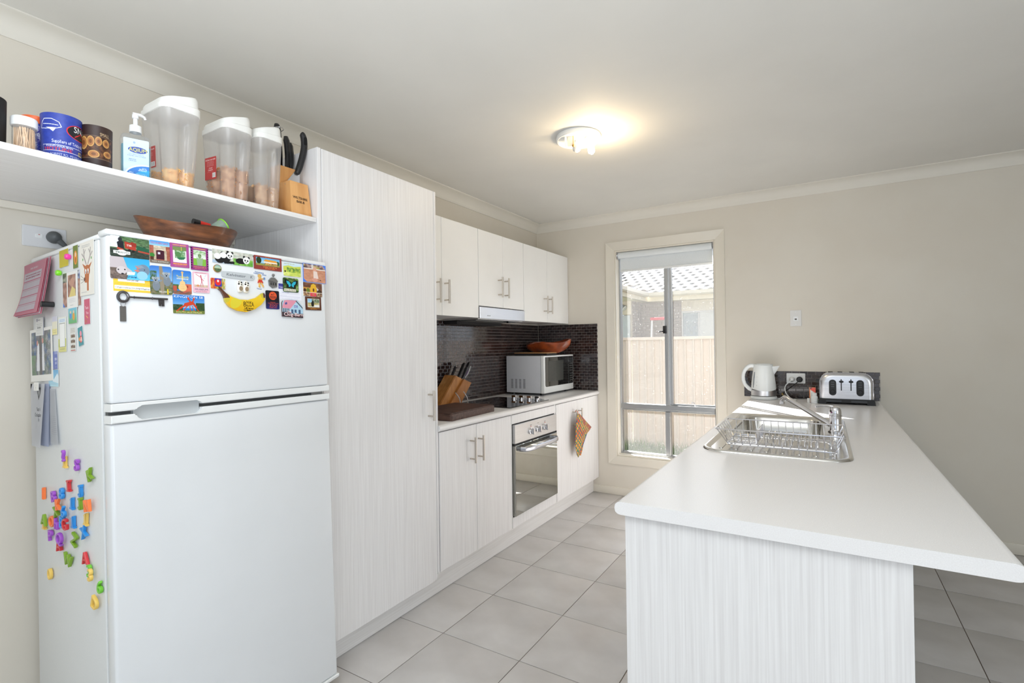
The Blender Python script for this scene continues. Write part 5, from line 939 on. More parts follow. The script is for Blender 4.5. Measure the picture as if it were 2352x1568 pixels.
tag(g.make('island_worktop', WTOP, loc=(-.08, 2.7, .8515)), 'long pale island worktop with rounded edges in the foreground', 'worktop')
# ---- sink
sk = thing('kitchen_sink', 'stainless drop-in sink with drainer set in the island worktop', 'sink', (-.166, 2.56, .885))
def rr3(x0, x1, y0, y1, r, z, n=6): return [V((x, y, z)) for x, y in rrect(x1-x0, y1-y0, r, n, (x0+x1)/2, (y0+y1)/2)]
g = G(); ins = lambda d, z, r: rr3(SX0+d, SX1-d, SY0+d, SY1-d, r, z)
g.loft([ins(0, .8853, .085), ins(.001, .889, .084), ins(.005, .8925, .080), ins(.011, .8930, .074), ins(.017, .8915, .068), ins(.030, .8878, .055)], cap0=False, cap1=False); g.make('sink_rim', SINKM, sk)
# deck with a hole for the bowl
BX0, BX1, BY0, BY1 = -.372, -.012, 2.455, 3.070
g = G(); o_ = ins(.030, .8878, .055); i_ = rr3(BX0, BX1, BY0, BY1, .07, .8878)
vo = [g.b.verts.new(p) for p in o_]; vi = [g.b.verts.new(p) for p in i_]; n = len(vo)
for k in range(n): g.face([vo[k], vo[(k+1) % n], vi[(k+1) % n], vi[k]])
g.make('drainer_deck', SINKM, sk)
bi = lambda d, z, r: rr3(BX0+d, BX1-d, BY0+d, BY1-d, r, z)
g = G(); g.loft([bi(0, .8878, .07), bi(.004, .8865, .068), bi(.009, .880, .066), bi(.016, .80, .064), bi(.022, .745, .06), bi(.045, .728, .05), bi(.15, .7255, .03)], cap0=False); g.make('sink_bowl', SINKM, sk)
g = G(); g.lathe([(.043, .7262), (.043, .7285), (.034, .7285), (.03, .722), (0, .721)], ((BX0+BX1)/2, (BY0+BY1)/2, 0), 24); g.make('waste_strainer', CHROME, sk)
for k in range(7):
    x = -.345+.052*k; g = G(); g.prism(rrect(.014, .33, .0069, 4, x, 2.235), .0022, M.Translation((0, 0, .8876)), .001); g.make('drain_rib', SINKM, sk)
# ---- mixer tap
tp = thing('mixer_tap', 'chrome lever mixer tap with long swivel spout beside the sink', 'tap', (.036, 2.67, .888))
tx, ty = .036, 2.672
g = G(); g.lathe([(.031, .8885), (.031, .893), (.025, .896), (.0235, .90), (.0235, .958)], (tx, ty, 0), 28); g.make('tap_body', CHROME, tp)
g = G(); g.lathe([(.0255, .9585), (.0255, .9615)], (tx, ty, 0), 28); g.make('tap_collar', CHROME, tp)
g = G(); g.lathe([(.0235, .962), (.0238, .975), (.0225, .988), (.018, .997), (.010, 1.001), (0, 1.002)], (tx, ty, 0), 28); hd = g.make('tap_cap', CHROME, tp)
g = G(); g.tube([(tx-.010, ty, .9965), (tx-.03, ty-.002, 1.001), (tx-.055, ty-.004, 1.001), (tx-.075, ty-.006, .997)], [.0055, .0036, .0030, .003], 10, sq=2.2); g.make('tap_lever', CHROME, hd)
g = G(); g.lathe([(.0035, 0), (.003, .001)], (tx-.014, ty-.0195, .976), 10, (-.55, -.83, 0)); g.make('temperature_dot', mat('temperature_dot', S(110, 40, 90), .3), hd)
sp0 = V((tx-.012, ty+.006, .914)); sp1 = V((-.158, 2.80, 1.016))
g = G(); d_ = sp1-sp0; g.tube([sp0, sp0+d_*.2, sp0+d_*.5, sp0+d_*.9, sp1, sp1+V((-.013, .011, .002)), sp1+V((-.021, .018, -.006)), sp1+V((-.023, .020, -.020))], [.013, .0125, .0115, .0115, .0115, .0118, .0118, .0118], 14); g.make('tap_spout', CHROME, tp)
g = G(); g.cyl(sp1+V((-.023, .020, -.030)), sp1+V((-.023, .020, -.018)), .0125, seg=18); g.make('aerator', CHROME, tp)
# ---- dish rack
dr_ = thing('dish_rack', 'chrome wire dish rack standing on the sink drainer', 'dish rack', (-.15, 2.18, .893))
zt, zb = .966, .9055
rx0, rx1, ry0, ry1 = -.358, .056, 2.040, 2.335; bx0, bx1, by0, by1 = -.325, .030, 2.072, 2.318
def w_(name, pts, r=.0017, closed=False, seg=6, par=None): g = G(); g.tube(pts, r, seg, closed); return g.make(name, WIRE, par or dr_)
w_('top_rim', rr3(rx0, rx1, ry0, ry1, .012, zt, 3), .0027, True, 8)
w_('base_ring', rr3(bx0, bx1, by0, by1, .014, zb, 3), .0022, True, 8)
for y in (by0+.03, by1-.03): w_('base_runner', [(bx0+.004, y, zb-.0015), (-.02, y, zb-.0015), (0, y, zb-.002), (.016, y, zb-.010), (.022, y, zb-.0132), (.030, y, zb-.006), (.040, y, .935), (.052, y, zt-.003)], .002)
n = 14; wire0 = None
for k in range(n):
    x = -.3215+k*(.343/(n-1)); xt = rx0+.03+(x-bx0)*(rx1-rx0-.06)/(bx1-bx0)
    pts = [(xt, ry0+.001, zt), (x, by0-.004, zb+.008), (x, by0+.004, zb), (x, by1-.004, zb), (x, by1+.004, zb+.008), (xt, ry1-.001, zt)]; w_('wire', pts)
for k in range(7):
    y = by0+.020+k*.034; yt = ry0+.02+k*.042
    w_('wire', [(rx0+.001, yt, zt), (bx0-.004, y, zb+.008), (bx0+.003, y, zb+.0035), (-.225, y, zb+.0035)])
    if k in (0, 3, 6): w_('wire', [(rx1-.001, yt, zt), (bx1+.004, y, zb+.008), (bx1-.004, y, zb)])
for k in range(11):
    x = -.190+k*.0205
    for y in (2.135, 2.235): w_('plate_prong', [(x, y-.016, zb+.0035), (x, y-.005, zb+.030), (x, y, zb+.034), (x, y+.005, zb+.030), (x, y+.016, zb+.0035)])
dv = w_('divider_frame', [(-.222, by0+.006, zb+.004), (-.222, by0+.006, zb+.048), (-.222, by1-.006, zb+.048), (-.222, by1-.006, zb+.004)], .002)
for k in range(8): y = by0+.03+k*.027; w_('divider_wire', [(-.222, y, zb+.004), (-.222, y, zb+.048)], .0015, par=dv)
for x in (-.31, .012):
    for y in (2.10, 2.29): g = G(); g.cyl((x, y, .8895), (x, y, zb), .0042, seg=10); g.make('rack_foot', mat('clear_foot', S(206, 208, 210), .3), dr_)
# ---- kettle
KW = mat('kettle_white', S(232, 236, 236), .25, c2=S(236, 239, 239), sc=(5, 5, 5))
kx_, ky_ = -.376, 4.030
kt = thing('electric_kettle', 'white electric kettle with a steel band on the island by the wall', 'kettle', (kx_, ky_, .885))
g = G(); g.lathe([(.080, .8853), (.0855, .888), (.086, .900), (.083, .907), (.06, .908)], (kx_, ky_, 0), 40); g.make('power_base', KW, kt)
g = G(); g.lathe([(.079, .910), (.0815, .912), (.0810, .950)], (kx_, ky_, 0), 44); g.make('steel_band', STEEL, kt)
def kring(r, z, dz=0., lean=0.): return [V((kx_+lean+r*math.cos(t), ky_+r*math.sin(t), z+dz*(.5-.5*math.cos(2*t+2.6)))) for t in [2*math.pi*k/44 for k in range(44)]]
g = G(); g.loft([kring(.0812, .945, .014), kring(.0795, .985), kring(.0735, 1.04), kring(.067, 1.09), kring(.062, 1.12, .006), kring(.060, 1.126, .008), kring(.054, 1.128, .006)]); g.make('kettle_body', KW, kt)
g = G(); g.lathe([(.052, 1.1285), (.052, 1.133), (.046, 1.137), (.0, 1.139)], (kx_, ky_, 0), 32); g.make('kettle_lid', KW, kt)
g = G(); A_ = V((kx_+.045, ky_-.03, 0)); spt = [(V((kx_+.05, ky_-.024, z)), V((kx_+.05+e, ky_-.004, z+q)), V((kx_+.05, ky_+.024, z))) for z, e, q in ((1.045, .012, 0), (1.075, .032, .004), (1.105, .050, .008), (1.116, .054, .006))]
g.loft([[a, a*.5+b*.5+V((0, -.006, 0)), b, b*.5+c*.5+V((0, .006, 0)), c, V((kx_+.02, ky_, a.z))] for a, b, c in spt]); g.make('kettle_spout', KW, kt)
g = G(); g.tube(smooth([(kx_-.052, ky_-.004, 1.118), (kx_-.080, ky_-.006, 1.122), (kx_-.108, ky_-.008, 1.105), (kx_-.128, ky_-.009, 1.068), (kx_-.131, ky_-.009, 1.025), (kx_-.119, ky_-.008, .985), (kx_-.095, ky_-.006, .958), (kx_-.076, ky_-.004, .948)]), smr([.014, .014, .0125, .0115, .011, .011, .012, .013]), 14, sq=1.15); g.make('kettle_handle', KW, kt)
ga = R_(222); G_ = lambda r, z: V((kx_+r*math.cos(ga), ky_+r*math.sin(ga), z))
g = G(); g.tube([G_(.0802, .968), G_(.0785, .99), G_(.0738, 1.04), G_(.0690, 1.078)], [.003, .0045, .0045, .003], 8); g.make('water_gauge', mat('gauge_grey', S(112, 118, 124), .25), kt)
g = G()
for z, r in ((.985, .0805), (1.008, .078), (1.045, .0742)):
    a2 = ga+.32; g.tube([V((kx_+r*math.cos(a2), ky_+r*math.sin(a2), z)), V((kx_+r*math.cos(a2+.06), ky_+r*math.sin(a2+.06), z))], .0008, 5)
g.make('level_marks', INK, kt)
# ---- toaster
TST = mat('toaster_steel', S(205, 205, 210), .25, 1., c2=S(218, 218, 222), sc=(4, 80, 160), rv=.05)
tt = thing('four_slice_toaster', 'brushed-steel four-slice toaster with black base and controls', 'toaster', (.113, 3.97, .885))
tyf, tyb = 3.872, 4.070; tx0, tx1, tz0, tz1 = -.030, .256, .920, 1.086
def tring(y, d):
    p = [(tx1-d, tz0), ]; r = .062
    for i in range(9): t = math.pi/2*i/8; p.append((tx1-d-r+r*math.cos(t), tz1-d-r+r*math.sin(t)))
    for i in range(9): t = math.pi/2+math.pi/2*i/8; p.append((tx0+d+r+r*math.cos(t), tz1-d-r+r*math.sin(t)))
    p.append((tx0+d, tz0)); return [V((x, y, z)) for x, z in p]
g = G(); g.loft([tring(tyf, .026), tring(tyf+.001, .018), tring(tyf+.006, .006), tring(tyf+.012, .001), tring(tyf+.02, 0), tring(tyb-.02, 0), tring(tyb-.006, .005), tring(tyb, .02)]); tbody = g.make('toaster_body', TST, tt, ang=50)
g = G(); g.tube([p+V((0, -.0005, 0)) for p in tring(tyf+.013, -.0008)], .0016, 6); g.make('face_trim', CHROME, tt)
g = G(); bz = lambda y, d: [V((tx0-.012-d, y, .8853)), V((tx0+.03, y, .8853)), V((tx0+.036, y, .897)), V((tx1-.036, y, .897)), V((tx1-.03, y, .8853)), V((tx1+.012+d, y, .8853)), V((tx1+.004+d*.3, y, .921)), V((tx0-.004-d*.3, y, .921))]
g.loft([bz(tyf-.012, -.004), bz(tyf-.006, 0), bz(tyb+.004, 0)]); bs = g.make('toaster_base', BLACK, tt, ang=30)
for x in (.045, .180): g = G(); g.prism(rrect(.085, .010, .004, 3, x, .9065), .0015, frame((0, tyf-.0118, 0), (1, 0, 0), (0, 0, 1), (0, -1, 0))); g.make('crumb_tray', mat('tray_front', S(62, 66, 70), .35), bs)
qf = frame((0, tyf+.0005, 0), (1, 0, 0), (0, 0, 1), (0, -1, 0))
for x in (.040, .187):
    g = G(); g.prism(rrect(.040, .102, .0199, 8, x, .992), .003, qf, .001); cp_ = g.make('control_oval', BLACK, tt)
    for k in range(3): g = G(); g.prism(rrect(.018, .006, .0015, 2, x, 1.026-.014*k), .0045, qf, .0006); g.make('push_button', mat('button_grey', S(70, 72, 76), .3), cp_)
    g = G(); g.lathe([(.0125, 0), (.0125, .009), (.010, .011), (0, .0112)], (x, tyf-.0025, .966), 22, (0, -1, 0)); g.make('browning_dial', BLACK, cp_)
for x in (.087, .139):
    g = G(); g.prism(rrect(.0055, .074, .0027, 4, x, 1.010), .0012, qf); sl = g.make('lever_slot', BLACKM, tt)
    g = G(); g.lathe([(.0125, 0), (.0125, .012), (.010, .014)], (x, tyf-.003, 1.031), 18, (0, -1, 0), sy=.6); g.make('lever', BLACK, sl)
for x in (.030, .083, .148, .200): g = G(); g.box(x-.013, x+.013, tyf+.028, tyb-.028, tz1-.001, tz1+.0012); g.make('bread_slot', BLACKM, tbody); 
# ---- double power point with plugs and cords
dp = thing('double_power_point', 'white double power point on the low mosaic behind the tap', 'power point', (-.179, YB-.006, 1.028))
qb = frame((0, YB-.0075, 0), (1, 0, 0), (0, 0, 1), (0, -1, 0))
g = G(); g.prism(rrect(.117, .072, .004, 3, -.179, 1.028), .008, qb, .002); pl = g.make('face_plate', WHITEP, dp)
for x in (-.224, -.137): g = G(); g.prism(rrect(.017, .013, .003, 3, x, 1.052), .0105, qb, .0012); g.make('switch', WHITEP, pl)
wp = thing('kettle_plug', 'white plug and cord running from the power point to the kettle base', 'plug', (-.202, YB-.02, 1.02))
g = G(); g.lathe([(.017, 0), (.019, .005), (.018, .012), (.013, .022), (.008, .03), (0, .031)], (-.203, YB-.0165, 1.021), 22, (0, -1, 0)); g.make('plug_body', WHITEP, wp)
g = G(); g.tube(smooth([(-.203, YB-.040, 1.019), (-.215, YB-.060, 1.006), (-.237, YB-.07, .985), (-.246, YB-.075, .958), (-.238, YB-.085, .925), (-.215, YB-.10, .897), (-.20, YB-.115, .8895), (-.235, YB-.13, .8885), (-.27, YB-.12, .8885), (-.288, YB-.125, .8885)]), .0034, 8); g.make('cord', WHITEP, wp)
bp_ = thing('toaster_plug', 'round black plug and cord running from the power point to the toaster', 'plug', (-.155, YB-.02, 1.02))
g = G(); g.lathe([(.018, 0), (.020, .005), (.020, .016), (.014, .024), (0, .026)], (-.156, YB-.0165, 1.021), 24, (0, -1, 0)); g.make('plug_body', BLACK, bp_)
g = G(); g.tube(smooth([(-.160, YB-.036, 1.012), (-.182, YB-.040, .990), (-.215, YB-.035, .960), (-.245, YB-.030, .935), (-.262, YB-.03, .915), (-.258, YB-.035, .900), (-.235, YB-.04, .8895), (-.17, YB-.05, .8885), (-.11, YB-.05, .891), (-.05, YB-.06, .896), (-.02, YB-.09, .90)]), .0030, 8); g.make('cord', BLACK, bp_)
g = G(); g.tube([(-.266, YB-.031, .922), (-.262, YB-.031, .906)], [.0065, .0075], 10, sq=.7); g.tube([(-.268, YB-.034, .912), (-.256, YB-.038, .903)], .0045, 8); g.make('cord_tie', mat('tan_tie', S(176, 146, 92), .7), bp_)
# ---- soap dish, medicine box, bottles
sd = thing('soap_dish', 'shallow white dish with a blue pad behind the tap spout', 'dish', (-.208, 3.955, .8853))
g = G(); e = lambda d, z: rr3(-.245+d, -.168-d, 3.93+d, 3.985-d, .014, z, 4); g.loft([e(.006, .8855), e(0, .8955), e(.002, .896), e(.008, .889)]); g.make('dish', WHITEP, sd)
g = G(); g.prism(rrect(.045, .026, .006, 3, -.208, 3.957), .008, M.Translation((0, 0, .8893)), .002); g.make('blue_pad', mat('blue_pad', S(110, 130, 190), .8), sd)
c = Cv(90, 160, (240, 238, 236)); c.poly([(0, 0), (1, 0), (1, .36), (0, .1)], (236, 92, 74)); c.rect(0, 0, .16, 1, (240, 150, 90)); c.poly([(.1, 0), (.5, 0), (.2, .1)], (70, 40, 90)); c.ell(.58, .5, .12, .07, (110, 170, 160)); c.scribble(.3, .9, (.7, .76), (150, 150, 150))
mb = thing('medicine_box', 'slim orange and white medicine box standing beside the toaster', 'box', (-.073, 3.915, .885))
g = G(); g.box(-.091, -.055, 3.905, 3.93, .8853, .985, .0006, 1); g.make('carton', mat('carton_orange', S(240, 170, 120), .5), mb)
g = G(); g.prism([(-.018, -.049), (.018, -.049), (.018, .049), (-.018, .049)], .0003, frame((-.073, 3.9048, .935), (1, 0, 0), (0, 0, 1), (0, -1, 0)), uv=True); g.make('front_print', c.mat('carton'), mb)
c = Cv(256, 90, (240, 242, 242)); c.rect(.70, .46, .79, 1, (70, 160, 90)); c.ell(.745, .34, .035, .10, (206, 40, 60)); c.scribble(.5, .68, (.3, .42, .54), (190, 196, 200)); c.scribble(.5, .68, (.8,), (90, 96, 100), .02)
wb = thing('pill_bottle', 'small white pill bottle with a red and green label in front of the medicine box', 'bottle', (-.062, 3.885, .885))
g = G(); g.lathe([(.0185, .8853), (.020, .887), (.020, .926), (.017, .931), (.0135, .934), (.0135, .936)], (-.0625, 3.883, 0), 26); g.make('bottle_body', WHITEP, wb)
g = G(); g.lathe([(.0203, .889), (.0203, .924)], (-.0625, 3.883, 0), 30, a0=-R_(95)-math.pi, cap0=False, cap1=False, uvs=(0, 1)); g.make('bottle_label', c.mat('pill_label', .4), wb)
g = G(); g.lathe([(.0145, .936), (.0150, .937), (.0150, .950), (.0138, .952), (0, .952)], (-.0625, 3.883, 0), 26); g.make('bottle_cap', WHITEP, wb)
g = G(); g.lathe([(.0085, .8853), (.009, .887), (.009, .912), (.0085, .914), (0, .9145)], (-.0955, 3.905, 0), 16); tag(g.make('white_cap_tube', WHITEP, loc=(-.0955, 3.905, .8853)), 'tiny white capped tube beside the pill bottle', 'tube')
# ---- wall data plate
wpz = thing('data_plate', 'white wall plate with one data socket on the plain back wall', 'wall plate', (-.173, YB-.004, 1.459))
g = G(); g.prism(rrect(.070, .114, .004, 3, -.173, 1.459), .007, frame((0, YB-.0005, 0), (1, 0, 0), (0, 0, 1), (0, -1, 0)), .002); pl = g.make('face_plate', mat('plate_grey_white', S(228, 227, 224), .35), wpz)
qd = frame((0, YB-.0072, 0), (1, 0, 0), (0, 0, 1), (0, -1, 0))
g = G(); g.prism(rrect(.030, .030, .002, 2, -.173, 1.455), .0018, qd, .0006); g.make('socket_insert', WHITEP, pl)
g = G(); g.prism(rrect(.013, .010, .001, 2, -.1735, 1.4515), .0022, qd); g.make('socket_hole', mat('socket_hole', S(96, 92, 88), .7), pl)
for z in (1.503, 1.415): g = G(); g.lathe([(.0035, 0), (.003, .0008)], (-.173, YB-.0075, z), 12, (0, -1, 0)); g.make('screw_cover', WHITEP, pl)
# ---- ceiling fitting without its shade
lx_, ly_ = -1.100, 2.485
cl = thing('ceiling_light', 'round white ceiling light without its shade, one bulb lit', 'ceiling light', (lx_, ly_, ZC))
g = G(); g.lathe([(.116, ZC-.0005), (.118, ZC-.006), (.118, ZC-.022), (.113, ZC-.026), (.107, ZC-.024), (.106, ZC-.014), (0, ZC-.012)], (lx_, ly_, 0), 48, cap0=False); g.make('base_pan', WHITEP, cl, ang=50)
ux, uy = .851, .525
P_ = lambda a, b, z: V((lx_+ux*a+uy*b, ly_+uy*a-ux*b, z))      # a: towards the window side, b: towards the room
LMP = mat('lit_bulb', (1, .9, .72, 1), .4, em=26, emc=(1, .86, .62, 1))
g = G(); g.cyl(P_(.052, .02, ZC-.014), P_(.058, .02, ZC-.040), .019, seg=18); g.make('lamp_holder', WHITEP, cl)
g = G(); bs_ = P_(.058, .02, ZC-.040); ax_ = (P_(.066, .03, ZC-.104)-bs_).normalized(); sd_ = ax_.orthogonal().normalized(); s2 = ax_.cross(sd_)
for k in range(3):
    t = k*2.094; c_ = bs_+.0115*(math.cos(t)*sd_+math.sin(t)*s2); e_ = .0045*(-math.sin(t)*sd_+math.cos(t)*s2)
    g.tube([c_-e_*1.3, c_-e_*1.3+ax_*.055, c_-e_*.7+ax_*.060, c_+e_*.7+ax_*.060, c_+e_*1.3+ax_*.055, c_+e_*1.3], .0052, 8)
g.make('lit_fluorescent_bulb', LMP, cl)
g = G(); g.cyl(P_(-.012, .012, ZC-.014), P_(-.012, .014, ZC-.034), .016, seg=16); g.make('lamp_holder', WHITEP, cl)
g = G(); g.lathe([(.011, 0), (.012, .010), (.020, .025), (.0225, .040), (.019, .054), (.010, .062), (0, .064)], P_(-.012, .014, ZC-.030), 24, (0.05, -.1, -1)); g.make('unlit_bulb', mat('frosted_bulb', S(232, 232, 228), .3), cl)
g = G(); a_, b_ = P_(-.062, .03, 0), P_(-.028, .03, 0); g.loft([[V((p.x, p.y, z)) for p, z in ((a_, ZC-.014), (b_, ZC-.014), (b_, ZC-.062), (a_, ZC-.066))], [V((p.x+.003, p.y+.005, z)) for p, z in ((a_, ZC-.014), (b_, ZC-.014), (b_, ZC-.062), (a_, ZC-.066))]]); g.make('reflector_plate', mat('reflector', S(206, 202, 196), .4), cl)
g = G(); g.box(-.006, .006, -.002, .002, -.068, -.014, .001, 1, M.Translation(P_(-.070, .026, ZC)) @ M.Rotation(.5, 4, 'Z')); g.make('spring_clip', WHITEP, cl)
g = G(); p = P_(-.035, .055, ZC-.02); g.cyl(p, p-V((0, 0, .045)), .0022, seg=8); g.lathe([(.004, 0), (.006, .004), (.006, .010), (.003, .013)], p-V((0, 0, .058)), 12); g.make('brass_fixing_nut', mat('brass', S(190, 150, 80), .3, .9), cl)
light('ceiling_bulb', 'POINT', P_(.080, .05, ZC-.15), 4.5, (1, .77, .47), .03)
# ================================================================ SHELF ABOVE THE FRIDGE
SZ = 1.8035
sh = thing('wall_shelf', 'white wood-grain shelf board above the fridge', 'shelf', (-1.99, .5, 1.786))
g = G(); g.box(XW+.002, -1.698, -.45, 1.2975, 1.786, SZ, .001, 1); g.make('shelf_board', LAMY, sh)
g = G(); g.box(XW+.002, XW+.020, -.45, 1.2975, 1.762, 1.7855, .001, 1); g.make('support_cleat', TRIM, sh)
FACE = lambda x, y: math.atan2(-y, -x)       # bearing from which the camera side sees a jar
def jar(name, label, cat, x, y, r, h, body, cv=None, seg=36, r2=None, wrap=(.0, 1.), loc_z=SZ, grp=None):
    t = thing(name, label, cat, (x, y, loc_z), group=grp)
    g = G(); r2 = r2 or r; g.lathe([(r*.97, loc_z+.0004), (r, loc_z+.003), (r2, loc_z+h)], (x, y, 0), seg); g.make('body', body, t)
    if cv is not None:
        z0, z1 = loc_z+.002+h*wrap[0], loc_z+h*wrap[1]; q = lambda z: r+(r2-r)*(z-loc_z)/h+.0004
        g = G(); g.lathe([(q(z0), z0), (q(z1), z1)], (x, y, 0), 48, a0=FACE(x, y)-math.pi, cap0=False, cap1=False, uvs=(0, 1)); g.make('printed_wrap', cv.mat(name, .45), t)
    return t
# tall black canister
jar('black_canister', 'tall black canister at the far end of the shelf, cut off by the frame', 'canister', -1.780, .378, .047, .124, BLACKM, r2=.049)
# toothpicks
CLP = clear('clear_plastic', (.97, .97, .97, 1), mix=.10); TPW = mat('toothpick_wood', S(226, 190, 150), .6, c2=S(240, 210, 176), sc=(90, 90, 4))
tj = thing('toothpick_jar', 'clear jar of toothpicks with white screw lid', 'jar', (-1.760, .456, SZ))
jx, jy = -1.760, .456
g = G(); g.lathe([(.0225, SZ+.0004), (.024, SZ+.003), (.024, SZ+.066), (.0215, SZ+.068)], (jx, jy, 0), 30, cap1=False); g.make('jar_body', CLP, tj)
g = G(); rg = random.Random(5)
for k in range(95):
    a, rr = rg.uniform(0, 6.283), .0205*math.sqrt(rg.uniform(.2, 1)); p = V((jx+rr*math.cos(a), jy+rr*math.sin(a), SZ+.003)); a2 = a+rg.uniform(-.6, .6); q = V((jx+rr*math.cos(a2), jy+rr*math.sin(a2), SZ+.064)); g.cyl(p, q, .0011, .0008, 5)
o = g.make('toothpicks', TPW, tj); o['kind'] = 'stuff'
g = G(); g.lathe([(.0262, SZ+.068), (.0268, SZ+.070), (.0268, SZ+.088), (.025, SZ+.0915), (0, SZ+.092)], (jx, jy, 0), 30); g.make('screw_lid', WHITEP, tj)
c = Cv(220, 90, (236, 236, 246)); c.rect(.5, .0, .62, .72, (60, 60, 160)); c.noise(.5, .0, .66, .7, [(52, 52, 150), (40, 60, 170), (240, 240, 250), (70, 60, 160)], 8, 8); c.scribble(.44, .5, (.2, .4, .6), (150, 90, 190), .02); c.scribble(.52, .6, [.76+.04*k for k in range(6)], (90, 100, 130), .01)
ot = jar('orange_lid_tub', 'blue and white tub with an orange lid behind the toothpicks', 'tub', -1.822, .494, .029, .100, WHITEP, c)
g = G(); g.lathe([(.0305, SZ+.101), (.031, SZ+.103), (.031, SZ+.118), (.029, SZ+.1205), (0, SZ+.121)], (-1.822, .494, 0), 30); g.make('orange_lid', mat('orange_lid', S(246, 110, 50), .35), ot)
# blue stubby holder
c = Cv(640, 280, (46, 66, 160)); c.noise(0, 0, 1, 1, [(44, 64, 158), (48, 70, 166), (42, 60, 152)], 60, 30); X = lambda u: .5+(u-.5)*.46
for a, b in (((.12, .22), (.18, .14)), ((.18, .14), (.34, .14)), ((.34, .14), (.46, .2)), ((.46, .2), (.5, .3)), ((.12, .22), (.10, .34)), ((.10, .34), (.24, .36)), ((.26, .36), (.40, .34)), ((.42, .34), (.5, .3)), ((.16, .25), (.44, .27))): c.line(X(a[0]), a[1], X(b[0]), b[1], .003, (230, 234, 246))
c.poly([(X(.22), .33), (X(.42), .33), (X(.36), .42), (X(.30), .37)], (230, 234, 246))
c.ell(X(.86), .34, .13, .17, (206, 40, 60)); c.ell(X(.865), .34, .122, .155, (20, 26, 34)); c.text('SNA', X(.88), .27, .14, (246, 246, 250), .15); c.line(X(.74), .44, X(.9), .32, .004, (226, 40, 50)); c.line(X(.9), .32, X(1.), .44, .004, (226, 40, 50)); c.text('sports', X(.92), .43, .05, (60, 120, 100), .05)
c.text('Suppliers of Tricky Bits', X(.66), .62, .075, (240, 240, 248), .30); c.rect(X(.14), .70, X(.96), .84, (220, 226, 240)); c.rect(X(.145), .71, X(.955), .83, (50, 64, 150)); c.text('TWENTY FOUR SEVEN', X(.46), .735, .035, (240, 240, 248), .22); c.text('HOTLINE', X(.44), .79, .075, (230, 50, 50), .23); c.text('02 9', X(.92), .80, .11, (246, 220, 60), .09); c.text('490 FOREST RD, PENSHURST', X(.58), .91, .055, (206, 214, 240), .36)
bh_ = jar('blue_stubby_holder', 'royal-blue drink holder with white and red lettering', 'drink holder', -1.768, .534, .0415, .122, mat('blue_foam', S(44, 62, 156), .8), c, r2=.0435, grp='foam drink holders')
c = Cv(560, 280, (52, 34, 30)); c.rect(0, .27, 1, .78, (40, 22, 18)); c.noise(.2, .27, .8, .8, [(60, 34, 24), (36, 20, 16), (84, 48, 30), (120, 76, 44)], 34, 14)
for x, y, rx, ry in ((.36, .44, .05, .16), (.44, .40, .04, .13), (.52, .38, .035, .11), (.47, .70, .06, .09), (.62, .66, .05, .08), (.60, .40, .04, .10)): c.ell(x, y, rx, ry, (196, 150, 84)); c.ell(x, y, rx*.78, ry*.78, (166, 110, 62)); c.ell(x, y, rx*.4, ry*.4, (120, 76, 44))
c.text('SMALL', .585, .20, .08, (206, 180, 140), .10); c.line(.2, .26, .8, .26, .003, (120, 96, 76)); c.line(.2, .80, .8, .80, .003, (120, 96, 76)); c.rect(0, .82, 1, 1, (46, 28, 26))
jar('brown_stubby_holder', 'dark brown drink holder printed with wine barrels', 'drink holder', -1.757, .6085, .0345, .1175, mat('brown_foam', S(56, 38, 34), .8), c, r2=.036, grp='foam drink holders')
# hand sanitiser
sb = thing('sanitiser_bottle', 'clear pump bottle of blue hand sanitiser with printed label', 'bottle', (-1.762, .707, SZ))
def sring(w, d, z, r=.009): return [V((-1.762, .707, z)) + x*V((.30, .954, 0)) + y*V((-.954, .30, 0)) for x, y in rrect(w, d, r, 4)]
g = G(); g.loft([sring(.070, .036, SZ+.0004), sring(.074, .040, SZ+.004), sring(.074, .040, SZ+.122), sring(.066, .034, SZ+.131), sring(.030, .026, SZ+.136, .012), sring(.028, .026, SZ+.143, .012)]); g.make('bottle_wall', clear('clear_bottle', (.96, .98, 1, 1), mix=.10), sb)
g = G(); g.loft([sring(.067, .034, SZ+.002), sring(.070, .036, SZ+.005), sring(.070, .036, SZ+.100)]); g.make('blue_gel', clear('blue_gel', (.62, .88, .97, 1), mix=.45, dcol=(.30, .72, .90, 1)), sb)
c = Cv(180, 260, (196, 220, 240)); c.grad(0, 0, 1, .65, (206, 222, 240), (190, 218, 240)); c.ell(.42, .10, .05, .03, (150, 176, 206)); c.ell(.56, .29, .38, .085, (36, 66, 160)); c.text('AQIUM', .56, .285, .10, (246, 236, 90), .70); c.text('ANTIBACTERIAL', .5, .41, .03, (130, 150, 196), .6); c.text('HAND SANITISER', .52, .455, .035, (120, 140, 190), .72); c.scribble(.2, .5, (.55, .59), (90, 110, 170), .012)
c.ell(.95, 1.0, .92, .34, (236, 244, 250)); c.ell(.98, 1.02, .90, .33, (30, 120, 206)); c.ell(1.05, 1.06, .7, .26, (20, 160, 220)); c.text('KILLS', .80, .755, .028, (240, 246, 252), .16); c.text('99.99% OF', .76, .79, .028, (240, 246, 252), .3); c.text('GERMS FAST', .74, .825, .028, (240, 246, 252), .34); c.text('375ml', .3, .9, .03, (240, 246, 252), .16); c.scribble(.5, .9, (.92, .95), (206, 230, 246), .006)
qs = frame(V((-1.762, .707, SZ+.062))+V((.954, -.30, 0))*.0203, V((.30, .954, 0)), (0, 0, 1), V((.954, -.30, 0)))
g = G(); g.prism(rrect(.062, .112, .003, 3), .0004, qs, uv=True); g.make('front_label', c.mat('sanitiser', .3), sb)
cx_, cy_ = -1.762, .707
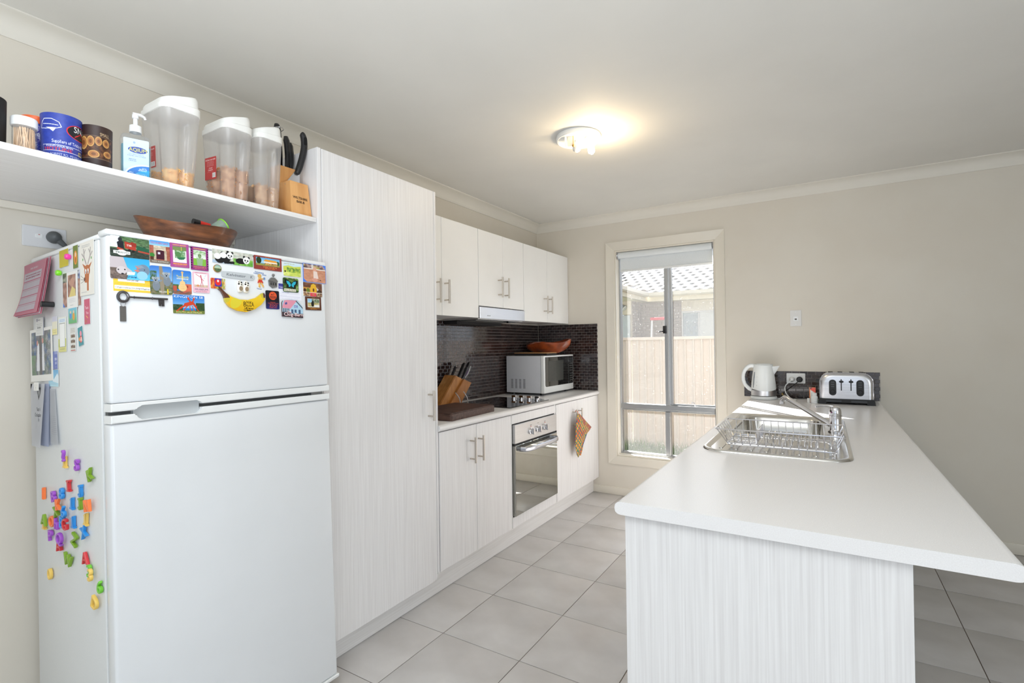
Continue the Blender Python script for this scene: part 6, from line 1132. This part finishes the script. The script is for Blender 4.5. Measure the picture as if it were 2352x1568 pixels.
g = G(); g.lathe([(.0155, SZ+.143), (.0158, SZ+.145), (.0150, SZ+.163), (.012, SZ+.1645), (.006, SZ+.166), (.0055, SZ+.188)], (cx_, cy_, 0), 24); g.make('pump_collar', WHITEP, sb)
g = G(); g.tube([(cx_, cy_, SZ+.186), (cx_, cy_, SZ+.197)], .0085, 14); g.tube([(cx_-.002, cy_-.006, SZ+.199), (cx_+.002, cy_+.012, SZ+.2005), (cx_+.004, cy_+.022, SZ+.197), (cx_+.0045, cy_+.025, SZ+.19)], [.0055, .005, .004, .0035], 10); g.make('pump_head', WHITEP, sb)
# cereal containers
MILK = clear('milky_plastic', (.95, .95, .95, 1), gl=.05, mix=.30, rough=.1, dsc=8); LIDM = mat('container_lid', S(240, 240, 236), .35)
def cont(label, x, y, yaw, w0, w1, d0, d1, h, fill, fcol, fcol2, sticker, fsc):
    t = thing('cereal_container', label, 'container', (x, y, SZ), group='translucent cereal containers')
    ex, ey = V((math.cos(yaw), math.sin(yaw), 0)), V((-math.sin(yaw), math.cos(yaw), 0)); o = V((x, y, SZ))
    def ring(w, d, z, r, gr=0., tilt=0.):
        P = []; base = rrect(d, w, r, 5); pts = []
        for i in range(len(base)):
            (x0, y0), (x1, y1) = base[i], base[(i+1) % len(base)]; m_ = 9 if (i+1) % 6 == 0 else 1
            pts += [(x0+(x1-x0)*k/m_, y0+(y1-y0)*k/m_) for k in range(m_)]
        for px, py in pts:
            k = math.exp(-(py/(w*.12))**4)*gr if abs(px) > d*.46 else 0
            k2 = math.exp(-((px-d*.10)/(d*.12))**4)*gr if abs(py) > w*.46 else 0
            P.append(o+ex*(px-(math.copysign(k, px)))+ey*(py-math.copysign(k2, py))+V((0, 0, z+tilt*(py/w))))
        return P
    hb = h-.052; L = lambda a, b, u: a+(b-a)*u
    rows = [(.0, .0004, 0), (.0, .004, .5), (.02, .010, 1), (.3, hb*.3, 1), (.6, hb*.6, 1), (.80, hb*.80, 1), (.86, hb*.84, .4), (.9, hb*.88, 0), (1, hb, 0)]
    g = G(); g.loft([ring(L(w0, w1, u)-(.008 if i == 0 else 0), L(d0, d1, u)-(.008 if i == 0 else 0), z, .028, .011*q) for i, (u, z, q) in enumerate(rows)], cap1=False); g.make('container_body', MILK, t, ang=60)
    g = G(); g.loft([ring(w1*1.00, d1*1.0, hb*.965, .033), ring(w1*1.045, d1*1.04, hb*.97, .034), ring(w1*1.05, d1*1.045, hb+.012, .034, 0, .01), ring(w1*.99, d1*.985, hb+.015, .033, 0, .012), ring(w1*.975, d1*.97, hb+.034, .033, 0, .030), ring(w1*.93, d1*.93, hb+.042, .033, 0, .032), ring(w1*.70, d1*.72, hb+.046, .03, 0, .03)]); g.make('pour_lid', LIDM, t, ang=40)
    rg = random.Random(int(y*1000)); g = G(); n = 5
    R = [ring(L(w0, w1, u)*.93, L(d0, d1, u)*.93, .004+u*hb, .026, .0145) for u in [fill*i/n for i in range(n+1)]]
    g.loft(R); fm = mat('cereal_%s' % label.split()[0], S(*fcol), .8, c2=S(*fcol2), sc=(fsc, fsc, fsc), det=3, bump=.6, lo=.3, hi=.7); 
    for k in range(330):
        i = rg.randrange(n); jj = rg.randrange(len(R[i])-1); a = R[i][jj].lerp(R[i][jj+1], rg.random()); b = rg.choice(R[-1]) if k < 60 else a; p = a.lerp(b, rg.random() if k < 60 else 0)
        if k < 60: p.z = R[-1][0].z+rg.uniform(0, .006)
        else: p.z += rg.uniform(0, hb*fill/n)
        q = M.Translation(p) @ M.Rotation(rg.uniform(0, 6), 4, V((rg.random(), rg.random(), rg.random()+.1))); s_ = rg.uniform(.005, .008)
        g.loft([[q @ V((s_*math.cos(t)*u, s_*.7*math.sin(t)*u, z)) for t in [k_*math.pi/3 for k_ in range(6)]] for u, z in ((.9, 0), (1, .0012), (.6, .002))])
    f = g.make('cereal', fm, t); f['kind'] = 'stuff'
    if sticker:
        c = Cv(150, 200, (188, 44, 46))
        if sticker[2]: c.text('kitchen essentials', .5, .10, .075, (250, 240, 240), .86); c.scribble(.2, .8, (.20, .26, .32, .38), (226, 170, 170), .008); c.text('Cereal', .5, .48, .07, (250, 240, 240), .3); c.text('Container', .5, .57, .07, (250, 240, 240), .42); c.scribble(.2, .8, (.66,), (226, 170, 170), .006); c.rect(.66, .72, .94, .93, (246, 246, 246))
        else: c.text('essentials', .5, .12, .08, (250, 240, 240), .8); c.scribble(.2, .7, (.3, .36, .42), (226, 170, 170), .01); c.rect(.4, .72, .9, .93, (246, 246, 246))
        if sticker[2]:
            for k in range(7): c.rect(.69+.034*k, .74, .70+.034*k+.006*(k % 2), .91, (60, 60, 60))
        else:
            for k in range(7): c.rect(.45+.06*k, .74, .47+.06*k, .91, (60, 60, 60))
        py, pz = sticker[0], sticker[1]; w = L(w0, w1, pz/hb); dd_ = L(d0, d1, pz/hb)
        qq = frame(o-ey*(w/2+.0012)-ex*.016+V((0, 0, pz)), ex, V((0, 0, 1)), -ey)
        qq = qq @ M.Rotation(-.06, 4, 'Z'); g = G(); g.prism(rrect(sticker[3], sticker[4], .002, 2), .0005, qq @ M.Rotation((w1-w0)/2/hb, 4, 'X'), uv=True); g.make('red_sticker', c.mat('sticker_%s' % label.split()[0], .4), t)
    return t
cont('largest-looking translucent cereal container with golden flakes, beside the sanitiser', -1.800, .822, 0, .088, .116, .140, .168, .300, .20, (240, 172, 84), (252, 210, 140), (0., .100, False, .060, .066), 60)
cont('middle translucent cereal container with a red sticker and brown cereal', -1.798, 1.003, 0, .088, .104, .140, .166, .303, .42, (166, 108, 66), (222, 172, 124), (0., .118, True, .072, .076), 60)
cont('third translucent cereal container, next to the barbecue tool block', -1.800, 1.124, 0, .086, .104, .140, .164, .312, .30, (190, 140, 100), (226, 186, 140), None, 60)
# barbecue tool block
BBW = mat('beech_block', S(216, 152, 88), .4, c2=S(232, 176, 112), sc=(30, 30, 5), det=4, coat=.1)
bb = thing('tool_block', 'pale beech tool block with burnt-in lettering at the pantry end of the shelf', 'tool block', (-1.76, 1.247, SZ))
g = G(); g.loft([[V((x, y, z)) for x, y in ((-1.722, 1.204), (-1.722, 1.294), (-1.802, 1.294), (-1.802, 1.204))] if z < 1.9 else [V((x, y, z)) for x, y in ((-1.735, 1.207), (-1.735, 1.286), (-1.802, 1.286), (-1.802, 1.207))] for z in (SZ+.0005, SZ+.132)]); g.make('front_block', BBW, bb)
g = G(); g.loft([[V((x, y, z)) for x, y in ((-1.803, 1.205), (-1.803, 1.292), (-1.86, 1.292), (-1.86, 1.205))] if z < 1.9 else [V((x, y, z)) for x, y in ((-1.803, 1.209), (-1.803, 1.280), (-1.86, 1.280), (-1.86, 1.209))] for z in (SZ+.0005, SZ+.205)]); g.make('rear_block', BBW, bb)
sl_ = math.atan2(.013, .1315); qw = frame((-1.7275, 1.247, SZ+.062), (0, 1, 0), (-math.sin(sl_), 0, math.cos(sl_)), (math.cos(sl_), 0, math.sin(sl_)))
g = G(); g.glyph('WILTSHIRE', .013, .0006, qw @ M.Translation((0, .007, .0006))); g.glyph('BAR-B', .013, .0006, qw @ M.Translation((0, -.008, .0006))); g.make('burnt_lettering', mat('burnt_ink', S(50, 36, 28), .7), bb)
GRP = 'black-handled tools in the beech block'
def tool(label, p, ln, r, d, lat=0., **k):
    t = knife(label, p, ln, r, BLACK, lat=lat, grp=GRP, d=d, **k); return t
tool('black-handled tool nearest the container in the beech block', (-1.822, 1.256, SZ+.203), .128, .0105, (.05, -.02, 1), .004)
tool('short black-handled tool in the middle of the beech block', (-1.822, 1.2715, SZ+.203), .108, .0100, (.05, -.01, 1), .004)
tool('black tool handle mostly hidden behind the scraper', (-1.845, 1.281, SZ+.203), .090, .0075, (.03, 0, 1), 0.)
tg_ = tool('tall black tongs end with wire ring behind the third container', (-1.845, 1.240, SZ+.203), .178, .0125, (-.02, -.02, 1), 0., ring=True, cat='tongs'); tg_.name = 'barbecue_tongs'
sc2 = thing('barbecue_scraper', 'steel scraper with long curved black handle leaning in the beech block', 'scraper', (-1.765, 1.247, SZ+.13), group=GRP)
g = G(); g.prism([(-.040, -.016), (.026, -.016), (.018, .046), (-.004, .050)], .002, frame((-1.765, 1.247, SZ+.136), (0, 1, 0), (-.05, .18, .98), (.98, 0, .05)), .0005); g.make('steel_blade', STEEL, sc2)
g = G(); g.tube(smooth([(-1.762, 1.258, SZ+.176), (-1.760, 1.266, SZ+.198), (-1.758, 1.278, SZ+.240), (-1.757, 1.2875, SZ+.285), (-1.758, 1.288, SZ+.318), (-1.760, 1.283, SZ+.338), (-1.762, 1.279, SZ+.344)]), smr([.010, .0125, .0125, .0125, .0125, .011, .006]), 14, sq=.8); g.make('curved_handle', BLACK, sc2)
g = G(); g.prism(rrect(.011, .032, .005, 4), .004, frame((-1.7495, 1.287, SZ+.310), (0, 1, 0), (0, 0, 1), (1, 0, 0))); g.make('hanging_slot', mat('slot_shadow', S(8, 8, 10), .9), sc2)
g = G(); g.glyph('WILTSHIRE', .006, .0004, frame((-1.7622, 1.252, SZ+.138), (0, 1, 0), (-.05, .18, .98), (.98, 0, .05))); g.make('blade_lettering', INK, sc2)
# ================================================================ OUTSIDE THE WINDOW
g = G(); g.box(-30, 25, YB+.165, 40, -.4, -.12); struct(g.make('ground', mat('garden_soil', S(70, 72, 50), .9, c2=S(56, 66, 38), sc=(3, 3, 3))))
FENC = mat('fence_cream', S(212, 206, 188), .45, c2=S(217, 212, 195), sc=(2, 2, 2)); FENR = mat('fence_rail_cream', S(224, 217, 200), .4)
FYY = 6.5
fe = thing('sheet_metal_fence', 'cream ribbed sheet-metal fence along the garden boundary', 'fence', (-1.2, FYY, -.12))
def sheet(x0, x1):
    pr = []; x = x0
    while x < x1-.001:
        for dx, dy in ((0, 0), (.068, 0), (.076, -.022), (.092, -.022)):
            if x+dx <= x1: pr.append((x+dx, FYY+dy))
        x += .0995
    g = G(); lo = [V((a, b, -.10)) for a, b in pr]+[V((a, b+.003, -.10)) for a, b in pr[::-1]]; hi = [V((a, b, 1.345)) for a, b in pr]+[V((a, b+.003, 1.345)) for a, b in pr[::-1]]
    g.loft([lo, hi]); return g.make('ribbed_panel', FENC, fe, ang=20)
for x0 in (-6.86, -4.50, -2.165, .18): sheet(x0+.01, x0+2.32)
for x0 in (-6.86, -4.50, -2.165, .18):
    g = G(); g.box(x0-.068, x0-.036, FYY-.026, FYY+.03, -.12, 1.345, .003, 1); g.box(x0-.034, x0+.002, FYY-.026, FYY+.03, -.12, 1.345, .003, 1); g.make('fence_post', FENR, fe)
g = G(); g.box(-7, 2.6, FYY-.036, FYY+.036, 1.335, 1.373, .004, 1); g.make('top_rail', FENR, fe)
g = G(); g.box(-7, 2.6, FYY-.036, FYY+.036, -.12, -.06, .004, 1); g.make('bottom_rail', FENR, fe)
# grass
GR = mat('grass_blades', S(66, 112, 44), .6, c2=S(120, 160, 76), sc=(9, 9, 9))
g = G(); rg = random.Random(11)
for k in range(9000):
    x, y = rg.uniform(-2.9, -.4), FYY-.09-1.46*rg.random()**1.6; nearf = 1-(FYY-y)/1.6; h = rg.uniform(.06, .15)+.11*max(0, nearf)*rg.random()
    a = rg.uniform(0, 6.28); w = rg.uniform(.0025, .0045); lx2, ly2 = rg.uniform(-.06, .06), rg.uniform(-.06, .03); dx, dy = w*math.cos(a), w*math.sin(a); z = -.122
    v = [g.b.verts.new(p) for p in ((x-dx, y-dy, z), (x+dx, y+dy, z), (x+dx*.7+lx2*.4, y+dy*.7+ly2*.4, z+h*.6), (x-dx*.7+lx2*.4, y-dy*.7+ly2*.4, z+h*.6), (x+lx2, y+ly2, z+h))]
    g.face([v[0], v[1], v[2], v[3]]); g.face([v[3], v[2], v[4]])
o = g.make('grass', GR, loc=(-1.6, 5.8, -.12), norm=False); tag(o, 'unmown green grass along the foot of the cream fence', 'grass', kind='stuff')
# neighbouring house
BRK = mat('grey_brick', S(150, 140, 136), .85, c2=S(172, 160, 154), sc=(5, 5, 5)); MORT = mat('mortar', S(176, 168, 160), .9); CRM = mat('fascia_cream', S(232, 222, 198), .5); RTL = mat('pale_roof_tile', S(200, 198, 200), .6, c2=S(214, 212, 214), sc=(4, 4, 4)); REN = mat('pale_render', S(224, 216, 204), .7)
hs = thing('neighbour_house', 'single-storey grey-brick house with pale tiled roof beyond the fence', 'house', (-3.5, 15.5, -.12))
g = G(); g.box(-4.66, 2.5, 15.02, 15.3, -.12, 2.62); g.box(-4.9, -4.66, 14.10, 15.3, -.12, 2.62); mw_ = g.make('brick_wall', MORT, hs)
# visible courses of the facing wall and of the return wall
b0 = None
for r_ in range(16):
    z = 1.24+.086*r_; off = 0 if r_ % 2 else .12
    x = -4.655+off-.12
    while x < -3.50:
        a, b = max(x, -4.655), min(x+.23, -3.495)
        if b-a > .03:
            w = round(b-a, 3)
            if b0 is None: b0 = {}
            if w not in b0: q = G(); q.box(-w/2, w/2, 0, .03, 0, .076, .004, 1); o = q.make('brick', BRK, mw_, keep=True); b0[w] = o
            else: o = copy_of(b0[w], mw_)
            o.matrix_basis = MW(mw_).inverted() @ MW(hs) @ M.Identity(4) if False else M.Translation(V(((a+b)/2, 15.0, z))-V(MW(mw_).translation))
        x += .24
    y = 14.12
    for k in range(4):
        q = ('r', .21)
        if q not in b0: gq = G(); gq.box(0, .03, 0, .21, 0, .076, .004, 1); o = gq.make('brick', BRK, mw_, keep=True); b0[q] = o
        else: o = copy_of(b0[q], mw_)
        o.matrix_basis = M.Translation(V((-4.665, y+.225*k, z))-V(MW(mw_).translation))
g = G(); g.box(-3.49, 2.5, 14.985, 15.04, 2.20, 2.62); g.make('rendered_lintel', REN, hs)
wn = G(); wn.box(-3.49, -3.45, 14.97, 15.04, 1.1, 2.20); wn.box(-3.04, -2.99, 14.97, 15.04, 1.1, 2.16); wn.box(-2.3, -2.25, 14.97, 15.04, 1.1, 2.20); wn.box(-3.45, -2.3, 14.97, 15.04, 2.15, 2.20); wf = wn.make('window_frame', mat('house_frame', S(206, 206, 210), .4), hs)
HG = mat('house_glass', S(166, 176, 184), .12, spec=.6); HB = mat('house_blind', S(214, 216, 218), .5)
g = G(); g.box(-3.45, -3.04, 15.0, 15.015, 1.1, 2.15); g.make('pane', HG, wf)
g = G(); g.box(-2.99, -2.3, 14.99, 15.005, 1.1, 2.15); g.make('pane', HB, wf)
g = G(); g.box(-4.42, 2.5, 14.62, 15.05, 2.50, 2.535); g.box(-7, -4.36, 10.5, 14.98, 2.50, 2.535); g.make('soffit', CRM, hs)
g = G(); g.box(-4.40, 2.5, 14.60, 14.635, 2.50, 2.66); g.box(-4.40, -4.365, 10.5, 14.62, 2.50, 2.66); g.make('fascia', CRM, hs)
g = G(); pr = [(0, 2.64), (-.02, 2.62), (-.09, 2.62), (-.125, 2.66), (-.125, 2.75), (-.11, 2.755), (-.1, 2.735), (0, 2.735)]
g.loft([[V((x, 14.60+d, z)) for d, z in pr] for x in (-4.29, 2.5)]); g.loft([[V((-4.40-d, y, z)) for d, z in pr] for y in (10.5, 14.49)]); g.make('gutter', FENR, hs)
rf = G(); rf.loft([[V((-4.33, 14.55, 2.72)), V((2.5, 14.55, 2.72)), V((2.5, 14.55, 2.69)), V((-4.33, 14.55, 2.69))], [V((-8.0, 18.3, 4.26)), V((2.5, 18.3, 4.26)), V((2.5, 18.3, 4.2)), V((-8.0, 18.3, 4.2))]]); roof = rf.make('tiled_roof', RTL, hs)
# S-profile concrete tiles, course by course
pit = math.atan2(4.26-2.72, 18.3-14.55); tb0 = None
for r_ in range(9):
    for c_ in range(25):
        x = -7.15+.30*c_+(.15 if r_ % 2 else 0); s_ = .315*r_
        y = 14.50+s_*math.cos(pit); z = 2.735+s_*math.sin(pit)
        if x < -4.40-(s_*math.cos(pit))*.98: continue
        if tb0 is None:
            q = G(); prf = [(-.15, .0), (-.10, -.006), (-.04, .010), (.02, .040), (.07, .046), (.12, .028), (.152, .004)]
            q.loft([[V((a, yy, b+o_)) for a, b in prf]+[V((a, yy, b+o_-.03)) for a, b in prf[::-1]] for yy, o_ in ((0, .020), (.36, .004))]); tb0 = q.make('roof_tile', RTL, roof, keep=True, ang=50); o = tb0
        else: o = copy_of(tb0, roof)
        o.matrix_basis = MW(roof).inverted() @ M.Translation((x, y, z)) @ M.Rotation(pit, 4, 'X')
g = G(); g.box(-5.22, -5.10, 14.04, 14.12, -.12, 2.12, .005, 1); g.make('white_post', mat('post_white', S(240, 240, 238), .5), hs)
g = G(); g.box(-5.10, -4.72, 14.07, 14.10, -.12, 2.10); g.make('blue_door', mat('pale_blue_door', S(198, 208, 222), .4), hs)
g = G(); g.box(-5.6, -4.66, 14.02, 14.10, 2.12, 2.62); g.make('porch_beam', REN, hs)
fl = thing('flood_lamp', 'grey twin flood lamp mounted on the porch beam of the far house', 'lamp', (-4.9, 14.0, 2.35))
g = G(); g.tube([(-5.02, 14.01, 2.43), (-4.97, 13.95, 2.40)], .04, 10); g.make('lamp_arm', GREYP, fl)
g = G(); g.lathe([(.035, 0), (.05, .03), (.06, .12), (.085, .2)], (-4.97, 13.95, 2.41), 16, (.75, -.2, -.55)); g.make('lamp_head', mat('lamp_grey', S(110, 120, 130), .4, .4), fl)
g = G(); g.lathe([(.08, 0), (.06, .02), (0, .03)], V((-4.97, 13.95, 2.41))+V((.75, -.2, -.55)).normalized()*.2, 16, (.75, -.2, -.55)); g.make('lamp_lens', WHITEP, fl)
# step ladder
ld = thing('step_ladder', 'aluminium step ladder with red treads standing beyond the fence', 'ladder', (-3.45, 12.6, -.12))
AL2 = mat('ladder_aluminium', S(206, 208, 212), .35, .6); RED2 = mat('red_tread', S(206, 44, 66), .5)
LT = lambda u, s, b=0: V((-3.475+s*(.16+.10*(1-u))+.0, 12.55-.02+(b*.6)*(1-u), -.12+2.0*u))
for s in (-1, 1):
    g = G(); g.tube([LT(0, s), LT(1, s)], .026, 8); g.make('rail', AL2, ld)
    g = G(); g.tube([LT(0, s, 1), LT(.98, s, 1)], .018, 8); g.make('rear_rail', AL2, ld)
for u in (.18, .38, .58, .76): a, b = LT(u, -1), LT(u, 1); g = G(); g.box(a.x+.02, b.x-.02, 12.47, 12.56, a.z-.03, a.z+.03, .004, 1); g.make('tread', RED2, ld)
g = G(); g.box(-3.66, -3.29, 12.45, 12.62, 1.86, 1.93, .01, 2); g.make('top_cap', RED2, ld)
# settle parents' sizes for the viewer
bpy.context.view_layer.update()
